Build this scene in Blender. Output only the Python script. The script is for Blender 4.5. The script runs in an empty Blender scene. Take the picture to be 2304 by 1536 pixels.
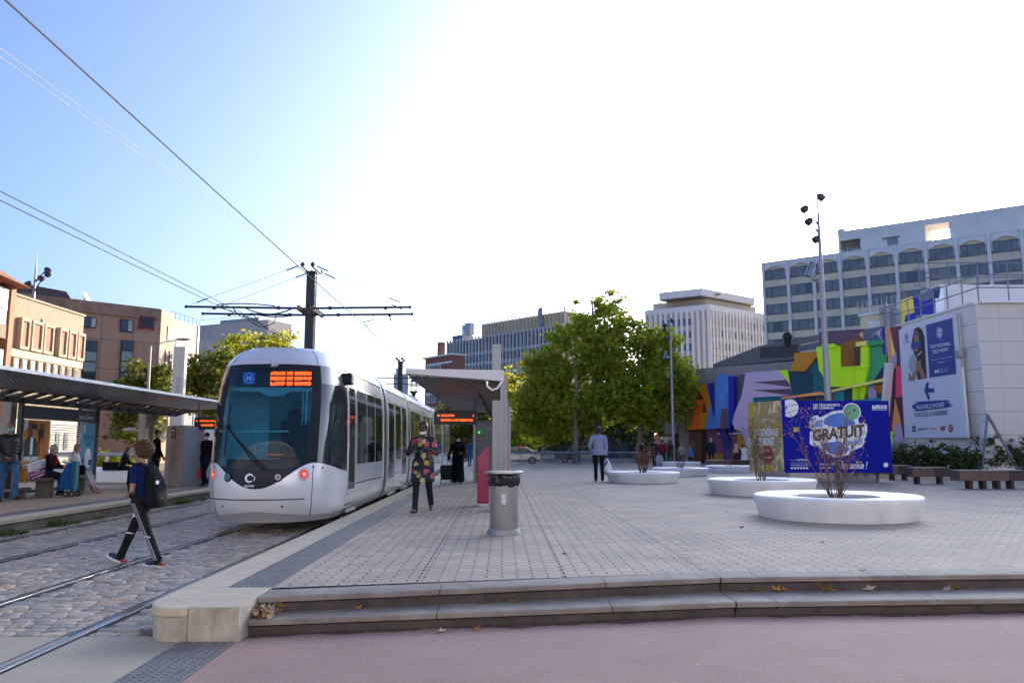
import bpy, math, random
import numpy as np
from mathutils import Vector, Matrix
from mathutils.bvhtree import BVHTree
R = math.radians
PI = math.pi
random.seed(7)
rng = np.random.default_rng(7)
S = bpy.context.scene
COL = S.collection

# ------------------------------------------------------------------ camera
F = 1765.0                       # focal length in photo pixels (photo 2304 x 1536)
PITCH = math.atan(235 / F)
YAW = math.atan(22 / F)
CAMZ = 1.52
cd = bpy.data.cameras.new('camera')
cam = bpy.data.objects.new('camera', cd)
COL.objects.link(cam)
cam.location = (0, 0, CAMZ)
cam.rotation_euler = (R(90) + PITCH, 0, -YAW)
cd.sensor_width = 36.0
cd.lens = F / 2304 * 36.0
cd.clip_start = 0.05
cd.clip_end = 6000
S.camera = cam

# ------------------------------------------------------------------ light
SUN_EL, SUN_AZ = 14.2, 34.3      # azimuth clockwise from +Y
wd = bpy.data.worlds.new('World')
S.world = wd
wd.use_nodes = True
wn = wd.node_tree.nodes
bg = wn['Background']
sky = wn.new('ShaderNodeTexSky')
sky.sky_type = 'NISHITA'
sky.sun_disc = False
sky.sun_elevation = R(SUN_EL)
sky.sun_rotation = R(SUN_AZ)
sky.air_density = 0.6
sky.dust_density = 5.0
sky.ozone_density = 4.2
wd.node_tree.links.new(sky.outputs[0], bg.inputs[0])
bg.inputs[1].default_value = 0.15
sl = bpy.data.lights.new('sun', 'SUN')
sl.energy = 3.2
sl.angle = R(0.5)
sl.color = (1.0, 0.80, 0.58)
sun = bpy.data.objects.new('sun', sl)
COL.objects.link(sun)
sd = Vector((math.sin(R(SUN_AZ)) * math.cos(R(SUN_EL)), math.cos(R(SUN_AZ)) * math.cos(R(SUN_EL)), math.sin(R(SUN_EL))))
sun.rotation_euler = (-sd).to_track_quat('-Z', 'Y').to_euler()
S.view_settings.view_transform = 'Standard'
S.view_settings.look = 'None'
S.view_settings.exposure = 1.58
S.view_settings.gamma = 1.0
S.cycles.max_bounces = 8
S.cycles.transparent_max_bounces = 12
S.cycles.caustics_reflective = False
S.cycles.caustics_refractive = False

# ------------------------------------------------------------------ helpers
CM = Matrix.Translation(cam.location) @ cam.rotation_euler.to_matrix().to_4x4()
CR = CM.to_3x3()
CO = Vector(cam.location)

def ray(px, py):
    return (CR @ Vector(((px - 1152) / F, (768 - py) / F, -1))).normalized()
def at_z(px, py, z):
    d = ray(px, py); t = (z - CO.z) / d.z
    return CO + d * t
def at_y(px, py, y):
    d = ray(px, py); return CO + d * (y / d.y)
def at_x(px, py, x):
    d = ray(px, py); return CO + d * (x / d.x)

class Plane:
    """A real vertical wall plane from P0 (left) to P1 (right), seen from its front."""
    def __init__(s, P0, P1):
        s.p = Vector((P0[0], P0[1], 0)); d = Vector((P1[0], P1[1], 0)) - s.p
        s.len = d.length; s.d = d.normalized()
        s.n = Vector((s.d.y, -s.d.x, 0))
    def hit(s, px, py, off=0.0):
        r = ray(px, py); t = (s.p - CO).dot(s.n) / r.dot(s.n)
        return CO + r * t + s.n * off
    def at(s, u, z, off=0.0):
        return s.p + s.d * u + Vector((0, 0, z)) + s.n * off

def wm(o):
    m = Matrix.Translation(o.location) @ o.rotation_euler.to_matrix().to_4x4()
    return wm(o.parent) @ m if o.parent else m

class MB:
    def __init__(s): s.v = []; s.f = []; s.m = []
    def add(s, vs, fs, m=0):
        b = len(s.v)
        s.v += [(float(v[0]), float(v[1]), float(v[2])) for v in vs]
        s.f += [tuple(i + b for i in f) for f in fs]
        s.m += [m] * len(fs)
        return s
    def box(s, x0, x1, y0, y1, z0, z1, m=0):
        return s.add([(x0,y0,z0),(x1,y0,z0),(x1,y1,z0),(x0,y1,z0),(x0,y0,z1),(x1,y0,z1),(x1,y1,z1),(x0,y1,z1)],
              [(3,2,1,0),(4,5,6,7),(0,1,5,4),(1,2,6,5),(2,3,7,6),(3,0,4,7)], m)
    def obox(s, c, sx, sy, sz, M=None, m=0):
        M = M or Matrix.Identity(3); c = Vector(c)
        vs = [c + M @ Vector((a*sx/2, b*sy/2, d*sz/2)) for d in (-1,1) for (a,b) in ((-1,-1),(1,-1),(1,1),(-1,1))]
        return s.add(vs, [(3,2,1,0),(4,5,6,7),(0,1,5,4),(1,2,6,5),(2,3,7,6),(3,0,4,7)], m)
    def bar(s, a, b, w, h, m=0):
        a = Vector(a); b = Vector(b); d = b - a; L = d.length; d.normalize()
        up = Vector((0,0,1)) if abs(d.z) < .95 else Vector((0,1,0))
        sx = d.cross(up).normalized(); uz = sx.cross(d)
        vs = []
        for p in (a, b):
            for i, j in ((-1,-1),(1,-1),(1,1),(-1,1)):
                vs.append(p + sx*(i*w/2) + uz*(j*h/2))
        return s.add(vs, [(0,1,2,3),(7,6,5,4),(0,4,5,1),(1,5,6,2),(2,6,7,3),(3,7,4,0)], m)
    def poly(s, pts, vec, m=0):
        n = len(pts); v = Vector(vec)
        pts = [Vector(p) for p in pts]
        nr = Vector((0,0,0))
        for i in range(n): nr += pts[i].cross(pts[(i+1) % n])
        if nr.dot(v) < 0: pts = pts[::-1]
        vs = pts + [p + v for p in pts]
        fs = [tuple(range(n))[::-1], tuple(range(n, 2*n))] + [(i, (i+1) % n, (i+1) % n + n, i+n) for i in range(n)]
        return s.add(vs, fs, m)
    def prism(s, poly, z0, z1, m=0):
        return s.poly([(p[0], p[1], z0) for p in poly], (0,0,z1-z0), m)
    def sheet(s, poly, z, m=0):
        pts = [(p[0], p[1], z) for p in poly]
        a = sum(pts[i][0]*pts[(i+1)%len(pts)][1]-pts[(i+1)%len(pts)][0]*pts[i][1] for i in range(len(pts)))
        if a < 0: pts = pts[::-1]
        return s.add(pts, [tuple(range(len(pts)))], m)
    def loft(s, rings, m=0, cap=True, closed=True):
        n = len(rings[0]); vs = [p for r in rings for p in r]; fs = []
        for i in range(len(rings)-1):
            for j in range(n if closed else n-1):
                k = (j+1) % n
                fs.append((i*n+j, i*n+k, (i+1)*n+k, (i+1)*n+j))
        if cap and closed:
            fs.append(tuple(range(n))[::-1]); fs.append(tuple(range((len(rings)-1)*n, len(rings)*n)))
        return s.add(vs, fs, m)
    def tube(s, path, r, n=8, m=0):
        path = [Vector(p) for p in path]; k = len(path)
        rs = r if isinstance(r, (list, tuple)) else [r]*k
        rings = []; prev = None
        for i, p in enumerate(path):
            t = (path[min(i+1,k-1)] - path[max(i-1,0)]).normalized()
            if prev is None:
                ref = Vector((0,0,1)) if abs(t.z) < .9 else Vector((1,0,0))
                a = t.cross(ref).normalized()
            else:
                a = (prev - t*prev.dot(t)).normalized()
            prev = a; b = t.cross(a)
            rings.append([p + (a*math.cos(2*PI*j/n) + b*math.sin(2*PI*j/n))*rs[i] for j in range(n)])
        return s.loft(rings, m)
    def lathe(s, prof, n=32, c=(0,0,0), m=0, cap=True):
        rings = [[(c[0]+r*math.cos(2*PI*j/n), c[1]+r*math.sin(2*PI*j/n), c[2]+z) for j in range(n)] for r, z in prof]
        return s.loft(rings, m, cap)
    def ball(s, c, r, nu=12, nv=8, m=0, M=None):
        if not isinstance(r, (list, tuple)): r = (r, r, r)
        M = M or Matrix.Identity(3); c = Vector(c); rings = []
        for i in range(nv+1):
            a = -PI/2 + PI*(i*.98+.01*nv)/nv
            rings.append([c + M @ Vector((r[0]*math.cos(a)*math.cos(2*PI*j/nu), r[1]*math.cos(a)*math.sin(2*PI*j/nu), r[2]*math.sin(a))) for j in range(nu)])
        return s.loft(rings, m)
    def disc(s, c, nrm, r, th=.01, n=20, m=0):
        c = Vector(c); nrm = Vector(nrm).normalized()
        ref = Vector((0,0,1)) if abs(nrm.z) < .9 else Vector((1,0,0))
        a = ref.cross(nrm).normalized(); b = nrm.cross(a)
        return s.poly([c + (a*math.cos(2*PI*j/n) + b*math.sin(2*PI*j/n))*r for j in range(n)], nrm*th, m)
    def text(s, string, o, ux, uy, w, h, m=0, bold=0.0, shear=0.0):
        """Text mesh stretched to w x h (its bounding box), lower left at o."""
        V, Fc = text_mesh(string, bold, shear)
        o = Vector(o); ux = Vector(ux).normalized(); uy = Vector(uy).normalized()
        return s.add([o + ux*(x*w) + uy*(y*h) for x, y in V], Fc, m)
    def build(s, name, mats, parent=None, local=False, smooth=None, bevel=0, at=None, seg=2):
        me = bpy.data.meshes.new(name)
        vs = s.v
        if parent is not None and not local:
            im = np.array(wm(parent).inverted())
            a = np.array(vs, dtype=float).reshape(-1,3)
            vs = (a @ im[:3,:3].T + im[:3,3]).tolist()
        if at is not None:
            vs = [(x-at[0], y-at[1], z-at[2]) for x,y,z in vs]
        me.from_pydata(vs, [], s.f)
        if not isinstance(mats, (list, tuple)): mats = [mats]
        for x in mats: me.materials.append(x)
        if len(mats) > 1: me.polygons.foreach_set('material_index', s.m)
        if smooth:
            me.polygons.foreach_set('use_smooth', [True]*len(me.polygons))
            me.set_sharp_from_angle(angle=R(smooth if smooth is not True else 40))
        me.update()
        o = bpy.data.objects.new(name, me); COL.objects.link(o)
        if parent is not None: o.parent = parent
        if at is not None: o.location = at
        if bevel:
            b = o.modifiers.new('bevel', 'BEVEL'); b.width = bevel; b.segments = seg; b.limit_method = 'ANGLE'; b.angle_limit = R(35)
        return o

_tc = {}
def text_mesh(string, bold, shear):
    key = (string, bold, shear)
    if key not in _tc:
        cu = bpy.data.curves.new('lettering', 'FONT'); cu.body = string; cu.offset = bold; cu.shear = shear
        cu.resolution_u = 3
        ob = bpy.data.objects.new('lettering', cu); COL.objects.link(ob)
        dg = bpy.context.evaluated_depsgraph_get(); dg.update()
        me = bpy.data.meshes.new_from_object(ob.evaluated_get(dg))
        V = np.array([v.co[:2] for v in me.vertices]); Fc = [tuple(p.vertices) for p in me.polygons]
        mn, mx = V.min(0), V.max(0)
        V = (V - mn) / np.maximum(mx - mn, 1e-6)
        bpy.data.objects.remove(ob); bpy.data.meshes.remove(me); bpy.data.curves.remove(cu)
        _tc[key] = (V.tolist(), Fc)
    return _tc[key]

def tag(o, label=None, cat=None, group=None, kind=None):
    if label: o['label'] = label
    if cat: o['category'] = cat
    if group: o['group'] = group
    if kind: o['kind'] = kind
    return o
def thing(name, label, cat, loc=(0,0,0), rz=0.0, group=None):
    o = bpy.data.objects.new(name, None); COL.objects.link(o)
    o.empty_display_size = .2
    o.location = loc; o.rotation_euler = (0, 0, rz)
    return tag(o, label, cat, group)
def copy_tree(o, parent=None, loc=None, rz=None, label=None, scale=None):
    c = o.copy(); COL.objects.link(c)
    if parent is not None: c.parent = parent
    for ch in list(o.children): copy_tree(ch, c)
    if loc is not None: c.location = loc
    if rz is not None: c.rotation_euler = (0, 0, rz)
    if label: c['label'] = label
    if scale: c.scale = scale
    return c
def struct(o): o['kind'] = 'structure'; return o

# ------------------------------------------------------------------ materials
def nd(nt, t, **kw):
    n = nt.nodes.new(t)
    for k, v in kw.items(): setattr(n, k, v)
    return n
def L(nt, a, b): nt.links.new(a, b)
_mc = {}
def mat(name, col, rough=.6, metal=0.0, var=.14, scale=6.0, bump=0.0, bscale=40.0, spec=.5, coat=0.0, dirt=0.0):
    """Principled paint / stone / metal with mottling from two object-space noises."""
    if name in _mc: return _mc[name]
    m = bpy.data.materials.new(name); m.use_nodes = True; nt = m.node_tree
    p = nt.nodes['Principled BSDF']
    tc = nd(nt, 'ShaderNodeTexCoord')
    n1 = nd(nt, 'ShaderNodeTexNoise'); n1.inputs['Scale'].default_value = scale; n1.inputs['Detail'].default_value = 6
    L(nt, tc.outputs['Object'], n1.inputs['Vector'])
    mx = nd(nt, 'ShaderNodeMix', data_type='RGBA')
    mx.inputs[6].default_value = (*[c*(1-var) for c in col], 1)
    mx.inputs[7].default_value = (*[min(1, c*(1+var)) for c in col], 1)
    rp = nd(nt, 'ShaderNodeMapRange'); rp.inputs[1].default_value = .3; rp.inputs[2].default_value = .7
    L(nt, n1.outputs[0], rp.inputs[0]); L(nt, rp.outputs[0], mx.inputs[0])
    out = mx.outputs[2]
    if dirt:
        n3 = nd(nt, 'ShaderNodeTexNoise'); n3.inputs['Scale'].default_value = scale*.35; n3.inputs['Detail'].default_value = 9; n3.inputs['Roughness'].default_value = .72
        mp = nd(nt, 'ShaderNodeMapping'); mp.inputs['Scale'].default_value = (1, 1, .3)
        L(nt, tc.outputs['Object'], mp.inputs[0]); L(nt, mp.outputs[0], n3.inputs['Vector'])
        r3 = nd(nt, 'ShaderNodeMapRange'); r3.inputs[1].default_value = .5; r3.inputs[2].default_value = .75; r3.inputs[4].default_value = dirt
        L(nt, n3.outputs[0], r3.inputs[0])
        m3 = nd(nt, 'ShaderNodeMix', data_type='RGBA'); m3.inputs[7].default_value = (*[c*.35 for c in col], 1)
        L(nt, r3.outputs[0], m3.inputs[0]); L(nt, out, m3.inputs[6]); out = m3.outputs[2]
    L(nt, out, p.inputs['Base Color'])
    p.inputs['Roughness'].default_value = rough; p.inputs['Metallic'].default_value = metal
    p.inputs['Specular IOR Level'].default_value = spec
    if coat:
        p.inputs['Coat Weight'].default_value = coat; p.inputs['Coat Roughness'].default_value = .06
    if bump:
        n2 = nd(nt, 'ShaderNodeTexNoise'); n2.inputs['Scale'].default_value = bscale; n2.inputs['Detail'].default_value = 5
        L(nt, tc.outputs['Object'], n2.inputs['Vector'])
        b = nd(nt, 'ShaderNodeBump'); b.inputs['Strength'].default_value = bump; b.inputs['Distance'].default_value = .01
        L(nt, n2.outputs[0], b.inputs['Height']); L(nt, b.outputs[0], p.inputs['Normal'])
    _mc[name] = m
    return m
def emit(name, col, strength):
    if name in _mc: return _mc[name]
    m = bpy.data.materials.new(name); m.use_nodes = True
    p = m.node_tree.nodes['Principled BSDF']
    p.inputs['Base Color'].default_value = (*[c*.3 for c in col], 1)
    p.inputs['Emission Color'].default_value = (*col, 1); p.inputs['Emission Strength'].default_value = strength
    _mc[name] = m; return m
def glass(name, tint, refl=.06, clear=.6):
    """Tinted see-through pane: transparent by `clear`, dark body for the rest, fresnel gloss on top."""
    if name in _mc: return _mc[name]
    m = bpy.data.materials.new(name); m.use_nodes = True; nt = m.node_tree
    nt.nodes.remove(nt.nodes['Principled BSDF'])
    out = nt.nodes['Material Output']
    tr = nd(nt, 'ShaderNodeBsdfTransparent'); tr.inputs[0].default_value = (*[min(1, c) for c in tint], 1)
    df = nd(nt, 'ShaderNodeBsdfDiffuse'); df.inputs[0].default_value = (*[c*.12 for c in tint], 1)
    m1 = nd(nt, 'ShaderNodeMixShader'); m1.inputs[0].default_value = clear
    L(nt, df.outputs[0], m1.inputs[1]); L(nt, tr.outputs[0], m1.inputs[2])
    gl = nd(nt, 'ShaderNodeBsdfGlossy'); gl.inputs['Roughness'].default_value = .03
    fr = nd(nt, 'ShaderNodeFresnel'); fr.inputs[0].default_value = 1.5
    ad = nd(nt, 'ShaderNodeMath', operation='ADD'); ad.inputs[1].default_value = refl; ad.use_clamp = True
    L(nt, fr.outputs[0], ad.inputs[0])
    ge_ = nd(nt, 'ShaderNodeNewGeometry'); sb = nd(nt, 'ShaderNodeMath', operation='SUBTRACT'); sb.inputs[0].default_value = 1; L(nt, ge_.outputs['Backfacing'], sb.inputs[1])
    mu = nd(nt, 'ShaderNodeMath', operation='MULTIPLY'); L(nt, ad.outputs[0], mu.inputs[0]); L(nt, sb.outputs[0], mu.inputs[1])
    m2 = nd(nt, 'ShaderNodeMixShader'); L(nt, mu.outputs[0], m2.inputs[0]); L(nt, m1.outputs[0], m2.inputs[1]); L(nt, gl.outputs[0], m2.inputs[2])
    L(nt, m2.outputs[0], out.inputs[0])
    _mc[name] = m; return m

def leafmat(name, cols, trans=.45, rough=.55):
    """Leaf faces: colour per leaf from Random Per Island, part translucent."""
    if name in _mc: return _mc[name]
    m = bpy.data.materials.new(name); m.use_nodes = True; nt = m.node_tree
    p = nt.nodes['Principled BSDF']; out = nt.nodes['Material Output']
    g = nd(nt, 'ShaderNodeNewGeometry')
    cr = nd(nt, 'ShaderNodeValToRGB'); e = cr.color_ramp
    while len(e.elements) < len(cols): e.elements.new(.5)
    for i, c in enumerate(cols):
        e.elements[i].position = i/max(1, len(cols)-1); e.elements[i].color = (*c, 1)
    L(nt, g.outputs['Random Per Island'], cr.inputs[0])
    L(nt, cr.outputs[0], p.inputs['Base Color']); p.inputs['Roughness'].default_value = rough; p.inputs['Specular IOR Level'].default_value = .3
    t = nd(nt, 'ShaderNodeBsdfTranslucent')
    hs = nd(nt, 'ShaderNodeHueSaturation'); hs.inputs['Value'].default_value = 1.8; hs.inputs['Hue'].default_value = .485
    L(nt, cr.outputs[0], hs.inputs['Color']); L(nt, hs.outputs[0], t.inputs[0])
    mx = nd(nt, 'ShaderNodeMixShader'); mx.inputs[0].default_value = trans
    L(nt, p.outputs[0], mx.inputs[1]); L(nt, t.outputs[0], mx.inputs[2]); L(nt, mx.outputs[0], out.inputs[0])
    _mc[name] = m; return m

STEEL = mat('brushed_steel', (.36,.37,.40), .38, .85, .1, 3)
DSTEEL = mat('dark_grey_steel', (.10,.105,.115), .5, .3, .15, 4)
BLACK = mat('black_paint', (.012,.013,.015), .45)
MAST = mat('dark_green_grey_paint', (.012,.016,.02), .6, 0, .15, 5)
LPOLE = mat('grey_pole_paint', (.30,.31,.33), .45, .4, .08, 4)
WHITE = mat('white_paint', (.84,.82,.78), .4, 0, .04, 3)
RUBBER = mat('rubber', (.02,.02,.02), .8)
DGLASS = mat('dark_window_glass', (.018,.022,.028), .06, 0, .2, 2, spec=.9)
# ================================================================== SETTING
PZ = 0.26                      # platform and plaza level above the rails
RAILS = (-3.44, -4.875, -6.69, -8.125)

def math_n(nt, op, a, b=None, c=None):
    n = nd(nt, 'ShaderNodeMath', operation=op)
    for i, x in enumerate((a, b, c)):
        if x is None: continue
        if hasattr(x, 'is_output') or hasattr(x, 'links'): L(nt, x, n.inputs[i])
        else: n.inputs[i].default_value = x
    return n.outputs[0]

def paving_mat(name, col, px, py, dots=True, sheen=.75):
    m = bpy.data.materials.new(name); m.use_nodes = True; nt = m.node_tree; p = nt.nodes['Principled BSDF']
    tc = nd(nt, 'ShaderNodeTexCoord'); sp = nd(nt, 'ShaderNodeSeparateXYZ'); L(nt, tc.outputs['Object'], sp.inputs[0])
    X, Y = sp.outputs[0], sp.outputs[1]
    fy = math_n(nt, 'DIVIDE', Y, py); ry = math_n(nt, 'FLOOR', fy); cy = math_n(nt, 'FRACT', fy)
    fx = math_n(nt, 'ADD', math_n(nt, 'DIVIDE', X, px), math_n(nt, 'MULTIPLY', math_n(nt, 'FLOORED_MODULO', ry, 2.0), 0.5)); rx = math_n(nt, 'FLOOR', fx); cx = math_n(nt, 'FRACT', fx)
    cmb = nd(nt, 'ShaderNodeCombineXYZ'); L(nt, rx, cmb.inputs[0]); L(nt, ry, cmb.inputs[1])
    wn_ = nd(nt, 'ShaderNodeTexWhiteNoise', noise_dimensions='2D'); L(nt, cmb.outputs[0], wn_.inputs[0])
    # large scale wear + fine grain
    n1 = nd(nt, 'ShaderNodeTexNoise'); n1.inputs['Scale'].default_value = .7; n1.inputs['Detail'].default_value = 7; n1.inputs['Roughness'].default_value = .62; L(nt, tc.outputs['Object'], n1.inputs['Vector'])
    n2 = nd(nt, 'ShaderNodeTexNoise'); n2.inputs['Scale'].default_value = 55; n2.inputs['Detail'].default_value = 4; L(nt, tc.outputs['Object'], n2.inputs['Vector'])
    val = math_n(nt, 'ADD', math_n(nt, 'MULTIPLY', wn_.outputs[0], .26), math_n(nt, 'ADD', math_n(nt, 'MULTIPLY', n1.outputs[0], .95), math_n(nt, 'MULTIPLY', n2.outputs[0], .25)))
    fac = math_n(nt, 'ADD', math_n(nt, 'MULTIPLY', val, .75), .46)
    wc = nd(nt, 'ShaderNodeMix', data_type='RGBA'); wc.inputs[6].default_value = (*col, 1); wc.inputs[7].default_value = (col[0]*1.06, col[1]*.97, col[2]*.93, 1)
    L(nt, wn_.outputs[0], wc.inputs[0])
    vm = nd(nt, 'ShaderNodeMix', data_type='RGBA', blend_type='MULTIPLY'); vm.inputs[0].default_value = 1
    cf = nd(nt, 'ShaderNodeCombineXYZ')
    for i in range(3): L(nt, fac, cf.inputs[i])
    L(nt, wc.outputs[2], vm.inputs[6]); L(nt, cf.outputs[0], vm.inputs[7])
    # joints
    line = math_n(nt, 'LESS_THAN', math_n(nt, 'ABSOLUTE', math_n(nt, 'SUBTRACT', cy, .5)), .5 - .006/py)
    line = math_n(nt, 'SUBTRACT', 1.0, line)
    n4 = nd(nt, 'ShaderNodeTexNoise'); n4.inputs['Scale'].default_value = 1.9; L(nt, tc.outputs['Object'], n4.inputs['Vector'])
    line = math_n(nt, 'MULTIPLY', line, math_n(nt, 'ADD', .4, math_n(nt, 'MULTIPLY', n4.outputs[0], .6)))
    jx = math_n(nt, 'GREATER_THAN', math_n(nt, 'ABSOLUTE', math_n(nt, 'SUBTRACT', cx, .5)), .5 - .005/px)
    dark = math_n(nt, 'MAXIMUM', line, math_n(nt, 'MULTIPLY', jx, .25))
    if dots:
        # drainage slots at the half joints, and two dashed expansion lines along the track direction
        dx = math_n(nt, 'FRACT', math_n(nt, 'DIVIDE', X, px*.5))
        d1 = math_n(nt, 'GREATER_THAN', math_n(nt, 'ABSOLUTE', math_n(nt, 'SUBTRACT', dx, .5)), .5 - .012/(px*.5))
        d2 = math_n(nt, 'LESS_THAN', math_n(nt, 'ABSOLUTE', math_n(nt, 'SUBTRACT', cy, .5)), .16)
        c5 = nd(nt, 'ShaderNodeCombineXYZ'); L(nt, math_n(nt, 'FLOOR', math_n(nt, 'ADD', math_n(nt, 'DIVIDE', X, px*.5), .5)), c5.inputs[0]); L(nt, ry, c5.inputs[1])
        w5 = nd(nt, 'ShaderNodeTexWhiteNoise', noise_dimensions='2D'); L(nt, c5.outputs[0], w5.inputs[0])
        d = math_n(nt, 'MULTIPLY', math_n(nt, 'MULTIPLY', d1, d2), math_n(nt, 'ADD', .5, math_n(nt, 'MULTIPLY', w5.outputs[0], .45)))
        dark = math_n(nt, 'MAXIMUM', dark, d)
        for xl in (-.80, .62, 2.05):
            e1 = math_n(nt, 'LESS_THAN', math_n(nt, 'ABSOLUTE', math_n(nt, 'SUBTRACT', X, xl)), .010)
            e2 = math_n(nt, 'LESS_THAN', math_n(nt, 'ABSOLUTE', math_n(nt, 'SUBTRACT', cy, .5)), .3)
            dark = math_n(nt, 'MAXIMUM', dark, math_n(nt, 'MULTIPLY', math_n(nt, 'MULTIPLY', e1, e2), .92))
    md = nd(nt, 'ShaderNodeMix', data_type='RGBA'); md.inputs[7].default_value = (.035,.033,.035,1)
    L(nt, dark, md.inputs[0]); L(nt, vm.outputs[2], md.inputs[6]); L(nt, md.outputs[2], p.inputs['Base Color'])
    p.inputs['Roughness'].default_value = sheen; p.inputs['Specular IOR Level'].default_value = .2
    b = nd(nt, 'ShaderNodeBump'); b.inputs['Strength'].default_value = .45; b.inputs['Distance'].default_value = .006
    L(nt, math_n(nt, 'SUBTRACT', math_n(nt, 'MULTIPLY', n2.outputs[0], .4), dark), b.inputs['Height']); L(nt, b.outputs[0], p.inputs['Normal'])
    _mc[name] = m; return m

def asphalt_mat(name, col, chips, rough=.8):
    m = bpy.data.materials.new(name); m.use_nodes = True; nt = m.node_tree; p = nt.nodes['Principled BSDF']
    tc = nd(nt, 'ShaderNodeTexCoord'); v = tc.outputs['Object']
    n1 = nd(nt, 'ShaderNodeTexNoise'); n1.inputs['Scale'].default_value = 1.1; n1.inputs['Detail'].default_value = 8; n1.inputs['Roughness'].default_value = .65; L(nt, v, n1.inputs['Vector'])
    n2 = nd(nt, 'ShaderNodeTexNoise'); n2.inputs['Scale'].default_value = 160; n2.inputs['Detail'].default_value = 3; L(nt, v, n2.inputs['Vector'])
    vo = nd(nt, 'ShaderNodeTexVoronoi'); vo.inputs['Scale'].default_value = 95; L(nt, v, vo.inputs['Vector'])
    sc = nd(nt, 'ShaderNodeSeparateColor'); L(nt, vo.outputs['Color'], sc.inputs[0])
    chip = math_n(nt, 'MULTIPLY', math_n(nt, 'GREATER_THAN', sc.outputs[0], chips), math_n(nt, 'LESS_THAN', vo.outputs['Distance'], .32))
    fac = math_n(nt, 'ADD', .49, math_n(nt, 'ADD', math_n(nt, 'MULTIPLY', n1.outputs[0], .60), math_n(nt, 'MULTIPLY', n2.outputs[0], .45)))
    cf = nd(nt, 'ShaderNodeCombineXYZ')
    for i in range(3): L(nt, fac, cf.inputs[i])
    vm = nd(nt, 'ShaderNodeMix', data_type='RGBA', blend_type='MULTIPLY'); vm.inputs[0].default_value = 1
    vm.inputs[6].default_value = (*col, 1); L(nt, cf.outputs[0], vm.inputs[7])
    mc = nd(nt, 'ShaderNodeMix', data_type='RGBA'); mc.inputs[7].default_value = (.5,.5,.52,1)
    L(nt, math_n(nt, 'MULTIPLY', chip, .7), mc.inputs[0]); L(nt, vm.outputs[2], mc.inputs[6])
    # trodden pale blotches (old chewing gum) with a shape of their own
    v2 = nd(nt, 'ShaderNodeTexVoronoi'); v2.inputs['Scale'].default_value = 5.5; L(nt, v, v2.inputs['Vector'])
    s2 = nd(nt, 'ShaderNodeSeparateColor'); L(nt, v2.outputs['Color'], s2.inputs[0])
    gum = math_n(nt, 'MULTIPLY', math_n(nt, 'GREATER_THAN', s2.outputs[1], .62), math_n(nt, 'LESS_THAN', v2.outputs['Distance'], .10))
    mg = nd(nt, 'ShaderNodeMix', data_type='RGBA'); mg.inputs[7].default_value = (.34,.34,.37,1)
    L(nt, math_n(nt, 'MULTIPLY', gum, .55), mg.inputs[0]); L(nt, mc.outputs[2], mg.inputs[6])
    L(nt, mg.outputs[2], p.inputs['Base Color']); p.inputs['Roughness'].default_value = rough
    b = nd(nt, 'ShaderNodeBump'); b.inputs['Strength'].default_value = .5; b.inputs['Distance'].default_value = .004
    L(nt, math_n(nt, 'ADD', n2.outputs[0], chip), b.inputs['Height']); L(nt, b.outputs[0], p.inputs['Normal'])
    _mc[name] = m; return m

M_TILE = paving_mat('plaza_paving', (.415,.352,.292), .30, .21)
M_TILE2 = paving_mat('platform_paving', (.38,.29,.22), .20, .10, dots=False)
M_ROAD = asphalt_mat('reddish_asphalt', (.32,.198,.158), .80)
M_GROUND = asphalt_mat('grey_asphalt', (.10,.10,.105), .9)
M_APRON = asphalt_mat('exposed_aggregate', (.40,.335,.25), .45)
M_STONE = mat('pale_kerb_stone', (.52,.43,.315), .75, 0, .12, 9, .4, 70)
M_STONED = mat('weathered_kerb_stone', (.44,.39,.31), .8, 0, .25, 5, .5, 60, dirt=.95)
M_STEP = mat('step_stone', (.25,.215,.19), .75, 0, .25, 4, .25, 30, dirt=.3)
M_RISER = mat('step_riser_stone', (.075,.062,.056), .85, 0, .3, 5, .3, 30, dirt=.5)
M_TACT = mat('tactile_slate', (.155,.15,.145), .5, 0, .15, 6, .2, 60)

# ground to the horizon, then the sheets on it
g = MB(); g.sheet([(-2500,-300),(2500,-300),(2500,4000),(-2500,4000)], -.06)
struct(g.build('ground', M_GROUND))
NOSE = [(-2.06,6.62),(2.11,7.31),(14,7.95)]      # lower step edge
NOSE2 = [(-2.06,6.86),(2.17,7.81),(14,8.46)]     # upper step edge
def nosey(poly, x):
    return float(np.interp(x, [p[0] for p in poly], [p[1] for p in poly]))
g = MB(); g.sheet([(-2.08,-12),(40,-12),(40,10.5),(14,8.4),(2.11,7.6),(-2.08,6.9)], 0)
struct(g.build('road', M_ROAD))
g = MB(); g.sheet([(-30,-12),(-2.52,-12),(-2.52,6.62),(-30,6.62)], 0)
struct(g.build('crossing_path', M_APRON))
# tactile strips: slab with real studs
def tactile(x0, x1, y0, y1, z, step=.062):
    b = MB(); b.box(x0, x1, y0, y1, z-.03, z)
    nx = int((x1-x0)/step)
    ny = int((min(y1, 26)-y0)/step)
    n = 6
    for j in range(ny):
        for i in range(nx):
            cx = x0+(i+.5)*(x1-x0)/nx; cy = y0+(j+.5)*step
            if cy < 3.5: continue
            vs = [(cx+.019*math.cos(2*PI*k/n), cy+.019*math.sin(2*PI*k/n), z) for k in range(n)] + [(cx+.012*math.cos(2*PI*k/n), cy+.012*math.sin(2*PI*k/n), z+.006) for k in range(n)]
            b.add(vs, [(k,(k+1)%n,(k+1)%n+n,k+n) for k in range(n)] + [tuple(range(n,2*n))])
    return b.build('tactile_path', M_TACT)
struct(tactile(-2.52, -2.084, -2, 6.5, .004))
struct(tactile(-2.466, -2.064, 7.29, 70, PZ+.004))

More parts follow.
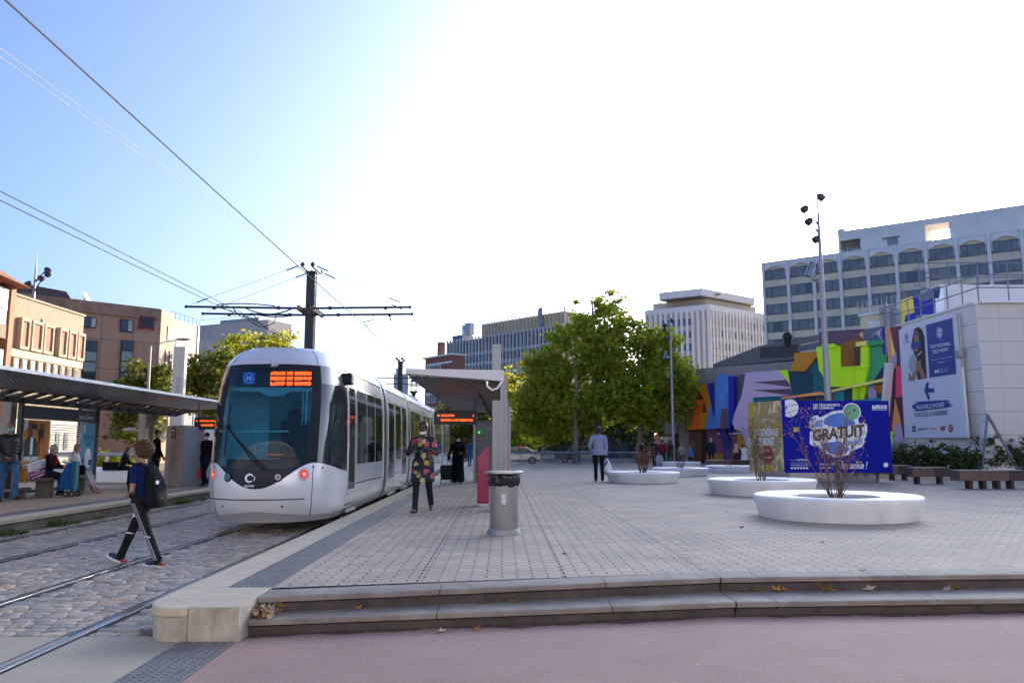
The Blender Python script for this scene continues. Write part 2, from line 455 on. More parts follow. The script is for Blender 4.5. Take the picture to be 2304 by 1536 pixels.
# plaza and platforms
g = MB()
up = [(x, nosey(NOSE2, x)+.34) for x in (-2.06, 2.17, 14)]
g.sheet([(-2.06,7.29)] + [(x, y) for x, y in up if x > -2] + [(60,11),(60,56.4),(1.2,56.4),(1.2,90),(-2.06,90)], PZ)
struct(g.build('plaza_pavement', M_TILE))
g = MB()
for seg in range(2):                                   # top treads, dark risers, lower treads with a rounded nosing
    xa, xb = (NOSE[seg][0], NOSE[seg+1][0]); d = .006 if seg else 0
    def P(poly, x, dy, z): return (x, nosey(poly, x)+dy, z)
    for poly, z, back in ((NOSE2, PZ, .345), (NOSE, .125, .75)):
        prof = [(back, z), (.16, z), (.157, z-.004), (.154, z), (.014, z), (.005, z-.003), (.001, z-.009), (.0, z-.030), (.004, z-.048), (.05, z-.052)]
        prof = [(dy-d, zz) for dy, zz in prof]
        k = [xa + (xb-xa)*i/24 for i in range(25)]
        if seg: k[0] += .012
        g.loft([[P(poly, x, dy, zz) for dy, zz in prof] for x in k], 0, cap=False, closed=False)
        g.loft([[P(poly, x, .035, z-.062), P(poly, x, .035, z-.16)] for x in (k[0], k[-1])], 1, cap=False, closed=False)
        g.loft([[P(poly, x, .05, z-.050), P(poly, x, .085, z-.064), P(poly, x, .035, z-.064)] for x in (k[0], k[-1])], 2, cap=False, closed=False)
for poly, z in ((NOSE2, PZ), (NOSE, .125)):
    for x in [-.55 + 1.52*i for i in range(10)]:
        y = nosey(poly, x); g.box(x-.004, x+.004, y-.004, y+.30, z-.05, z+.0008, 2); g.box(x+.4-.004, x+.4+.004, nosey(poly, x+.4)+.031, nosey(poly, x+.4)+.04, z-.16, z-.062, 2)
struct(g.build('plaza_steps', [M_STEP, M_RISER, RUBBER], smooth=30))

# irregular dark reddish strip along the foot of the steps
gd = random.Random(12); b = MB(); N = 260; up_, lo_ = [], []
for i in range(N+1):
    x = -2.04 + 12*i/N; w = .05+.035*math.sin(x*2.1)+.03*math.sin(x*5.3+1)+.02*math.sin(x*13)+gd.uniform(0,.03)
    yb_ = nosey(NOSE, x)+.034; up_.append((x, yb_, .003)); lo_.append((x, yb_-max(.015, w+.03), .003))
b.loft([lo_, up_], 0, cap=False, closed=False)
struct(b.build('road_edge_strip', mat('dark_reddish_brown', (.13,.062,.05), .95, 0, .35, 9, .6, 60)))

# platform edge stones (right platform) with the rounded end block
def edge_stones(x0, x1, ys, z, name, end_round=False):
    for i in range(len(ys)-1):
        b = MB(); b.box(x0, x1, ys[i]+.003, ys[i+1]-.003, -.05, z)
        struct(b.build(name, [M_STONE], bevel=.012))
ys = [7.29 + 1.2*i for i in range(0, 18)] + [45, 90]
b = MB()
arc = [(-2.86+.28-.28*math.cos(a), 6.42+.34-.34*math.sin(a)) for a in [i*PI/2/8 for i in range(9)]]
b.prism([(-2.469, 7.285), (-2.86, 7.285)] + arc + [(-2.469, 6.42)], PZ-.07, PZ, 0)
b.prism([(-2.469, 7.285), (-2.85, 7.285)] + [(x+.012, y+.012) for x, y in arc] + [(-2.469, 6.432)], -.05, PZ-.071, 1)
struct(b.build('kerb_end', [M_STONE, M_STONED], bevel=.008))
b = MB(); b.box(-2.464, -2.064, 6.42, 7.285, -.05, PZ+.001)
struct(b.build('kerb_end', [M_STONED], bevel=.008))
b = MB(); b.box(-2.462, -2.066, 6.425, 7.284, PZ+.0015, PZ+.005)
struct(b.build('kerb_end_top', [M_STONE]))
edge_stones(-2.86, -2.47, ys, PZ, 'platform_kerb')
# left platform
ys2 = [9.6 + 1.4*i for i in range(0, 16)] + [50, 90]
for i in range(len(ys2)-1):
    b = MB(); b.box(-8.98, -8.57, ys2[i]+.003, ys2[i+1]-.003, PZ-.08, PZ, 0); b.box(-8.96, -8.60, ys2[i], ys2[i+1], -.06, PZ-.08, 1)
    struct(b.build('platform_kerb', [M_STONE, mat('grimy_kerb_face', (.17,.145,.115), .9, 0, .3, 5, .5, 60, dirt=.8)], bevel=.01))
g = MB(); g.box(-9.45, -8.983, 9.6, 90, PZ-.1, PZ-.001); struct(g.build('tactile_path', M_TACT))
g = MB(); g.sheet([(-9.452,9.6),(-9.452,90),(-26,90),(-26,9.6)], PZ-.002); struct(g.build('platform_pavement', M_TILE2))
g = MB(); g.box(-26, -8.6, 9.56, 9.6, -.06, PZ); struct(g.build('platform_end_wall', M_STONED))

# cobbles: one bed of individually rounded setts
def cobbles():
    V = []; Fc = []; nb = 0
    y = 6.66; row = 0
    base = [(-1,-.55),(-.72,-1),(.72,-1),(1,-.55),(1,.55),(.72,1),(-.72,1),(-1,.55)]
    while y < 46:
        dy = rng.uniform(.112, .150) if y < 26 else .2
        x = -9.0 + rng.uniform(0, .2)
        while x < -2.88:
            w = rng.uniform(.145, .25) if y < 26 else .3
            cx = x + w/2
            ok = all(abs(cx - r) > .085 + w*.35 for r in RAILS) and cx + w/2 < -2.87 and cx - w/2 > -8.6
            if not ok:
                # squeeze a narrower sett beside a rail
                for r in RAILS:
                    if abs(cx-r) <= .085+w*.35 and cx < r and r-.085-x > .07:
                        w2 = r-.085-x; V, Fc, nb = sett(V, Fc, nb, base, x+w2/2, y+dy/2, w2, dy); break
                else:
                    x += w*.5; continue
                x += w; continue
            V, Fc, nb = sett(V, Fc, nb, base, cx, y+dy/2, w, dy)
            x += w
        y += dy; row += 1
    return V, Fc
def sett(V, Fc, nb, base, cx, cy, w, d):
    hz = rng.normal(-.004, .004); tx, ty = rng.normal(0, .025, 2); j = rng.normal(0, .10, (8, 2))
    for s, dz in ((.96, -.05), (.95, -.004), (.84, .004)):
        for (bx, by), (jx, jy) in zip(base, j):
            X = (bx+jx)*w/2*s; Y = (by+jy)*d/2*s
            V.append((cx+X, cy+Y, dz+hz+tx*X+ty*Y if dz > -.04 else -.05))
    V.append((cx, cy, .006+hz))
    for a in (0, 8):
        for k in range(8): Fc.append((nb+a+k, nb+a+(k+1)%8, nb+a+8+(k+1)%8, nb+a+8+k))
    for k in range(8): Fc.append((nb+16+k, nb+16+(k+1)%8, nb+24))
    return V, Fc, nb+25
m = bpy.data.materials.new('granite_setts'); m.use_nodes = True; nt = m.node_tree; p = nt.nodes['Principled BSDF']
ge = nd(nt, 'ShaderNodeNewGeometry'); cr = nd(nt, 'ShaderNodeValToRGB'); e = cr.color_ramp
for i, c in enumerate([(.24,.23,.215),(.39,.335,.28),(.50,.355,.265),(.30,.28,.255),(.58,.465,.34),(.26,.25,.23),(.45,.355,.28)]):
    if i < 2: el = e.elements[i]
    else: el = e.elements.new(.5)
    el.color = (*c, 1)
for i in range(7): e.elements[i].position = i/6.01
L(nt, ge.outputs['Random Per Island'], cr.inputs[0])
tcn = nd(nt, 'ShaderNodeTexCoord'); n1 = nd(nt, 'ShaderNodeTexNoise'); n1.inputs['Scale'].default_value = 45; n1.inputs['Detail'].default_value = 6
L(nt, tcn.outputs['Object'], n1.inputs['Vector'])
vm = nd(nt, 'ShaderNodeMix', data_type='RGBA', blend_type='MULTIPLY'); vm.inputs[0].default_value = 1
mr = nd(nt, 'ShaderNodeMapRange'); mr.inputs[1].default_value = .25; mr.inputs[2].default_value = .75; mr.inputs[3].default_value = .55; mr.inputs[4].default_value = 1.35
L(nt, n1.outputs[0], mr.inputs[0]); cf = nd(nt, 'ShaderNodeCombineXYZ')
for i in range(3): L(nt, mr.outputs[0], cf.inputs[i])
L(nt, cr.outputs[0], vm.inputs[6]); L(nt, cf.outputs[0], vm.inputs[7]); L(nt, vm.outputs[2], p.inputs['Base Color'])
p.inputs['Roughness'].default_value = .5
b = nd(nt, 'ShaderNodeBump'); b.inputs['Strength'].default_value = .5; b.inputs['Distance'].default_value = .006
L(nt, n1.outputs[0], b.inputs['Height']); L(nt, b.outputs[0], p.inputs['Normal'])
V, Fc = cobbles()
me = bpy.data.meshes.new('cobblestones'); me.from_pydata(V, [], Fc); me.materials.append(m)
me.polygons.foreach_set('use_smooth', [True]*len(me.polygons)); me.set_sharp_from_angle(angle=R(50))
o = bpy.data.objects.new('cobblestones', me); COL.objects.link(o)
tag(o, kind='stuff')
g = MB(); g.sheet([(-9.0,6.61),(-2.87,6.61),(-2.87,90),(-9.0,90)], -.010)
struct(g.build('track_bed', mat('joint_sand', (.19,.155,.12), .9, 0, .3, 8, .6, 80)))

# rails: polished head, groove, guard lip in a rubber seat
M_RAILTOP = mat('polished_rail', (.42,.43,.44), .22, .9, .1, 5)
M_RAILSIDE = mat('rusty_rail_lip', (.15,.125,.105), .5, .6, .25, 20)
for i, x in enumerate(RAILS):
    s = 1 if i % 2 == 0 else -1     # groove on the inner side
    t = thing('tram_rail', ['grooved steel rail nearest the plaza platform, passing the rounded kerb end', 'grooved steel rail under the walking boy with the backpack',
                    'grooved steel rail just beyond the walking boy, grass along it', 'grooved steel rail nearest the far platform kerb with weeds'][i], 'rail', (x, 20, 0))
    def bx(a, c): return (min(x+s*a, x+s*c), max(x+s*a, x+s*c))
    b = MB(); x0, x1 = bx(.036, -.030); b.box(x0, x1, -12, 90, -.05, .006); b.build('rail_head', M_RAILTOP, t, bevel=.005)
    b = MB(); x0, x1 = bx(-.066, -.084); b.box(x0, x1, -12, 90, -.05, .003); b.build('guard_lip', M_RAILTOP, t)
    b = MB(); x0, x1 = bx(-.030, -.066); b.box(x0, x1, -12, 90, -.05, -.028); x0, x1 = bx(.036, .075); b.box(x0, x1, -12, 90, -.05, .002)
    x0, x1 = bx(-.084, -.10); b.box(x0, x1, -12, 90, -.05, .001); b.build('rail_seat', RUBBER, t)
# ================================================================== BUILDINGS
def bldg(name, label, P0, P1, cat='building'):
    """Empty at the left foot of a facade; local x runs along it, y into the building, z up."""
    t = thing(name, label, cat, (P0[0], P0[1], 0), math.atan2(P1[1]-P0[1], P1[0]-P0[0]))
    return t, math.hypot(P1[0]-P0[0], P1[1]-P0[1])
M_CREAM = mat('cream_panel', (.80,.67,.48), .75, 0, .06, .7, dirt=.12)
M_PIER = mat('white_concrete_pier', (.86,.82,.76), .7, 0, .06, .8, dirt=.15)
M_WFRAME = mat('bronze_window_frame', (.15,.12,.105), .5)
M_PANE = mat('office_pane', (.14,.14,.14), .12, 0, .45, .35, spec=.7)
M_DPANE = mat('dark_pane', (.022,.03,.045), .10, 0, .4, .5, spec=.8)

# ---- the long office block, sun behind its roof
P0 = at_y(1716, 640, 135); P1 = at_y(2296, 520, 112.5)
t, Lw = bldg('office_block', 'long cream and white office block with arched top floor windows and penthouse', P0, P1)
bay = Lw/9; NB = 13; HT = 33.4; fl = 3.08  # bays beyond the visible ones are added out of view to shade the plaza
b = MB(); b.box(0, NB*bay, .45, 17, 0, HT-.3, 0); b.build('wall', [M_CREAM], t, local=True)
b = MB(); b.box(-.05, .35, -.1, 16.9, 0, HT); b.build('end_wall', M_PIER, t, local=True)
proto = None
for i in range(NB):
    x0 = i*bay+.42; x1 = (i+1)*bay-.18
    # arched head panel above the top windows
    b = MB(); n = 14; zt = HT-1.05
    pts = [(x0, 0, HT-.02), (x1, 0, HT-.02)] + [(x1+(x0-x1)*k/n, 0, zt - .35 + .72*math.sin(PI*k/n)) for k in range(n+1)]
    b.poly(pts, (0,.35,0)); b.build('arch_panel', M_PIER, t, local=True)
    b = MB(); b.box(x0+.02, x1-.02, .36, .44, HT-1.19, HT-.3); b.build('arch_infill', M_CREAM, t, local=True)
    for f in range(8):
        z1 = HT - 1.2 - f*fl; z0 = z1 - 1.85
        if i > 9 and f > 4: continue
        if proto is None:
            fr = MB(); w = x1-x0; xs = [0, w*.29, w*.69, w]
            for q, x in enumerate(xs): fr.box(x-(.07 if q else 0), x+(.07 if q < 3 else 0), -.10, .04, 0, 1.85)
            for z in (0, 1.74): fr.box(.07, w-.07, -.095, .04, z, z+.11)
            fo = fr.build('window', M_WFRAME, t, local=True); fo.location = (x0, .44, z0)
            for q in range(3):
                g = MB(); g.box(xs[q]+.07, xs[q+1]-.07, -.04, 0, .11, 1.74); g.build('pane', M_PANE, fo, local=True)
            proto = fo
        else:
            fo = copy_tree(proto, t, (x0, .44, z0))
            for ch in fo.children:
                if random.random() < .16:
                    ch.data = ch.data.copy(); ch.data.materials[0] = random.choice([M_DPANE, mat('blind_pane', (.26,.26,.25), .4, 0, .1, .6), mat('pale_pane', (.17,.19,.20), .2, 0, .2, .6)])
for i in range(1, NB+1):
    x = i*bay+.12
    b = MB(); b.lathe([(.30, 0), (.30, HT-4.3)], 14, (x, .12, 0)); b.box(x-.26, x+.26, -.18, .4, HT-4.3, HT)
    for s in (-1, 1): b.box(x+s*.40-.05, x+s*.40+.05, .02, .4, HT-2.6, HT-.03)
    b.build('pier', M_PIER, t, local=True, smooth=40)
b = MB(); b.box(-.1, NB*bay, -.05, 17, HT, HT+.16); b.build('parapet', M_PIER, t, local=True)
pz = HT+.16; px0 = 2.93*bay
ph = MB(); yb = 1.6; HP = 4.0
def openw(x0, x1, z0, z1): pass
segs = [(px0, px0+.35, 0, HP), (px0+.35, px0+3.5, 2.35, HP), (px0+3.5, px0+3.8, 0, HP), (px0+3.8, px0+13.2, 0, HP), (px0+13.2, px0+16.6, 3.0, HP), (px0+13.2, px0+16.6, 0, .25), (px0+16.6, px0+27.0, 0, HP)]
for a, c, z0, z1 in segs: ph.box(a, c, yb, yb+.3, pz+z0, pz+z1)
ph.box(px0+.36, px0+27.0, yb+.31, yb+8, pz+HP-.25, pz+HP-.02)
ph.box(px0, px0+1.0, yb+.05, yb+8, pz+HP, pz+HP+.45)
for a, c in ((px0+3.82, px0+4.1), (px0+13.0, px0+13.19), (px0+16.61, px0+16.9)): ph.box(a, c, yb+.31, yb+8, pz, pz+HP-.26)
ph.box(px0+.36, px0+3.81, yb+5, yb+5.2, pz, pz+HP-.27)
ph.box(px0+4.11, px0+12.99, yb+7, yb+7.9, pz, pz+HP-.26); ph.box(px0+16.91, px0+27.0, yb+7, yb+7.9, pz, pz+HP-.26)
ph.box(px0+.002, px0+.33, yb+.302, yb+8, pz, pz+HP-.27)
ph.build('penthouse', mat('penthouse_render', (.82,.77,.70), .75, 0, .05, .5), t, local=True)
b = MB(); b.box(px0+7.6, px0+9.2, yb-.04, yb-.002, pz+.0, pz+1.5, 0); b.box(px0+6.9, px0+9.5, yb-.35, yb-.05, pz+1.62, pz+1.74, 1); b.build('penthouse_door', [mat('door_grey_blue', (.26,.30,.36), .5), M_WFRAME], t, local=True)
b = MB()
for k, (x, r) in enumerate(((.9,.32),(1.6,.3),(2.3,.33),(3.0,.5))): b.lathe([(r,0),(r,.45),(r*.7,.62),(r*.3,.72)], 12, (px0+x, .9, pz))
b.build('roof_fan', mat('fan_grey', (.33,.33,.34), .5, .4), t, local=True, smooth=40)

# ---- white block with pointed blind arcades
P0 = at_y(1453, 800, 196); P1 = at_y(1597, 800, 187)
t, Lw = bldg('white_office_building', 'white office building with narrow pointed blind arcades and a flat overhanging roof cap', P0, P1)
HW = 35.6
M_WW = mat('white_precast', (.82,.80,.76), .65, 0, .03, .6, dirt=.1); M_WB = mat('beige_infill', (.58,.50,.41), .75, 0, .05, .6)
rz = t.rotation_euler.z
Q = at_y(1721, 800, 200.5); dv = Vector((Q.x-P1.x, Q.y-P1.y)); c_, s_ = math.cos(-rz), math.sin(-rz)
ex, ey = dv.x*c_-dv.y*s_, dv.x*s_+dv.y*c_; Ls = math.hypot(ex, ey); ux, uy = ex/Ls, ey/Ls
b = MB(); b.prism([(0,.3),(Lw,.3),(Lw+ex,.3+ey),(ex,.3+ey)], 0, HW-.3); b.build('wall', M_WB, t, local=True)
def arcade(o, d, n, out, length):
    """pier lattice with pointed heads: one mesh for a whole face"""
    b = MB(); ox, oy = o; dx, dy = d; nx, ny = out; p = length/n
    def pt(u, dep, z): return (ox+dx*u+nx*dep, oy+dy*u+ny*dep, z)
    for i in range(n+1):
        u = i*p; w = .21*p if 0 < i < n else .30*p
        b.poly([pt(max(0,u-w), 0, 0), pt(min(length,u+w), 0, 0), pt(min(length,u+w), 0, HW-2.2), pt(max(0,u-w), 0, HW-2.2)], (nx*.35, ny*.35, 0))
    for i in range(n):
        u = i*p; a = .5*p; k = 7
        pts = [pt(u, 0, HW-2.2+.001), pt(u, 0, HW), pt(u+p, 0, HW), pt(u+p, 0, HW-2.2+.001), pt(u+p*.79, 0, HW-2.2+.001)]
        pts += [pt(u+p*.79 - (p*.29)*(q/k)**1.6, 0, HW-2.2+1.15*(q/k)**.8) for q in range(1, k+1)]
        pts += [pt(u+p*.21 + (p*.29)*(q/k)**1.6, 0, HW-2.2+1.15*(q/k)**.8) for q in range(k-1, 0, -1)] + [pt(u+p*.21, 0, HW-2.2+.001)]
        b.poly(pts, (nx*.35, ny*.35, 0))
    return b
nF = 12
ar = arcade((0,.30), (1,0), nF, (0,-1), Lw).build('arcade', M_WW, t, local=True)
arcade((Lw,.30), (ux,uy), 17, (uy,-ux), Ls).build('arcade', M_WW, t, local=True)
wp = None; p = Lw/nF
for i in range(3, 9):
    for f in range(8):
        z0 = HW-4.75-f*3.1
        if wp is None:
            m_ = MB(); m_.box(0, p*.56, -.06, .06, 0, 1.75); wp = m_.build('window', M_WFRAME, t, local=True)
            m_ = MB(); m_.box(.06, p*.56-.06, -.08, -.062, .08, 1.67); m_.build('pane', mat('blue_grey_pane', (.12,.16,.21), .15, 0, .3, .5), wp, local=True); o = wp
        else:
            o = copy_tree(wp, t)
        o.location = ((i+.22)*p, .29, z0)
wp2 = None; p2 = Ls/17; cnt = 0
for f in range(5):
    for i in range(17):
        u = (i+.30)*p2; z0 = HW-4.6-f*3.1
        if wp2 is None:
            m_ = MB(); m_.box(0, p2*.42, -.16, .06, 0, 1.7); m_.box(p2*.08, p2*.34, -.17, -.161, .12, 1.58, 1)
            wp2 = m_.build('window', [M_WFRAME, M_WB], t, local=True); o = wp2
        else:
            o = wp2.copy(); COL.objects.link(o); o.parent = t
            if random.random() < .14:
                o.data = wp2.data.copy(); o.data.materials[1] = M_DPANE
        o.location = (Lw+ux*u+uy*.1, .30+uy*u-ux*.1, z0); o.rotation_euler = (0,0,math.atan2(uy,ux))
b = MB(); b.prism([(1.2,2.5),(Lw-1.2,2.5),(Lw-1.2+ex*.9,2.5+ey*.9),(1.2+ex*.9,2.5+ey*.9)], HW-.29, HW+2.0); b.build('attic_storey', M_WB, t, local=True)
b = MB()
pr = [(4.0,-.6),(Lw-1.2,-.6),(Lw-1.2+ex*.96,-.6+ey*.96),(4.0+ex*.96,-.6+ey*.96)]
b.prism(pr, HW+2.2, HW+4.1); b.build('roof_cap', M_WW, t, local=True, bevel=.25)
b = MB(); b.prism([(x*.98+.1, y*.98+.1) for x, y in pr], HW+1.95, HW+2.18); b.build('soffit', M_WFRAME, t, local=True)
b = MB(); mx_, my_ = Lw-1+ux*5.5, uy*5.5-.9
b.tube([(mx_,my_,HW+4),(mx_,my_,HW+5.7)], .12, 6); b.tube([(mx_,my_,HW+5.3),(mx_+.6,my_,HW+4.6)], .08, 5); b.tube([(mx_,my_,HW+5.3),(mx_-.4,my_,HW+4.6)], .08, 5)
b.box(mx_-1.2, mx_+1.2, my_-.5, my_+.5, HW+2.9, HW+3.05)
b.build('roof_antenna', M_WFRAME, t, local=True)

# ---- grey lattice office building with hexagonal windows
P0 = at_y(1007, 900, 250); P1 = at_y(1270, 900, 214)
t, Lw = bldg('lattice_office_building', 'grey concrete office building with a lattice of pointed hexagonal windows behind the trees', P0, P1)
HL = 34.5; n = 33; p = Lw/n; fl = 3.25
M_LAT = mat('grey_precast_lattice', (.76,.71,.65), .7, 0, .08, .5, dirt=.2)
M_OCH = mat('ochre_roof_screen', (.60,.42,.20), .7, 0, .1, .5)
b = MB(); b.box(0, Lw, 0, 15, 0, HL-.3); b.build('wall', mat('grey_wall_panel', (.50,.46,.42), .75, 0, .08, .5), t, local=True)
b = MB()
for i in range(n+1): b.box(i*p-.16, i*p+.16, -.55, 0, HL-4.6, HL+.45)
for f in range(8):
    zb = HL-4.7-f*fl
    for i in range(n+1):
        x = i*p
        b.poly([(x-.13,-.4,zb-.75),(x-.42,-.4,zb-.28),(x-.42,-.4,zb),(x+.42,-.4,zb),(x+.42,-.4,zb-.28),(x+.13,-.4,zb-.75)], (0,.38,0))
        b.box(x-.14, x+.14, -.42, 0, zb-fl, zb-.76)
    b.box(0, Lw, -.30, -.02, zb+.01, zb+.22)
b.build('lattice', M_LAT, t, local=True)
wt = wh = None; k = 0; rest = MB()
for f in range(7):
    for i in range(n):
        x = i*p+p/2; w = p*.25
        if f == 0:
            pts = [(-w,0,0),(w,0,0),(w,0,4.2),(-w,0,4.2)]; z0 = HL-4.35
        else:
            pts = [(-w,0,.1),(w,0,.1),(w,0,2.15),(0,0,2.62),(-w,0,2.15)]; z0 = HL-4.7-f*fl+.28
        if k < 99:
            src = wt if f == 0 else wh
            if src is None:
                m_ = MB(); m_.poly(pts, (0,.06,0)); o = m_.build('window', M_DPANE, t, local=True)
                if f == 0: wt = o
                else: wh = o
            else:
                o = src.copy(); COL.objects.link(o); o.parent = t
                if 17 < i < 24 and f == 2:
                    o.data = src.data.copy(); o.data.materials[0] = mat('tan_blind', (.55,.42,.30), .6)  # tan blinds in a few windows of one row
            o.location = (x, -.09, z0)
        else:
            rest.poly([(a+x, y-.09, z+z0) for a, y, z in pts], (0,.06,0))
        k += 1
tag(rest.build('lower_windows', M_DPANE, t, local=True), kind='stuff')
xr = 10*p
b = MB(); b.box(xr, Lw-.5, .8, 13, HL-.3, HL+4.2); b.build('penthouse', M_OCH, t, local=True)
b = MB()
for i in range(11, n+1): b.box(i*p-.09, i*p+.09, .55, .79, HL-.2, HL+5.4); b.lathe([(.16,0),(.2,.2),(.02,.6)], 6, (i*p, .67, HL+5.2))
for j in range(8): b.box(Lw-.49, Lw-.3, .6+j*1.7, .8+j*1.7, HL-.2, HL+5.4)
b.box(xr+.2, Lw-.3, .56, .62, HL+4.3, HL+4.42)
b.build('roof_screen', M_LAT, t, local=True)
b = MB(); b.prism([(.8,1),(5.6,1),(5.6,6),(.8,6)], HL-.2, HL+2.0); b.build('roof_shed', mat('green_grey_louvre', (.16,.21,.22), .5), t, local=True)
b = MB(); b.box(8.4,10.7,-.2,1.6,HL+1.4,HL+5.2); b.box(8.6,8.8,0,1,HL-.3,HL+1.4); b.box(10.2,10.4,0,1,HL-.3,HL+1.4); b.box(6.4,6.9,.3,.8,HL-.3,HL+4.9); b.box(7.3,7.7,.3,.8,HL-.3,HL+4.9); b.box(6.4,8.4,.35,.75,HL+3.6,HL+4.2); b.build('roof_cabinet', mat('pale_blue_metal', (.46,.50,.56), .5, .2), t, local=True)
b = MB(); b.box(26.4*p,27.4*p,.2,.5,HL+.6,HL+6.2); b.build('roof_antenna', LPOLE, t, local=True)

# ---- red brick apartment house, far tower
M_BRICK = mat('red_brick', (.27,.115,.075), .8, 0, .2, 3)
P0 = at_y(955, 950, 158); P1 = at_y(1016, 950, 150)
t, Lw = bldg('brick_apartment_house', 'red brick apartment house with white banded floors and chimney behind the shelter roof', P0, P1)
hb = 19.5
b = MB(); b.box(0, Lw, 0, 3, 0, hb-.6, 0); b.build('wall', M_BRICK, t, local=True)
b = MB(); 
for f in range(6): b.box(-.05, Lw+.05, -.12, 0, 2.9+f*2.9, 3.25+f*2.9)
b.build('floor_band', M_PIER, t, local=True)
for f in range(6):
    for i in range(3):
        m_ = MB(); x = .7+i*2.0; z = .8+f*2.9+.1
        if z+1.6 > hb-.6: continue
        m_.box(x, x+1.2, -.10, .02, z+.4, z+1.9, 0); wo = m_.build('window', WHITE, t, local=True)
        m_ = MB(); m_.box(x+.12, x+.56, -.12, -.101, z+.5, z+1.8); m_.box(x+.64, x+1.08, -.12, -.101, z+.5, z+1.8); m_.build('pane', M_PANE, wo, local=True)
b = MB(); b.prism([(-.4,-.4),(Lw+.2,-.4),(Lw+.2,3.2),(-.4,3.2)], hb-.6, hb-.3); ro = b.build('roof', M_PIER, t, local=True)
b = MB(); b.box(2.9, 3.9, 1, 2.2, hb-.3, hb+2.6); b.build('chimney', M_BRICK, ro, local=True)
b = MB(); b.box(-.6, -.02, .4, 3, 0, hb-4.8); b.build('annexe', mat('grey_render', (.30,.30,.31), .7), t, local=True)
P0 = at_y(884, 950, 420); P1 = at_y(917, 950, 420)
t, Lw = bldg('tower_block', 'slim pale tower block far behind the tram roof and second mast', P0, P1, 'tower')
HT2 = CAMZ + (1003-834)*.99*420/F
b = MB(); b.box(0, Lw, 0, 8, 0, HT2-1.5); b.build('wall', mat('pale_tower_wall', (.52,.52,.53), .7, 0, .05, .3), t, local=True)
b = MB(); b.box(.8, Lw*.55, .5, 6, HT2-1.5, HT2+1.5); b.build('roof_hut', M_PIER, t, local=True)
for f in range(12):
    m_ = MB(); m_.box(Lw*.35, Lw*.62, -.1, 0, HT2-4-f*3, HT2-2.6-f*3); m_.build('window', M_PANE, t, local=True)

# ---- left side: terracotta-coloured civic buildings
M_BUFF = mat('buff_concrete', (.35,.25,.17), .8, 0, .08, 1.2, .2, 30, dirt=.2)
M_BUFF2 = mat('rose_brown_panel', (.34,.185,.12), .8, 0, .12, 1.5)
M_LBUFF = mat('light_buff_frame', (.44,.34,.245), .8, 0, .06, 2)
M_ROSE = mat('rose_brown_concrete', (.36,.24,.18), .85, 0, .09, .8, .2, 25, dirt=.35)
M_ROOFD = mat('dark_tile_roof', (.06,.04,.04), .8, 0, .2, 3)
XB = -24.0
pB0 = at_x(42, 700, XB); pB1 = at_x(187.5, 740, XB)
t, Lw = bldg('civic_building', 'sunlit buff concrete building with framed panels above a strip of small windows', (XB, pB0.y), (XB, pB1.y))
hB = CAMZ + (1003-710)*.991*pB1.y/F
b = MB(); b.box(-4, Lw, 0, 7, 0, hB); b.build('wall', M_BUFF, t, local=True)
b = MB(); b.box(-4, Lw+.05, -.08, 7.05, hB, hB+.09); b.build('coping', M_LBUFF, t, local=True)
hz = lambda py: CAMZ + (1003-py)*.991*42.2/F
for i, (a, c) in enumerate(((0.0,.125),(.155,.31),(.33,.475),(.565,.69),(.715,.845),(.865,.99))):
    b = MB(); x0, x1 = a*Lw, c*Lw; z0, z1 = 6.28, 7.85
    b.box(x0, x1, -.22, -.001, z0, z0+.16); b.box(x0, x1, -.22, -.001, z1-.16, z1); b.box(x0, x0+.12, -.22, -.001, z0+.16, z1-.16); b.box(x1-.12, x1, -.22, -.001, z0+.16, z1-.16)
    fo = b.build('panel_frame', M_LBUFF, t, local=True)
    b = MB(); b.box(x0+.12, x1-.12, -.14, -.002, z0+.16, z1-.16); b.build('panel', M_BUFF2, fo, local=True)
b = MB(); b.box(-.5, Lw-.01, -.12, -.002, 5.86, 6.24); b.build('band', mat('cream_band', (.43,.36,.27), .7), t, local=True)
wp = None
for i in range(9):
    if wp is None:
        b = MB(); b.box(0, .42, -.14, -.002, 4.9, 5.82); wp = b.build('window', M_LBUFF, t, local=True)
        b = MB(); b.box(.07, .35, -.16, -.141, 4.97, 5.75); b.build('pane', M_PANE, wp, local=True); o = wp
    else: o = copy_tree(wp, t)
    o.location.x = -.3+i*(Lw+.1)/9
b = MB(); b.box(-3, Lw-.02, -.05, -.002, 2.9, 5.855); b.build('pebble_strip', mat('pebble_panel', (.25,.22,.15), .9, 0, .5, 14), t, local=True)
# lower arcade below, seen under the shelter roof
for i in range(10):
    b = MB(); x = -2.6+i*.82; b.box(x, x+.34, -.10, -.062, 1.3, 2.2, 0); b.build('shop_window', mat('pale_shop_glass', (.16,.19,.17), .3, 0, .4, 2), t, local=True)
b = MB(); b.box(-3.5, Lw, -.06, -.002, 0, 2.85); b.build('plinth', mat('pale_plinth', (.62,.58,.52), .8, 0, .08, 1), t, local=True)
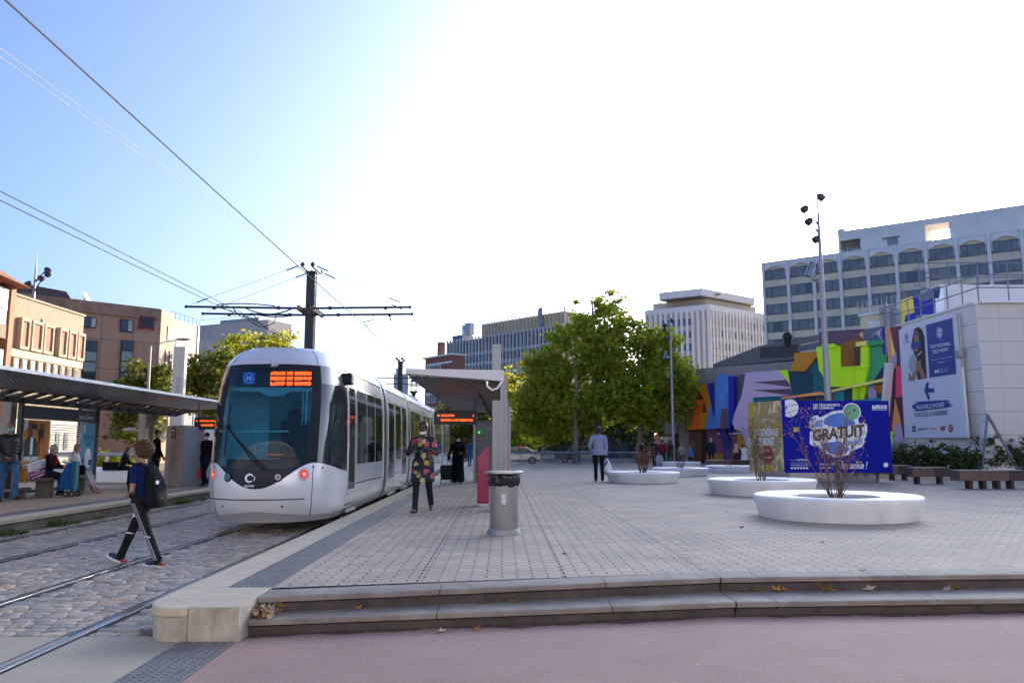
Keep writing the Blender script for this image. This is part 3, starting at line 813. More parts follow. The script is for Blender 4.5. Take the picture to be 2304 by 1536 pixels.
# corner house with bay windows and tiled roof, far left
pA = at_x(38, 700, XB+.8)
t, Lw = bldg('corner_house', 'orange brown corner house with stacked bay windows and a tiled roof', (XB+.8, pA.y-7), (XB+.8, pA.y))
hA = CAMZ + (1003-632)*.991*pA.y/F
b = MB(); b.box(0, Lw-1.9, -.3, 6, 2.6, hA+.1, 0); b.box(Lw-.35, Lw, .1, 6, 2.6, hA-.15, 0); b.box(Lw-1.9,Lw-.35,.5,6,2.6,hA-.1,0); b.build('wall', mat('orange_brown_render', (.40,.205,.115), .8, 0, .08, 1.5), t, local=True)
b = MB(); b.box(-.5, Lw-.1, .25, 6, 0, 2.6); b.build('base_wall', M_BUFF, t, local=True)
for k, (z0, z1) in enumerate(((hA-2.05, hA-.45), (hA-4.9, hA-3.35))):
    b = MB(); b.box(Lw-1.85, Lw-.45, .18, .49, z0-.06, z1+.06); wo = b.build('bay_window', mat('bay_white', (.34,.32,.27), .5), t, local=True)
    for q in range(3):
        b = MB(); b.box(Lw-1.78+q*.45, Lw-1.78+q*.45+.38, .15, .178, z0+.62, z1); b.build('pane', mat('bright_pane', (.32,.36,.36), .15, 0, .3, 2), wo, local=True)
    b = MB(); b.box(Lw-1.83, Lw-.48, .13, .179, z0-.72, z0-.08); b.build('spandrel', mat('olive_panel', (.16,.13,.07), .7, 0, .3, 6), t, local=True)
b = MB(); 
r0 = [(-1,-.9,hA+.1),(Lw+.2,-.5,hA-.25),(Lw+.2,6.2,hA-.25),(-1,6.2,hA+.1)]; r1 = [(-2.5,2.9,hA+3.1),(Lw-2.2,3.0,hA+2.1),(Lw-2.2,3.3,hA+2.1),(-2.5,3.3,hA+3.1)]
b.loft([r0, r1]); b.build('roof', mat('clay_tiles', (.27,.10,.05), .8, 0, .25, 6, .5, 14), t, local=True)
b = MB(); ax, ay = Lw+.3, 1.5
b.tube([(ax,ay,hA-.3),(ax,ay,hA+1.0)], .02, 5)
for z in (.15,.55,.95): b.tube([(ax-.18,ay-.1,hA+z),(ax+.22,ay+.1,hA+z+.06)], .014, 4)
b.build('aerial', LPOLE, t, local=True)
# rose building behind it
pC1 = at_y(357, 760, 58); pC0 = pC1 - Vector((.73,.68,0))*13
t, Lw = bldg('rose_brown_building', 'rose brown concrete building with narrow dark window strips and a dark roof', pC0, pC1)
hC = CAMZ + (1003-690)*.991*58/F
b = MB(); b.box(0, Lw, .25, 9, 0, hC-.05, 0); b.build('wall', M_ROSE, t, local=True)
rc = t.rotation_euler.z
def cl(px, py):   # pixel -> local (x, z) on that facade
    pl_ = Plane(pC0, pC1); h = pl_.hit(px, py); return ((h-Vector((pC0.x,pC0.y,0))).dot(pl_.d), h.z)
b = MB()
for px in (227, 300):
    x, z = cl(px, 800); b.box(x-.012, x+.012, .235, .249, 0, hC-.06)
for py in (700, 768, 832): 
    x, z = cl(300, py); b.box(0, Lw, .238, .249, z-.014, z+.014)
b.build('panel_joint', mat('joint_dark_brown', (.11,.075,.06), .9), t, local=True)  # dark brown panel joints
for (xa, ya, xb, yb_, nm) in ((189,711,217,738,'w'), (273,717,299,747,'w')):
    x0, z1 = cl(xa, ya); x1, z0 = cl(xb, yb_)
    b = MB(); b.box(x0, x1, .12, .24, z0, z1); wo = b.build('window', BLACK, t, local=True)
    b = MB(); b.box(x0+.62*(x1-x0), x1-.05, .08, .119, z0+.06, z1-.06); b.build('pane', mat('bright_pane', (.32,.36,.36), .15), wo, local=True)
    b = MB(); b.box(x0+.05, x0+.57*(x1-x0), .10, .119, z0+.06, z1-.06); b.build('pane', M_DPANE, wo, local=True)
for xa, xb in ((191, 212), (275, 294)):
    x0, z1 = cl(xa, 764); x1, z0 = cl(xb, 905)
    b = MB(); b.box(x0, x1, .10, .24, z0-2.4, z1); wo = b.build('window_strip', mat('strip_frame', (.03,.035,.04), .4), t, local=True)
    nrow = 9; hh = (z1-z0+2.4)/nrow
    for q in range(nrow):
        b = MB(); zz = z1-(q+1)*hh; b.box(x0+.06, x1-.06, .06, .099, zz+.05, zz+hh-.05); b.build('pane', (M_DPANE if q % 3 == 0 else mat('strip_pane_blue', (.20,.26,.28), .15, 0, .2, 1)), wo, local=True)
x0, z1 = cl(314, 708); x1, z0 = cl(348, 742)
b = MB(); k = 10
def pill(x0, x1, z0, z1, y, ins):
    pts = []
    for (a, c) in (((x0,z0),(x1,z0)), ((x1,z0),(x1,z1)), ((x1,z1),(x0,z1)), ((x0,z1),(x0,z0))):
        for q in range(k):
            f = q/k; x = a[0]+(c[0]-a[0])*f; z = a[1]+(c[1]-a[1])*f; i = ins*math.sin(PI*f)
            if a[1] == c[1]: z += i if a[1] == z0 else -i
            else: x += -i if a[0] == x1 else i
            pts.append((x, y, z))
    return pts
b.poly(pill(x0, x1, z0, z1, .04, .05), (0,.19,0)); so = b.build('banner', mat('dark_red_edge', (.25,.03,.03), .7), t, local=True)
b = MB(); b.poly(pill(x0+.07, x1-.07, z0+.08, z1-.08, .02, .05), (0,.018,0)); b.build('banner_face', mat('banner_navy', (.03,.03,.05), .7), so, local=True)
b = MB(); b.box(.0, Lw+.0, .05, .24, hC-.9, hC-.06); b.build('stained_parapet', mat('stained_concrete', (.25,.165,.125), .9, 0, .25, 1.5, dirt=.8), t, local=True)
xd, zd = cl(192, 650)
b = MB(); b.loft([[(0,2.5,hC),(xd,2.5,hC),(xd,8,hC),(0,8,hC)],[(0,3.2,hC+1.5),(xd-.4,3.2,hC+.95),(xd-.4,8,hC+.95),(0,8,hC+1.5)]]); b.build('roof', M_ROOFD, t, local=True)
b = MB(); dc = Vector((xd+.75, 2.0, hC+.35)); n_ = Vector((.75,-.5,.42)).normalized(); a_ = n_.cross(Vector((0,0,1))).normalized(); u_ = n_.cross(a_)
b.loft([[dc - n_*(.22*(1-q*q)) + (a_*math.cos(2*PI*i/18)+u_*math.sin(2*PI*i/18))*(.62*q+.001) for i in range(18)] for q in (0,.35,.7,1.0)]); b.tube([dc-n_*.2, dc-Vector((0,-.3,.6))], .05, 6)
b.build('satellite_dish', mat('dish_cream', (.6,.55,.42), .6), t, local=True, smooth=60)
# return wall of the same building, sunlight painted in as a lighter tone
P2 = Vector((pC1.x, pC1.y+.02, 0)); pe = at_x(389, 760, pC1.x)
vx = Vector((0,1,0)); 
t2 = t
im = wm(t).inverted()
b = MB(); q0 = (pC1.x+.01, pC1.y+.02); b.prism([(pC1.x-6, pC1.y+.5), (pC1.x, pC1.y+.25), (pC1.x, pe.y), (pC1.x-6, pe.y)], 0, hC-.06); b.build('return_wall', mat('sun_painted_rose_wall', (.42,.30,.215), .8, 0, .06, .8, dirt=.15), t)
for py0, py1, pxa, pxb in ((732,764,373,382),(786,835,371,377),(790,835,380,386)):
    ya = at_x(pxa, 800, pC1.x).y; yb2 = at_x(pxb, 800, pC1.x).y
    z1 = at_x(pxa, py0, pC1.x).z; z0 = at_x(pxa, py1, pC1.x).z
    b = MB(); b.box(pC1.x, pC1.x+.06, ya, yb2, z0, z1); b.build('window', BLACK, t)
# pale blocks further back
M_PALE = mat('pale_grey_render', (.40,.38,.37), .8, 0, .05, .3, dirt=.08)
for (xa, xb, y0, top, y2, label) in ((385, 444, 92, 714, 98, 'plain pale grey block with white corner beyond the rose brown building'), (442, 600, 118, 731, 112, 'wide low pale grey building with roof equipment behind the left trees')):
    P0 = at_y(xa, 800, y0); P1 = at_y(xb, 800, y2)
    t, Lw = bldg('apartment_block', label, P0, P1)
    hh = CAMZ + (1003-top)*.991*y0/F
    b = MB(); b.box(0, Lw, 0, 5, 0, hh); b.build('wall', M_PALE, t, local=True)
    b = MB()
    for i in range(7): b.tube([(Lw*i/6.01, .3, hh), (Lw*i/6.01, .3, hh+.9)], .03, 4)
    b.tube([(0,.3,hh+.9),(Lw,.3,hh+.9)], .03, 4); b.build('roof_railing', LPOLE, t, local=True)
    if xb < 500:
        b = MB(); b.box(Lw-.25, Lw+.05, -.1, 5.05, 0, hh-.02); b.build('corner_trim', WHITE, t, local=True)
        for f in range(4):
            m_ = MB(); m_.box(Lw*.15, Lw*.3, -.05, 0, hh-4-f*3, hh-2.6-f*3); m_.build('window', M_PANE, t, local=True)
    else:
        b = MB(); b.box(Lw*.25, Lw*.8, 1, 4, hh, hh+.7); b.build('roof_unit', LPOLE, t, local=True)
        for i in range(4):
            m_ = MB(); m_.box(.8+i*1.1, 1.7+i*1.1, -.06, 0, hh-4.6, hh-2.4); m_.build('window', mat('tan_window', (.52,.44,.36), .3), t, local=True)  # windows in a plain tan colour

# ---- added unseen street front behind the camera, there to bounce light into the square
t, Lw = bldg('bounce_street_front', 'long sunlit pale grey street front on the other side of the road behind the photographer', (70, -24), (-75, -24))
b = MB(); b.box(0, Lw, 0, 12, 0, 21); b.build('wall', mat('bounce_wall_grey', (.50,.52,.56), .8, 0, .06, .4, dirt=.1), t, local=True)
b = MB(); b.box(-.3, Lw+.3, -.5, 12, 21.01, 21.7); b.build('roof', M_PIER, t, local=True)
wp = None
for f in range(6):
    for i in range(15):
        if wp is None:
            m_ = MB(); m_.box(0, 1.6, -.12, .05, 0, 1.9); wp = m_.build('window', WHITE, t, local=True)
            m_ = MB(); m_.box(.1, 1.5, -.14, -.121, .1, 1.8); m_.build('pane', M_PANE, wp, local=True); o = wp
        else: o = copy_tree(wp, t)
        o.location = (3+i*9.4, 0, 1.2+f*3.3)
# ================================================================== MALL WITH MURAL, WHITE BLOCK
class Trace:
    """Polygons read off one part of the photograph, laid on a real wall plane with real relief."""
    def __init__(s, plane, ox, oy, k): s.pl, s.ox, s.oy, s.k = plane, ox, oy, k
    def pt(s, c, off): return s.pl.hit(s.ox + c[0]/s.k, s.oy + c[1]/s.k, off)
    def poly(s, b, pts, off=0.02, th=.02, m=0):
        b.poly([s.pt(p, off-th) for p in pts], s.pl.n*th, m); return b
    def disc(s, b, c, r, off=.02, th=.02, m=0, n=28, ry=None, a0=0, a1=2*PI):
        full = abs(a1-a0-2*PI) < 1e-6
        k = n if full else n+1
        pts = [(c[0]+r*math.cos(a0+(a1-a0)*i/n), c[1]-(ry or r)*math.sin(a0+(a1-a0)*i/n)) for i in range(k)]
        return s.poly(b, pts, off, th, m)
    def text(s, b, string, p0, p1, h, off=.03, m=0, bold=.0, shear=0.0):
        """baseline p0 -> p1 and height h in traced pixels"""
        A = s.pt(p0, off); B = s.pt(p1, off); Tp = s.pt((p0[0], p0[1]-h), off)
        return b.text(string, A, B-A, Tp-A, (B-A).length, (Tp-A).length, m, bold, shear)

def col3(r, g, b_, k=1.0):
    f = lambda c: ((c/255+.055)/1.055)**2.4 if c > 10 else c/3000
    return (f(r)*k, f(g)*k, f(b_)*k)
CP = {}
def paint(r, g, b_, k=1.3):
    key = (r, g, b_)
    if key not in CP: CP[key] = mat('mural_paint_%02x%02x%02x' % key, col3(r, g, b_, k), .55, 0, .05, 1.5, dirt=.10)
    return CP[key]
MALL0 = Vector((14.6, 62.0, 0)); MALL1 = MALL0 + Vector((.69, -.724, 0))*17.5
mp = Plane(MALL0, MALL1)
mall = thing('shopping_centre', 'grey shopping centre whose front wears a bright geometric mural of coloured shards', 'building', (MALL0.x, MALL0.y, 0))
M_GREYC = mat('grey_concrete_band', (.30,.28,.27), .8, 0, .12, 1, .2, 20, dirt=.3)
b = MB(); q0 = mp.at(-1.0, 0, -.3); q1 = mp.at(mp.len+4, 0, -.3)
bk = -mp.n*14
hm = mp.hit(1600, 826).z
b.prism([(q0.x,q0.y),(q1.x,q1.y),((q1+bk).x,(q1+bk).y),((q0+bk).x,(q0+bk).y)], 0, hm); b.build('wall', M_GREYC, mall)
b = MB()
for u in (1.5, 4.5, 7.6, 10.6): 
    a = mp.at(u, 0, -.3); c = mp.at(u+.22, 0, -.3); b.poly([(a.x,a.y,hm-1.5),(c.x,c.y,hm-1.5),(c.x,c.y,hm-.03),(a.x,a.y,hm-.03)], mp.n*.12)
b.build('pilaster', M_GREYC, mall)
T = Trace(mp, 1540, 740, 4.608)
def mural(pieces, name, parent=mall):
    mats = []; b = MB()
    for colr, off, th, pts in pieces:
        mt = paint(*colr)
        if mt not in mats: mats.append(mt)
        T.poly(b, pts, off, th, mats.index(mt))
    return b.build(name, mats, parent)
ORD=(170,95,20); OCH=(185,120,25); DKB=(70,50,45); ORG=(235,95,25); BLU=(80,120,190); NAV=(20,35,140); PLUM=(95,70,85); MAU=(185,165,190); MAU2=(165,150,180); TEAL=(10,60,75); TEAL2=(10,95,105); TEAL3=(30,130,140); CHA=(190,240,10); GRN=(60,150,100); BRN=(135,85,10); PEA=(235,165,120); SAL=(245,150,90); PINK=(235,70,110); WINE=(95,35,60); YEL=(245,215,110); SLATE=(90,95,115); OLV=(110,100,50); DGR=(35,40,60)
mural([
 (PLUM,.0,.3,[(545,490),(660,455),(1340,455),(1340,1040),(30,1045),(60,640),(280,570)]),
 (OLV,.30,.3,[(30,1060),(40,830),(60,700),(110,640),(120,800),(70,1050)]),
 (OCH,.42,.4,[(60,640),(150,600),(275,568),(320,700),(240,1035),(60,1045)]),
 (DKB,.43,.015,[(90,620),(150,600),(232,735),(140,730)]),
 (DKB,.43,.015,[(232,740),(262,862),(215,868)]),
 (ORG,.46,.04,[(140,735),(228,735),(224,815),(200,868),(138,872)]),
 (ORG,.46,.04,[(128,885),(192,882),(206,955),(182,1040),(122,1042)]),
 (OLV,.43,.015,[(75,1045),(130,870),(120,700),(70,720)]),
 (BLU,.44,.015,[(322,700),(375,560),(380,1035),(246,1037)]),
 (BLU,.6,.6,[(358,1030),(358,560),(372,510),(400,475),(430,465),(462,478),(484,505),(495,560),(495,1030)]),
 (BLU,.75,.15,[(372,690),(478,672),(478,1030),(372,1030)]),
 (PLUM,.76,.012,[(440,830),(495,822),(495,1030),(420,1040)]),
 (NAV,.55,.5,[(272,572),(345,558),(375,690),(445,1035),(375,1040)]),
 (DKB,.56,.012,[(325,565),(345,558),(445,1035),(420,1037),(375,700)]),
 (NAV,.5,.45,[(490,500),(545,490),(552,660),(540,860),(505,1080),(492,1030)]),
], 'mural_panel')
mural([
 (MAU,.35,.3,[(660,455),(1000,430),(1095,428),(1140,690),(735,712),(735,1040),(548,1040),(512,945),(615,700)]),
 (PLUM,.365,.012,[(730,552),(1080,530),(1130,604)]),
 (PLUM,.366,.012,[(730,636),(1130,620),(1137,692)]),
 (CHA,.40,.045,[(1000,432),(1095,428),(1120,560)]),
 (MAU2,.36,.02,[(548,1040),(735,1040),(760,1230),(670,1230),(640,1130),(610,1060)]),
 (TEAL,.30,.25,[(1098,428),(1340,460),(1350,700),(1142,690)]),
 (TEAL2,.25,.2,[(735,712),(1140,692),(1200,740),(735,775)]),
 (TEAL2,.24,.2,[(1280,445),(1410,290),(1500,300),(1500,730),(1345,700),(1340,460)]),
 (OCH,.5,.5,[(1172,255),(1410,238),(1410,285),(1280,445),(1118,440),(1172,330)]),
 (PLUM,.2,.3,[(1408,30),(1890,0),(1940,130),(1620,165),(1410,190)]),
], 'mural_panel')
mural([
 (SLATE,.25,.3,[(1870,10),(2100,-30),(2110,120),(1830,150)]),
 (MAU,.27,.02,[(1925,95),(2060,-5),(2040,55),(2068,118),(2000,50)]),
 (PEA,.27,.02,[(1820,60),(1865,28),(1870,100)]),
 (BRN,.28,.03,[(1620,160),(1830,95),(1870,115),(1835,170),(1620,200)]),
 (GRN,.35,.3,[(1920,140),(2105,118),(2110,380),(2000,520),(1920,620)]),
 (GRN,.6,.25,[(1945,132),(2100,115),(2105,160),(1945,185)]),
 (DGR,.36,.02,[(2080,390),(2140,380),(2140,540),(1990,530)]),
 (CHA,.7,.65,[(1410,195),(1620,175),(1670,205),(1870,200),(1945,170),(1945,395),(1915,580),(1690,605),(1560,600),(1500,520),(1440,430)]),
 (CHA,.95,.25,[(1480,178),(1615,162),(1620,205),(1480,222)]),
 (YEL,.95,.25,[(1835,150),(1945,135),(1942,180),(1835,190)]),
 (CHA,.82,.12,[(1520,215),(1535,215),(1545,595),(1530,595)]),
 (CHA,.82,.12,[(1660,400),(1925,395),(1922,412),(1662,420)]),
 (CHA,.82,.12,[(1668,420),(1682,420),(1688,600),(1674,600)]),
 (CHA,.82,.12,[(1800,398),(1816,398),(1830,735),(1815,735)]),
 (BRN,.715,.015,[(1665,205),(1870,195),(1870,388),(1670,400)]),
 (BRN,.80,.08,[(1786,200),(1806,198),(1808,392),(1790,394)]),
 (DKB,.72,.012,[(1812,200),(1866,198),(1866,385),(1815,388)]),
 (CHA,.5,.45,[(1770,600),(1840,595),(1835,740),(1775,740)]),
 (CHA,.5,.45,[(1850,600),(1915,590),(1890,740),(1845,740)]),
 (YEL,1.0,.2,[(1585,640),(2145,515),(2145,545),(1590,660)]),
 (TEAL3,.4,.4,[(1590,660),(1680,640),(1680,745),(1585,745)]),
 (TEAL,.38,.35,[(1680,640),(1770,620),(1775,745),(1680,745)]),
 (MAU2,.3,.25,[(1920,600),(2010,580),(2010,730),(1925,730)]),
 (DKB,.31,.25,[(2010,580),(2145,550),(2145,720),(2010,735)]),
 (ORD,.33,.03,[(1975,600),(2110,565),(2090,640),(2040,670)]),
 (TEAL3,.5,.45,[(1770,740),(2150,712),(2160,1000),(1770,1000)]),
 (NAV,.5,.4,[(2085,0),(2108,-20),(2118,250),(2090,270)]),
], 'mural_panel')
mural([(SAL,.9,.2,[(1060,715),(1460,655),(1580,690),(1460,690),(1070,730)])], 'mural_beam')
# ground floor behind the overhang: brown doors, yellow door, canopy line
mural([
 ((90,60,50),-.2,.08,[(30,1050),(165,1048),(165,1380),(30,1380)]),
 ((40,25,28),-.12,.15,[(168,1046),(212,1046),(215,1400),(168,1400)]),
 ((110,70,95),-.2,.08,[(215,1046),(520,1040),(535,1300),(215,1350)]),
 ((175,125,20),-.15,.1,[(535,1050),(640,1045),(655,1260),(535,1260)]),
 ((200,190,200),.0,.1,[(335,1078),(668,1070),(668,1084),(335,1092)]),
 ((165,110,25),-.16,.09,[(215,1280),(480,1290),(520,1370),(215,1375)]),
 ((35,30,110),.3,.4,[(375,1040),(445,1035),(480,1150),(490,1370),(430,1370),(420,1160)]),
], 'shopfront')
b = MB()
for i in range(3): T.poly(b, [(60,1180+i*55),(160,1180+i*55),(160,1188+i*55),(60,1188+i*55)], -.1, .05)
T.poly(b, [(60,1180),(66,1180),(66,1370),(60,1370)], -.099, .05); T.poly(b, [(154,1180),(160,1180),(160,1370),(154,1370)], -.099, .05); b.build('door_frame', mat('bronze_frame', (.16,.11,.06), .5), mall)
# sloped dark roof behind the grey band, roof railing
M_CORR = mat('ribbed_dark_roof', (.10,.10,.115), .6, .2, .1, 1)
p_ = Plane(mp.at(0,0,-5), mp.at(10,0,-5))
b = MB(); A = [p_.hit(1604, 819), p_.hit(1708, 778), p_.hit(1845, 752), p_.hit(1845, 803), p_.hit(1604, 826)]
b.poly(A, -mp.n*8); ro = b.build('roof', mat('roof_dark', (.17,.165,.165), .8), mall)
b = MB()
for i in range(22):
    f = i/22; z0 = A[4].z+.1; z1 = A[1].z
    b.poly([p_.hit(1710, 782+i*1.05, .02), p_.hit(1796, 775+i*1.25, .02), p_.hit(1796, 775.7+i*1.25, .02), p_.hit(1710, 782.6+i*1.05, .02)], p_.n*.04)
b.build('roof_rib', M_CORR, ro)
b = MB()
for i in range(12): 
    a = mp.hit(1799+i*4.2, 791-i*.5, -.2); b.tube([a, a-Vector((0,0,(16+i*.2)*.033))], .02, 4)
b.tube([mp.hit(1799,775,-.2), mp.hit(1845,766,-.2)], .03, 4); b.tube([mp.hit(1799,791,-.2), mp.hit(1845,785,-.2)], .03, 4)
b.build('railing', WHITE, mall)
a = p_.hit(1772, 760); b = MB(); b.lathe([(.02,.55),(.25,.52),(.38,.34),(.40,.15),(.3,.0),(.2,-.6)], 16, tuple(a-Vector((0,0,.1)))); b.build('roof_vent', BLACK, mall, smooth=40)
# upper volumes: cream plant room with railings, blue painted gable
p2 = Plane(mp.at(0,0,-8), mp.at(10,0,-8))
t = thing('plant_room', 'cream rooftop plant room with railing and ducts above the mural', 'roof structure', p2.hit(1965, 760))
b = MB(); b.poly([p2.hit(1936,712), p2.hit(2000,702), p2.hit(2000,765), p2.hit(1936,765)], -p2.n*5); b.build('wall', M_CREAM, t)
b = MB(); b.poly([p2.hit(1933,708,.2), p2.hit(2002,697,.2), p2.hit(2002,702,.2), p2.hit(1933,713,.2)], -p2.n*5.4); b.build('roof_slab', M_WW, t)
b = MB(); b.poly([p2.hit(1953,724,.03), p2.hit(1980,722,.03), p2.hit(1980,736,.03), p2.hit(1953,738,.03)], p2.n*.03); b.build('hatch', WHITE, t)
b = MB()
for i in range(9): a = p2.hit(1931+i*11, 708-i*1.6, .1); b.tube([a, a+Vector((0,0,1.0))], .03, 4)
for dz in (.5,1.0): b.tube([p2.hit(1931,708,.1)+Vector((0,0,dz)), p2.hit(2019,695,.1)+Vector((0,0,dz))], .03, 4)
b.build('railing', LPOLE, t)
b = MB(); 
for (x, y, r) in ((2006,735,.35),(2016,728,.28),(2026,738,.3)): b.lathe([(r,-1.6),(r,.9),(r*1.3,1.0),(r*1.3,1.3)], 10, tuple(p2.hit(x,y,.6)))
b.tube([p2.hit(1985,706,.2), p2.hit(1985,690,.2)], .14, 6); b.tube([p2.hit(1993,704,.2), p2.hit(1995,684,.2), p2.hit(2003,700,.3)], .14, 6)
b.build('duct', LPOLE, t, smooth=40)

# ---- white tiled block with the huge poster; side wall parallel to the tracks
WX = 20.0
C0 = at_x(2192, 680, WX); C1 = at_x(2030, 735, WX)
zt = (C0.z + C1.z)/2
ws = Plane((WX, C1.y), (WX, C0.y))
def tile_mat(name, col, sx, sz, axis):
    m = bpy.data.materials.new(name); m.use_nodes = True; nt = m.node_tree; p = nt.nodes['Principled BSDF']
    tc = nd(nt, 'ShaderNodeTexCoord'); sp = nd(nt, 'ShaderNodeSeparateXYZ'); L(nt, tc.outputs['Object'], sp.inputs[0])
    fx = math_n(nt, 'FRACT', math_n(nt, 'DIVIDE', sp.outputs[axis], sx)); fz = math_n(nt, 'FRACT', math_n(nt, 'DIVIDE', sp.outputs[2], sz))
    j = math_n(nt, 'MAXIMUM', math_n(nt, 'MULTIPLY', math_n(nt, 'LESS_THAN', fx, .025/sx), .45), math_n(nt, 'LESS_THAN', fz, .03/sz))
    n1 = nd(nt, 'ShaderNodeTexNoise'); n1.inputs['Scale'].default_value = .9; n1.inputs['Detail'].default_value = 7; L(nt, tc.outputs['Object'], n1.inputs['Vector'])
    mx = nd(nt, 'ShaderNodeMix', data_type='RGBA'); mx.inputs[6].default_value = (*[c*.88 for c in col],1); mx.inputs[7].default_value = (*[c*1.08 for c in col],1); L(nt, n1.outputs[0], mx.inputs[0])
    m2 = nd(nt, 'ShaderNodeMix', data_type='RGBA'); m2.inputs[7].default_value = (.16,.165,.19,1); L(nt, math_n(nt, 'MULTIPLY', j, .7), m2.inputs[0]); L(nt, mx.outputs[2], m2.inputs[6])
    L(nt, m2.outputs[2], p.inputs['Base Color']); p.inputs['Roughness'].default_value = .4
    _mc[name] = m; return m
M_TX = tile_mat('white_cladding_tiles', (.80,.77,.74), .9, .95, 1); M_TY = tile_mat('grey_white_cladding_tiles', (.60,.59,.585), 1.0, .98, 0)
blk = thing('white_tiled_building', 'white tiled windowless building with a sloped corner and rooftop railings at the frame edge', 'building', (WX, C0.y, 0))
xb = WX+.75
b = MB()
ct = (WX+.02, C0.y); cb = (WX+.75, C0.y-.25)
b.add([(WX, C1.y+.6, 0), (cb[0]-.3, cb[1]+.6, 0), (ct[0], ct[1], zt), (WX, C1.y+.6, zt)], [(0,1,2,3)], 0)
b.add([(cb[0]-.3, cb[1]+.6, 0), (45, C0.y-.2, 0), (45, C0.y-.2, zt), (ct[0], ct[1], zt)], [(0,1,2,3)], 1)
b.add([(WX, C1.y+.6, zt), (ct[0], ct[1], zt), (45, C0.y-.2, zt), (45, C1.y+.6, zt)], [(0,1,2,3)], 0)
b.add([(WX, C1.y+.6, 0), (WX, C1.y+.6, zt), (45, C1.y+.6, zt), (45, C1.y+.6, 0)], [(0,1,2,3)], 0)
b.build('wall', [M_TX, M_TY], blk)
# folded triangular base at the corner
a0 = at_y(2229, 931, C0.y-.35); a1 = at_y(2196, 1004, C0.y-.5); a2 = at_y(2274, 1004, C0.y-.75)
b = MB(); b.poly([(a0.x, C0.y-.1, a0.z), (a1.x, C0.y-.62, .2), (a2.x+.35, C0.y-.82, .2)], (0,.35,0)); b.build('folded_base', [M_TY], blk)
b = MB(); e = [(a0.x, C0.y-.14, a0.z), (a1.x, C0.y-.68, .2)]; b.tube(e, .05, 6); b.tube([e[0], (a2.x+.35, C0.y-.86, .2)], .05, 6); b.build('base_trim', mat('grey_trim', (.18,.18,.21), .5), blk)
b = MB(); b.box(WX-.06, WX+.14, C0.y+.02, C1.y+.6, zt+.003, zt+.10); b.box(WX+.15, 45, C0.y-.27, C0.y+.0, zt+.003, zt+.10); b.build('coping', M_WW, blk)
# rooftop railing along both edges + upper white volume
b = MB(); k = 7
for i in range(k+1):
    y = C1.y+2+(C0.y-C1.y-2)*i/k; b.tube([(WX+.2,y,zt+.1),(WX+.2,y,zt+1.25)], .03, 5)
for i in range(1, 9): b.tube([(WX+.2+i*1.3,C0.y,zt+.1),(WX+.2+i*1.3,C0.y,zt+1.25)], .03, 5)
for dz in (.7, 1.25):
    b.tube([(WX+.2,C1.y+2,zt+dz),(WX+.2,C0.y,zt+dz),(WX+11,C0.y,zt+dz)], .028, 5)
b.build('railing', mat('blue_grey_rail', (.20,.24,.31), .5, .3), blk)
U0 = at_y(2112, 640, 44); 
b = MB(); b.box(U0.x, 50, 44, 46, zt-.5, U0.z); up_ = b.build('upper_storey', M_WW, blk)
b = MB()
for i in range(8):
    x = U0.x-1.2+i*1.7; b.tube([(x,43.8,U0.z-.1),(x,43.8,U0.z+1.3)], .035, 5)
for dz in (.45,1.3): b.tube([(U0.x-1.2,43.8,U0.z+dz-.1),(U0.x+12,43.8,U0.z+dz)], .035, 5)
for i in range(2): b.bar((U0.x-1.6,43.7,U0.z+.9-i*.95), (U0.x+.1,43.7,U0.z+.3-i*.95), .05, .05)
b.build('railing', mat('blue_grey_rail', (.20,.24,.31), .5, .3), up_)
# painted gable between
gp = Plane((U0.x-4, 43.2), (U0.x+1, 43.2)); Tg = Trace(gp, 1840, 440, 4.517)
b = MB(); mm = [paint(*c) for c in (NAV,(205,185,80),SLATE,(225,235,245),TEAL)]
Tg.poly(b, [(850,1060),(965,1020),(985,1200),(1000,1290),(860,1300)], .0, .2, 1)
Tg.poly(b, [(965,1015),(1240,920),(1200,1050),(1180,1200),(985,1210)], .02, .2, 0)
Tg.poly(b, [(965,1015),(1150,955),(1160,1050),(1060,1080)], .05, .02, 2)
Tg.poly(b, [(1190,945),(1250,915),(1225,1040),(1188,1050)], .06, .02, 4)
Tg.poly(b, [(1245,905),(1275,1000),(1275,1190),(1200,1210),(1185,1045),(1225,1050)], .08, .05, 3)
Tg.poly(b, [(890,1215),(985,1190),(1000,1300),(880,1310)], .07, .05, 0)
b.build('painted_gable', mm, blk)
# striped wall piece between mural and poster
sp_ = Plane((WX-.15, C1.y+2.2), (WX-.15, C1.y+.05)); 
Ts = Trace(ws, 1980, 680, 3.84)
mats_ = [paint(*c) for c in (WINE, SAL, MAU2, PINK, (225,225,235), YEL, (90,170,110), CHA)]
b = MB()
Ts.poly(b, [(68,225),(180,205),(232,1140),(100,1180)], .10, .3, 0)
Ts.poly(b, [(68,228),(104,215),(150,430),(165,560),(100,600)], .12, .02, 1)
Ts.poly(b, [(112,300),(150,430),(135,470),(118,420)], .13, .01, 5)
Ts.poly(b, [(120,470),(160,430),(165,530),(130,610),(100,610)], .125, .02, 2)
Ts.poly(b, [(160,560),(195,540),(215,815),(155,820)], .13, .02, 3)
Ts.poly(b, [(150,830),(190,1000),(215,1130),(130,1140),(125,1060)], .12, .02, 1)
Ts.poly(b, [(160,1050),(195,1040),(230,1200),(135,1200)], .135, .02, 2)
Ts.poly(b, [(105,1120),(132,1110),(130,1220),(110,1220)], .14, .02, 7)
b.build('painted_wall', mats_, blk)
b = MB(); P0_ = Ts.pt((155,530), .45); P1_ = Ts.pt((112,1050), .45); b.bar(P0_, P1_, .32, .32); b.build('slanted_column', M_WW, blk)
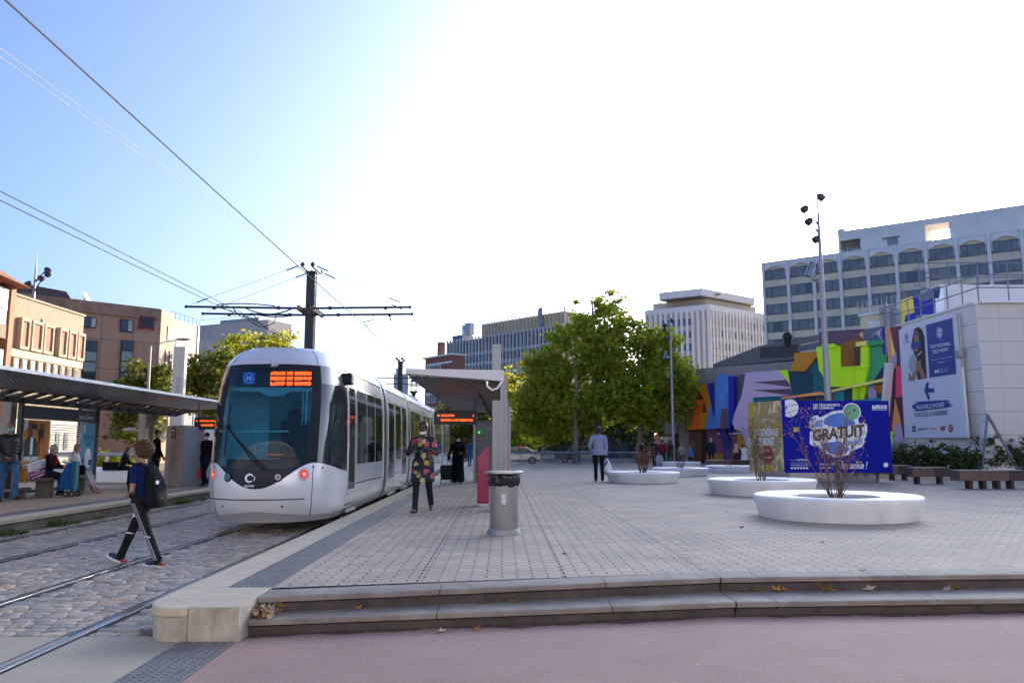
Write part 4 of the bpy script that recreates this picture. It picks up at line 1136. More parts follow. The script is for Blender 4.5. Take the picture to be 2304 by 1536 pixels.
# poster
Tp = Ts
pst = thing('wall_poster', 'tall pale blue poster with arrow and the words nouvelle entrée on the white wall', 'poster', Tp.pt((470,1165), .08))
PB = mat('poster_pale_blue', (.74,.74,.84), .45, 0, .02, 2)
b = MB(); Tp.poly(b, [(183,238),(652,108),(768,1168),(235,1172)], .12, .10); b.build('panel', PB, pst)
b = MB(); Tp.poly(b, [(652,108),(690,98),(782,1170),(768,1168)], .11, .09); b.build('panel_edge', M_WW, pst)
RB = mat('poster_royal_blue', (.035,.055,.30), .5, 0, .04, 2); NB_ = mat('poster_navy', (.012,.03,.16), .5, 0, .04, 2)
b = MB(); Tp.poly(b, [(420,195),(648,135),(684,618),(453,650)], .135, .012); 
Tp.poly(b, [(420,705),(435,688),(446,690),(440,740),(490,742),(493,778),(440,778),(455,830),(448,842),(438,838),(406,765)], .135, .012)
b.build('blue_field', RB, pst)
b = MB(); Tp.poly(b, [(305,885),(350,868),(320,865),(345,857),(610,842),(632,848),(600,858),(640,862),(612,868),(660,885),(618,892),(655,897),(600,910),(345,940),(312,936),(335,925),(302,912)], .135, .012); b.build('brush_stroke', RB, pst)
HA = mat('poster_hair', (.035,.025,.025), .6); SK = mat('poster_skin', (.38,.19,.12), .6); SH = mat('poster_shirt', (.42,.43,.47), .6)
b = MB(); Tp.poly(b, [(320,230),(355,212),(385,235),(408,300),(418,500),(428,655),(350,668),(335,520),(312,420),(300,330)], .135, .012); pf = b.build('printed_figure', HA, pst)
b = MB(); Tp.poly(b, [(322,262),(340,240),(358,270),(362,340),(350,420),(330,430),(316,380)], .142, .006); Tp.poly(b, [(330,520),(375,495),(385,560),(425,655),(385,662),(360,580),(320,675),(270,678),(275,600),(300,640),(338,570)], .142, .006); b.build('printed_skin', SK, pf)
b = MB(); Tp.poly(b, [(270,560),(275,490),(300,448),(330,450),(350,520),(345,580),(310,640),(295,600)], .141, .005); b.build('printed_shirt', SH, pf)
b = MB(); Tp.poly(b, [(296,350),(375,330),(382,345),(378,385),(300,410),(294,385)], .15, .006); Tp.poly(b, [(322,268),(360,262),(360,275),(322,282)], .15, .006); b.build('printed_headset', RB, pf)
b = MB(); Tp.poly(b, [(350,455),(384,420),(387,426),(354,462)], .15, .006); b.build('printed_straw', WHITE, pf)
b = MB()
Tp.text(b, 'TOUT NOUVEAU,', (457,405), (637,374), 34, .14, bold=.02); Tp.text(b, 'TOUT WOW !', (478,446), (620,420), 32, .14, bold=.02)
Tp.text(b, 'Votre centre commercial se réinvente', (468,502), (648,472), 10, .14); Tp.text(b, 'saison 2', (527,526), (582,516), 14, .14)
Tp.poly(b, [(497,584),(511,582),(513,610),(499,612)], .14, .004); Tp.poly(b, [(517,582),(531,580),(533,606),(519,608)], .14, .004)
Tp.text(b, 'Partagez vos photos', (538,586), (620,572), 9, .14); Tp.text(b, 'saint-sever.com', (540,606), (612,592), 9, .14, bold=.02)
b.build('lettering', M_LETW if 'M_LETW' in globals() else mat('white_lettering', (.8,.82,.85), .5, 0, .02), pst); b = MB()
for i in range(22):
    a = 2*PI*i/22+.1; r0 = 8+3*(i%3); r1 = 42+14*((i*7)%5)/4; c = (540,262)
    pA_ = (c[0]+r0*.55*math.cos(a), c[1]-r0*math.sin(a)); pB_ = (c[0]+r1*.62*math.cos(a), c[1]-r1*math.sin(a)); nx, ny = -math.sin(a)*1.5, -math.cos(a)*1.5
    Tp.poly(b, [(pA_[0]-nx,pA_[1]-ny),(pB_[0]-nx,pB_[1]-ny),(pB_[0]+nx,pB_[1]+ny),(pA_[0]+nx,pA_[1]+ny)], .14, .004)
b.build('starburst_pattern', mat('white_lettering', (.8,.82,.85), .5, 0, .02), pst); b = MB()
Tp.text(b, 'NOUVELLE ENTRÉE', (342,926), (582,902), 46, .14, bold=.01)
b.build('white_print', M_LETW if 'M_LETW' in globals() else mat('white_lettering', (.8,.82,.85), .5, 0, .02), pst)
b = MB(); Tp.text(b, 'PLACE DE LA VERRERIE', (324,990), (610,972), 40, .14)
k = 20
for r0, r1, rx in ((30,27,.5),): 
    pts = [(250+r*rx*math.cos(2*PI*i/k), 302-r*math.sin(2*PI*i/k)) for r in (30,26) for i in range(k)]
    b.add([Tp.pt(q, .14) for q in pts], [(i,(i+1)%k,(i+1)%k+k,i+k) for i in range(k)])
for a, c, d, e in ((235,298,266,302),(248,275,252,330)): Tp.poly(b, [(a,c),(d,c),(d,e),(a,e)], .14, .004)
Tp.text(b, 'SAINT SEVER', (220,360), (286,346), 13, .14)
b.build('dark_print', NB_, pst)
b = MB(); Tp.poly(b, [(302,1072),(330,1064),(332,1115),(304,1118)], .14, .004); Tp.text(b, 'CINÉMA', (300,1056), (330,1050), 10, .14, bold=.02); Tp.text(b, 'KINEPOLIS', (356,1106), (432,1098), 18, .14, bold=.02); b.build('logo_blue', NB_, pst)
RD = mat('poster_red', (.45,.02,.04), .5)
b = MB(); Tp.text(b, 'PRIMARK', (452,1102), (520,1090), 14, .14); Tp.text(b, 'H&M', (548,1112), (588,1106), 42, .14, bold=.03, shear=.2); Tp.disc(b, (637,1088), 20, .14, .004, ry=33); b.build('logo_red', RD, pst)
b = MB(); Tp.text(b, 'NEW', (624,1084), (650,1082), 14, .147, bold=.02); Tp.text(b, 'YORK', (624,1106), (650,1104), 14, .147, bold=.02); Tp.poly(b, [(309,1092),(315,1088),(317,1078),(320,1088),(326,1090),(321,1096),(323,1108),(317,1101),(311,1108),(314,1097)], .147, .003); b.build('logo_white', WHITE, pst)
# conduit and small floodlight right of the poster
b = MB(); b.tube([Tp.pt((692,95),.12), Tp.pt((722,440),.12), Tp.pt((735,560),.12)], .035, 6); b.obox(Tp.pt((725,445),.2), .25, .3, .3); tag(b.build('conduit', LPOLE), 'grey conduit with a small lamp box beside the tall wall poster', 'conduit')

# ---- hoarding: blue face and golden face meeting at a corner
HB = 27.4
B0 = at_y(1765, 1062, HB); B1 = at_y(2009, 1062, HB+.15); G0 = at_y(1687, 1060, HB+1.55)
bp = Plane(B0, B1); gpl = Plane(G0, (B0.x-.012, B0.y+.0))
hb_ = thing('advertising_hoarding', 'two sided hoarding, blue GRATUIT face and golden painting face, mirrored base', 'billboard', (B0.x+1.6, HB, PZ))
ztop = bp.hit(1880, 901).z; zbot = bp.hit(1880, 1063).z
BL = mat('hoarding_blue', (.002,.008,.30), .6, 0, .03, 1, spec=.15)
b = MB()
e0 = bp.at(0,0); e1 = bp.at(bp.len,0)
b.poly([(e0.x,e0.y,zbot),(e1.x,e1.y,zbot),(e1.x,e1.y,ztop),(e0.x,e0.y,ztop)], -bp.n*.12); b.build('blue_face', BL, hb_)
g0 = gpl.at(0,0); g1 = gpl.at(gpl.len,0)
def gold():
    m = bpy.data.materials.new('golden_painting'); m.use_nodes = True; nt = m.node_tree; p = nt.nodes['Principled BSDF']
    tc = nd(nt, 'ShaderNodeTexCoord'); mp_ = nd(nt, 'ShaderNodeMapping'); mp_.inputs['Scale'].default_value = (1,1,.45); L(nt, tc.outputs['Object'], mp_.inputs[0])
    n = nd(nt, 'ShaderNodeTexNoise'); n.inputs['Scale'].default_value = 2.2; n.inputs['Detail'].default_value = 10; n.inputs['Roughness'].default_value = .72; n.inputs['Distortion'].default_value = 1.2; L(nt, mp_.outputs[0], n.inputs['Vector'])
    cr = nd(nt, 'ShaderNodeValToRGB'); e = cr.color_ramp
    for pos, c in ((.30,(.02,.03,.03)),(.38,(.14,.10,.03)),(.44,(.55,.34,.04)),(.48,(.16,.19,.18)),(.53,(.62,.45,.14)),(.60,(.80,.72,.50))):
        el = e.elements.new(pos); el.color = (*c,1)
    e.elements.remove(e.elements[0]); e.elements.remove(e.elements[-1])
    L(nt, n.outputs[0], cr.inputs[0]); L(nt, cr.outputs[0], p.inputs['Base Color']); p.inputs['Roughness'].default_value = .35
    return m
b = MB(); b.poly([(g0.x,g0.y,zbot),(g1.x,g1.y,zbot),(g1.x,g1.y,ztop),(g0.x,g0.y,ztop)], -gpl.n*.10); b.build('golden_face', gold(), hb_)
b = MB(); b.prism([(e0.x+.25,e0.y+.2),(e1.x-.4,e1.y+.2),(e1.x-.4,e1.y+.9),(g0.x+.4,g0.y+.3)], PZ, zbot-.004); b.build('mirror_base', mat('mirror_steel', (.45,.45,.47), .10, .95, .04, 2), hb_)
b = MB(); b.prism([(e0.x+.02,e0.y+.13),(e1.x-.02,e1.y+.13),(e1.x-.1,e1.y+1.3),(g0.x+.1,g0.y+.2)], zbot, ztop-.02); b.build('core', DSTEEL, hb_)
TB = Trace(bp, 1760, 880, 7.68)
WH = mat('print_white', (.74,.77,.84), .4, 0, .02); CB = mat('print_sky_blue', (.03,.16,.60), .4, 0, .05); GR = mat('print_mint', (.12,.42,.26), .4); DK = mat('print_dark', (.03,.018,.022), .4)
b = MB()
TB.disc(b, (125,290), 155, .012, .01, a0=-2.05, a1=2.1); b.build('striped_disc', WH, hb_)
b = MB(); TB.disc(b, (1195,360), 160, .013, .01); b.build('disc_ring', WH, hb_)
b = MB(); TB.disc(b, (1788,1270), 40, .013, .01); b.build('round_logo', WH, hb_)
BO_ = b; b = MB(); TB.poly(b, [(470,905),(480,700),(520,675),(490,640),(470,560),(490,460),(560,420),(620,415),(640,455),(700,430),(860,345),(1000,325),(1180,350),(1310,480),(1330,560),(1400,540),(1460,570),(1468,680),(1440,800),(1410,820),(1430,860),(1380,960),(1250,1010),(1180,1080),(1060,1130),(900,1140),(720,1060),(600,940),(540,945)], .010, .008); b.build('white_outline', WH, hb_); b = MB()
TB.text(b, 'LES TRANSPORTS', (532,262), (990,258), 46, .014, bold=.03); TB.text(b, 'EN COMMUN', (532,308), (888,308), 40, .014, bold=.03)
TB.text(b, 'astuce', (1548,306), (1808,302), 82, .014, bold=.035); TB.poly(b, [(1552,318),(1805,318),(1805,325),(1552,325)], .014, .004)
TB.text(b, '5 SEPTEMBRE', (245,1198), (452,1198), 30, .014, bold=.03); TB.text(b, 'Le samedi, voyagez', (135,1198), (238,1198), 16, .014)
for i, y in enumerate((1238, 1252)): TB.text(b, 'Renseignements et informations en agence', (145,y), (445,y), 11, .014)
TB.text(b, 'www.reseau-astuce.fr', (145,1282), (445,1282), 22, .014, bold=.02)
for i in range(6):
    bi = MB(); TB.poly(bi, [(148+i*52,1308),(185+i*52,1308),(185+i*52,1340),(148+i*52,1340)], .014, .004); bi.build('icon', WH, hb_)
TB.text(b, 'MÉTRO - BUS - TEOR', (635,1278), (900,1274), 40, .014, bold=.03); TB.text(b, 'POUR ALLER À', (635,1335), (880,1330), 36, .014, bold=.03)
TB.text(b, 'fun solide !', (1010,1340), (1470,1340), 130, .014, bold=.02, shear=.25)
b.build('lettering', WH, hb_)
b = MB()
for i, (y0, dy) in enumerate(((150,-50),(265,-50),(385,-70))): TB.poly(b, [(25,y0),(275,y0+dy),(275,y0+dy+9),(25,y0+9)], .018, .004)
b.build('blue_line', BL, hb_)
b = MB(); TB.poly(b, [(730,470),(860,395),(1000,375),(1120,400),(1260,540),(1250,580),(900,620),(700,560)], .016, .005)
TB.poly(b, [(660,900),(1000,860),(1040,940),(1170,1000),(1090,1060),(960,1110),(800,1060)], .016, .005)
TB.text(b, "C'est", (490,625), (700,610), 175, .02, bold=.03, shear=.2); TB.text(b, 'samedi', (1010,960), (1390,905), 110, .02, bold=.02, shear=.2); b.build('sky_blue_print', CB, hb_)
b = MB(); TB.disc(b, (1195,360), 140, .018, .005); b.build('mint_disc', GR, hb_)
b = MB(); TB.text(b, 'GRATUIT', (520,870), (1420,770), 210, .022, bold=.045); b.build('lettering', DK, hb_)
b = MB(); TB.disc(b, (1240,325), 20, .022, .004, ry=28); b.build('dark_dot', DK, hb_)
b = MB(); TB.poly(b, [(190,625),(285,622),(285,695),(190,698)], .014, .004); b.build('yellow_tag', mat('print_yellow', (.60,.50,.06), .5), hb_)
TGd = Trace(gpl, 1540, 740, 4.608)
b = MB(); TGd.text(b, 'LA CATHÉDRALE', (728,1110), (972,1104), 92, .012, bold=.03); TGd.text(b, 'DE MONET', (770,1212), (935,1208), 88, .012, bold=.03); TGd.text(b, 'À ROUEN', (792,945), (888,945), 18, .012); TGd.text(b, 'LE', (820,1270), (880,1268), 26, .012)
TGd.text(b, '5 SEPT > 30 OCT', (810,1345), (915,1340), 22, .016, bold=.02)
b.build('white_print', WH, hb_)
b = MB(); TGd.poly(b, [(795,1290),(925,1280),(930,1350),(870,1400),(800,1360)], .010, .008); TGd.disc(b, (860,1262), 48, .010, .008); b.build('red_print', mat('print_dark_red', (.30,.02,.03), .5), hb_)
b = MB(); TGd.poly(b, [(675,790),(722,785),(722,900),(675,915)], .010, .008); TGd.poly(b, [(830,1415),(905,1410),(905,1470),(830,1475)], .010, .008); b.build('yellow_print', mat('print_ochre', (.55,.34,.03), .5), hb_)
# ================================================================== TRAM
TX, TY = -4.16, 13.45
M_TW = mat('tram_white_paint', (.74,.75,.79), .22, .15, .03, 2, coat=.6, dirt=.10)
M_TG = mat('tram_grey_skirt', (.42,.41,.42), .3, .15, .04, 2, coat=.4)
M_TROOF = mat('tram_roof_paint', (.64,.64,.68), .25, .35, .03, 2, coat=.5)
M_TDK = mat('tram_dark_mask', (.006,.010,.028), .4, 0, .1, 2, spec=.25)
M_TFRAME = mat('tram_black_frame', (.010,.012,.016), .6, spec=.2)
M_WIND = glass('tram_windscreen_glass', (.26,.60,.76), -.02, .86)
M_SIDEG = glass('tram_side_glass', (.22,.27,.28), .07, .55)
M_ALU = mat('tram_silver_post', (.45,.47,.50), .3, .7, .04, 3)
wz = lambda z: float(np.interp(z, [.2,.34,.5,.8,1.5,2.3,2.7,3.0,3.14,3.24,3.30,3.33], [1.05,1.12,1.17,1.2,1.2,1.185,1.15,1.08,1.0,.90,.80,.66]))
_nzz = np.linspace(.2, 3.33, 60)
_nzy = np.interp(_nzz, [.2,.34,.5,.8,1.15,1.6,2.1,2.6,3.0,3.15,3.25,3.33], [.34,.2,.08,0,.045,.15,.29,.45,.60,.74,.92,1.15])
_nzy = np.convolve(np.pad(_nzy, 3, mode='edge'), np.ones(7)/7, 'valid')
nz = lambda z: float(np.interp(z, _nzz, _nzy))
CY = 1.75
def tsurf(t, z, off=0.0):
    """Point of the cab shell: t in [-1,1] runs left side -> nose -> right side."""
    a = t*PI/2; w = wz(z)+off; y0 = nz(z)-off; Lc = CY-y0
    return Vector((w*math.copysign(abs(math.sin(a))**.88, math.sin(a)), CY - Lc*math.cos(a)**.88 if math.cos(a) > 1e-6 else CY, z))
def t_of_x(x, z):
    r = min(1, abs(x)/wz(z)); return math.copysign(math.asin(r**(1/.88))*2/PI, x)
def tfront(x, z, off=0.0): return tsurf(t_of_x(x, z), z, off)
T85 = math.asin((.86/1.2)**(1/.88))*2/PI
def sst(a): a = max(0, min(1, a)); return a*a*(3-2*a)
def zknots(t):
    x = 1.2*abs(math.sin(t*PI/2))**.88; at = abs(t)
    z1 = .33 + .09*max(0, 1-x/.9)
    if at <= T85:
        q = at/T85; z3 = .80 + .43*sst(q); z4 = max(z3+.004, 1.13+.10*q*q)
        if q > .93: z4 = z3+.004
    else:
        q = (at-T85)/(1-T85); z3 = 1.23 - .17*sst(q); z4 = z3+.004
    return [.22, z1, .62, z3, z4, 2.64, 2.98, 3.33]
ROWS = [5, 6, 10, 5, 30, 7, 14]
def cab():
    n0 = 22; n1 = 13
    ts = [-1 + (1-T85)*i/n1 for i in range(n1)] + [-T85 + 2*T85*i/(2*n0) for i in range(2*n0)] + [T85 + (1-T85)*i/n1 for i in range(n1+1)]
    rows = []; band = []
    G = []
    for t in ts:
        k = zknots(t); col = []
        for b, n in enumerate(ROWS):
            for i in range(n): col.append(k[b] + (k[b+1]-k[b])*i/n)
        col.append(k[-1]); G.append([tsurf(t, z) for z in col])
    bands = [b for b, n in enumerate(ROWS) for i in range(n)]
    parts = {k: MB() for k in ('body', 'skirt', 'nose_panel', 'windscreen', 'windscreen_frame', 'cab_window', 'cab_window#', 'window_fairing', 'window_fairing#', 'roof')}
    idx = {k: {} for k in parts}
    for c in range(len(ts)-1):
        tm = (ts[c]+ts[c+1])/2; front = abs(tm) < T85
        edge = T85-.055 < abs(tm) < T85+.035
        for r, b in enumerate(bands):
            z = G[c][r].z
            if b == 0: key = 'skirt'
            elif b in (1, 2): key = 'body'
            elif b == 3: key = 'nose_panel'
            elif b in (4, 5) and edge: key = 'windscreen_frame'
            elif b == 4: key = 'windscreen' if front else ('cab_window' if abs(tm) < .985 else 'windscreen_frame')
            elif b == 5: key = ('windscreen' if r - (sum(ROWS[:5])) < ROWS[5]-1 else 'windscreen_frame') if front else 'window_fairing'
            else: key = 'roof'
            if key in ('cab_window', 'window_fairing') and tm < 0: key += '#'
            mb = parts[key]; ix = idx[key]; f = []
            for (cc, rr) in ((c, r), (c+1, r), (c+1, r+1), (c, r+1)):
                if (cc, rr) not in ix: ix[(cc, rr)] = len(mb.v); mb.v.append(tuple(G[cc][rr]))
                f.append(ix[(cc, rr)])
            mb.f.append(tuple(f)); mb.m.append(0)
    ring = [tuple(g[-1]) for g in G]
    parts['roof'].add(ring + [(.66, 2.3, 3.36), (-.66, 2.3, 3.36)], [tuple(range(len(ring)+2))])
    return parts
tram = thing('tram', 'long white and silver tram with wide dark windscreen standing at the platform', 'tram', (TX, TY, 0))
tl = {'body': M_TW, 'skirt': M_TG, 'nose_panel': M_TDK, 'windscreen': M_WIND, 'windscreen_frame': M_TFRAME, 'cab_window': M_SIDEG, 'window_fairing': mat('tram_grey_fairing', (.20,.215,.24), .3, .3, .05, 2, coat=.4), 'roof': M_TROOF}
cabo = {}
for k, mb in cab().items():
    cabo[k] = mb.build(k.strip('#'), tl[k.strip('#')], tram, local=True, smooth=50)
# seams of the nose shell
sm = MB()
sm.tube([tsurf(-.93 + (T85+.86)*i/40, .62, .001) for i in range(41)], .009, 5)
sm.build('panel_seam', M_TFRAME, cabo['body'], local=True)
for s in (-1, 1): sm = MB(); sm.tube([tsurf(s*(T85-.0), .30+.90*i/16, .001) for i in range(17)], .006, 5); sm.build('panel_seam', M_TFRAME, cabo['body'], local=True)
for s in (-1, 1): sm = MB(); sm.tube([tsurf(s*(T85+.01), 2.99+.3*i/8, .001) for i in range(9)], .006, 5); sm.build('panel_seam', M_TFRAME, cabo['roof'], local=True)
for x, z in ((-.62,.50),(.42,.50),(.86,1.16),(.98,1.14)):
    p = tfront(x, z); sm = MB(); sm.ball(p, .018, 8, 6); sm.build('bolt', M_TFRAME, cabo['body'], local=True)
pass
# wipers
w = MB()
hub = tfront(-.60, 1.86, .03)
w.tube([tfront(-.60+.66*i/8, 1.86-.70*i/8, .035) for i in range(9)], .014, 6)
w.tube([tfront(-.585+.76*i/8, 1.83-.70*i/8, .03) for i in range(9)], .012, 6)
w.tube([tfront(-.60, 2.25-.9*i/8, .03) for i in range(9)], .012, 6)
w.ball(hub, .045, 10, 6); w.ball(tfront(.12, 1.155, .02), .035, 8, 6)
w.build('wiper', M_TFRAME, tram, local=True, smooth=40)
# lamps
def nrm(x, z):
    a = tfront(x+.02, z)-tfront(x-.02, z); c = tfront(x, z+.02)-tfront(x, z-.02); return a.cross(c).normalized()
M_RED = emit('red_marker_light', (1.0,.06,.04), .35)
M_REDC = emit('pink_light_core', (1.0,.22,.17), .55)
M_LENS = mat('lamp_lens', (.16,.16,.17), .12, .6, .2, 20)
for x in (-.84, .74):
    n = nrm(x, 1.04); p = tfront(x, 1.04)
    if x < 0: p = tfront(x, 1.03)
    b = MB(); b.disc(p-n*.02, n, .105, .028, 28); ho = b.build('headlight', mat('lamp_bezel', (.42,.43,.47), .3, .2, .05, 3), tram, local=True, bevel=.008)
    b = MB(); b.disc(p+n*.006, n, .078, .006, 24); b.build('red_light_ring', M_RED, ho, local=True)
    b = MB(); b.disc(p+n*.011, n, .06, .004, 24); b.build('lamp_glass', mat('red_lens', (.45,.08,.06), .2, 0, .1, 10), ho, local=True)
    b = MB(); b.disc(p+n*.014, n, .036, .005, 20); b.build('lamp_core', M_REDC, ho, local=True)
for x in (-.50, .36):
    n = nrm(x, 1.0); p = tfront(x, 1.0)
    b = MB(); b.disc(p-n*.02, n, .085, .026, 28); ho = b.build('fog_lamp', M_TFRAME, tram, local=True, bevel=.008)
    b = MB(); b.disc(p+n*.004, n, .055, .006, 24); b.ball(p+n*.012, .02, 8, 6); b.build('lamp_glass', M_LENS, ho, local=True)
# maker's emblem and lettering on the nose
M_LETW = mat('white_lettering', (.8,.82,.85), .5, 0, .02)
b = MB()
pc = tfront(-.10, .985, .012); n = nrm(-.10, .985); ux = Vector((1,0,0)); ux = (ux - n*ux.dot(n)).normalized(); uy = n.cross(ux)
def ringseg(r0, r1, a0, a1, o=(0,0)):
    k = 28; vs = []; fs = []
    for i in range(k+1):
        a = a0+(a1-a0)*i/k; q = i/k; rr = r1 - (r1-r0)*(.25+.75*math.sin(PI*(.12+.76*q)))
        for r in (rr, r1): vs.append(pc + ux*(o[0]+r*math.cos(a)) + uy*(o[1]+r*math.sin(a)))
    for i in range(k): fs.append((2*i, 2*i+1, 2*i+3, 2*i+2))
    b.add(vs, fs)
ringseg(.042, .076, .45, 5.6); ringseg(.084, .098, -.5, .35)
pl = tfront(-.10, .835, .012)
b.text('ALSTOM', pl - ux*.085, ux, uy, .17, .038, bold=.02)
b.build('emblem', M_LETW, cabo['nose_panel'], local=True)
b = MB(); p0 = tfront(.02, 2.93, .006); n = nrm(.02, 2.93); uy = n.cross(Vector((1,0,0))).normalized()
b.text('831', p0, (1,0,0), uy if uy.z > 0 else -uy, .13, .055, bold=.02, shear=.2); b.build('fleet_number', M_LETW, cabo['windscreen_frame'], local=True)
# destination display, line emblem behind the glass
db = MB(); db.box(-.72, .80, .93, 1.12, 2.60, 2.90); dob = db.build('destination_display', mat('display_black', (.006,.01,.016), .5), tram, local=True)
M_LED = emit('orange_led', (1.0,.105,.006), 1.1)
b = MB(); r2 = random.Random(5)
for row in range(3):
    z1 = 2.872 - row*.094; x = -.08
    for wlen in ((5, 2, 2, 8, 1), (4, 3, 2, 7, 1), (6, 5, 2, 5, 1))[row]*0 or (7, 3, 8, 1):
        for k in range(wlen):
            # one 4 x 5 dot-matrix cell of a partly refreshed sign
            for dy in range(5):
                for dx in range(4):
                    on = r2.random() < (.9 if dy in (1, 2) else .62)
                    if on: b.box(x+dx*.0085, x+dx*.0085+.0082, .922, .929, z1-dy*.0135-.012, z1-dy*.0135)
            x += .0385
        x += .028
b.build('display_text', emit('orange_sign_led', (1.0,.042,.0015), 4.5), dob, local=True)
b = MB(); b.box(-.58, -.36, .916, .928, 2.64, 2.86); b.build('line_emblem', emit('emblem_blue_panel', (.03,.07,.35), .22), dob, local=True)
b = MB(); c = Vector((-.47, .910, 2.75))
k = 32
b.add([c + Vector((r*math.cos(2*PI*i/k), 0, r*math.sin(2*PI*i/k))) for r in (.085,.096) for i in range(k)], [(i, (i+1)%k, (i+1)%k+k, i+k) for i in range(k)])
b.text('M', c + Vector((-.048, 0, -.045)), (1,0,0), (0,0,1), .096, .09, bold=.03)
b.build('emblem_mark', emit('emblem_line', (.25,.30,.9), .3), dob, local=True)
# cab interior seen through the glass
ci = MB()
ci.prism([(-.55,.45),(.55,.45),(.98,1.1),(1.12,1.72),(-1.12,1.72),(-.98,1.1)], 1.0, 1.14, 0)
ci.prism([(-.5,.55),(.5,.55),(.8,.95),(-.8,.95)], 1.14, 1.28, 0)
ci.box(-1.10, 1.10, 1.725, 1.745, 1.16, 2.95, 1)
ci.box(-.30, .30, 1.70, 1.72, 1.3, 2.4, 2)
ci.build('cab_interior', [mat('cab_dash', (.012,.02,.03), .8), mat('cab_rear_wall', (.46,.68,.76), .7, 0, .2, 2), mat('cab_door_glass', (.05,.11,.14), .2)], tram, local=True)
b = MB(); b.poly([(-.80,.88,2.58),(.80,.88,2.58),(.80,.88,2.50),(.28,.88,2.50),(.16,.88,2.42),(-.12,.88,2.42),(-.24,.88,2.50),(-.80,.88,2.50)], (0,.02,0))
b.build('sun_visor', mat('visor_pale_grey', (.42,.50,.52), .6), tram, local=True)
b = MB(); b.box(-.80, .40, .50, .53, 1.765, 1.79); b.box(.66, .68, .60, .62, 1.9, 2.5); b.box(.60, .612, .60, .62, 1.9, 2.5); b.box(-.22,-.20,.6,.62,1.4,1.76)
b.build('cab_rail', mat('rail_pale', (.55,.6,.6), .5), tram, local=True)
b = MB(); b.box(-.10, .22, .86, .88, 1.36, 1.375); b.build('dash_light', emit('dash_red', (1,.05,.03), .4), tram, local=True)
seat = MB(); seat.box(.02,.50,1.35,1.5,1.2,2.0); seat.box(.02,.50,.95,1.4,1.16,1.28); seat.ball((.26,1.42,2.1),(.15,.06,.12)); seat.build('driver_seat', mat('seat_fabric', (.04,.03,.05), .9), tram, local=True, bevel=.04)
b = MB(); b.poly([(1.0,1.2,1.3),(1.0,1.6,1.3),(1.0,1.6,2.2),(1.0,1.3,2.0)], (.02,0,0)); b.build('cab_side_panel', mat('green_panel', (.10,.35,.10), .6), tram, local=True)
# mirror/camera pod
b = MB(); b.box(1.05, 1.30, 1.50, 1.74, 2.68, 2.90); b.build('camera_pod', M_TFRAME, tram, local=True, bevel=.04)

# ---- car bodies
PROF = [.25, .34, .5, .8, 1.0, 1.5, 2.0, 2.3, 2.7, 2.97]
RPROF = [2.99, 3.1, 3.16, 3.22, 3.28, 3.33]
def shell(y0, y1, zs, off=0.0):
    r = [(wz(z)+off, z) for z in zs]; pts = r + [(-x, z) for x, z in reversed(r)]
    return [[(x, y, z) for x, z in pts] for y in (y0, y1)]
def strip(b, y0, y1, z0, z1, off, side=1, m=0, n=6):
    zs = [z0+(z1-z0)*i/n for i in range(n+1)]
    rings = [[(side*(wz(z)+off), y, z) for z in zs] + [(side*(wz(z)+off-.03), y, z) for z in reversed(zs)] for y in (y0, y1)]
    if side < 0: rings = rings[::-1]
    b.loft(rings, m)
def car(y0, y1, layout, first=False):
    b = MB(); b.loft(shell(y0, y1, PROF), 0)
    body = b.build('car_body', M_TW, tram, local=True, smooth=35)
    b = MB(); b.loft(shell(y0+.02, y1-.02, RPROF), 0); b.build('roof', M_TROOF, body, local=True, smooth=35)
    b = MB()
    for s in (-1, 1):
        b = MB(); strip(b, y0, y1, .24, .36, .004, s); b.build('skirt', M_TG, body, local=True)
        b = MB(); strip(b, y0, y1, 2.96, 3.0, .006, s, n=2); b.build('roof_groove', M_TFRAME, body, local=True)
    for kind, a, c in layout:
        for s in (1, -1):
            if kind == 'window':
                b = MB(); strip(b, a, c, 1.16, 2.66, .006, s)
                wo = b.build('window', M_WING, tram, local=True)
                b = MB()
                for yy in np.arange(a+1.15, c-.4, 1.15): strip(b, yy, yy+.025, 1.16, 2.66, .010, s)
                for yy in (a-.03, c): strip(b, yy, yy+.03, 1.13, 2.69, .012, s)
                strip(b, a, c, 2.66, 2.69, .012, s, n=1)
                b.build('window_frame', M_ALU, wo, local=True)
                b = MB(); strip(b, a, c, .76, .785, .006, s, n=1); b.build('panel_seam', M_TFRAME, body, local=True)
            else:
                b = MB(); strip(b, a, c, .38, 2.66, .005, s); dobj = b.build('door', M_WING, tram, local=True)
                b = MB()
                for yy in (a-.05, c): strip(b, yy, yy+.05, .34, 2.70, .016, s)
                strip(b, a, c, 2.66, 2.70, .014, s, n=1); strip(b, a, c, .33, .38, .02, s, n=1)
                b.build('door_frame', M_ALU, dobj, local=True)
                if c-a > .95:
                    b = MB(); strip(b, (a+c)/2-.018, (a+c)/2+.018, .38, 2.66, .010, s); b.build('door_seal', M_TFRAME, dobj, local=True)
                b = MB(); b.box(*( (1.17, 1.235) if s > 0 else (-1.235, -1.17)), a, c, .27, .32); b.build('door_step', M_ALU, dobj, local=True)
M_WING = mat('tram_dark_glass', (.02,.026,.026), .05, 0, .25, 1.2, spec=.8)
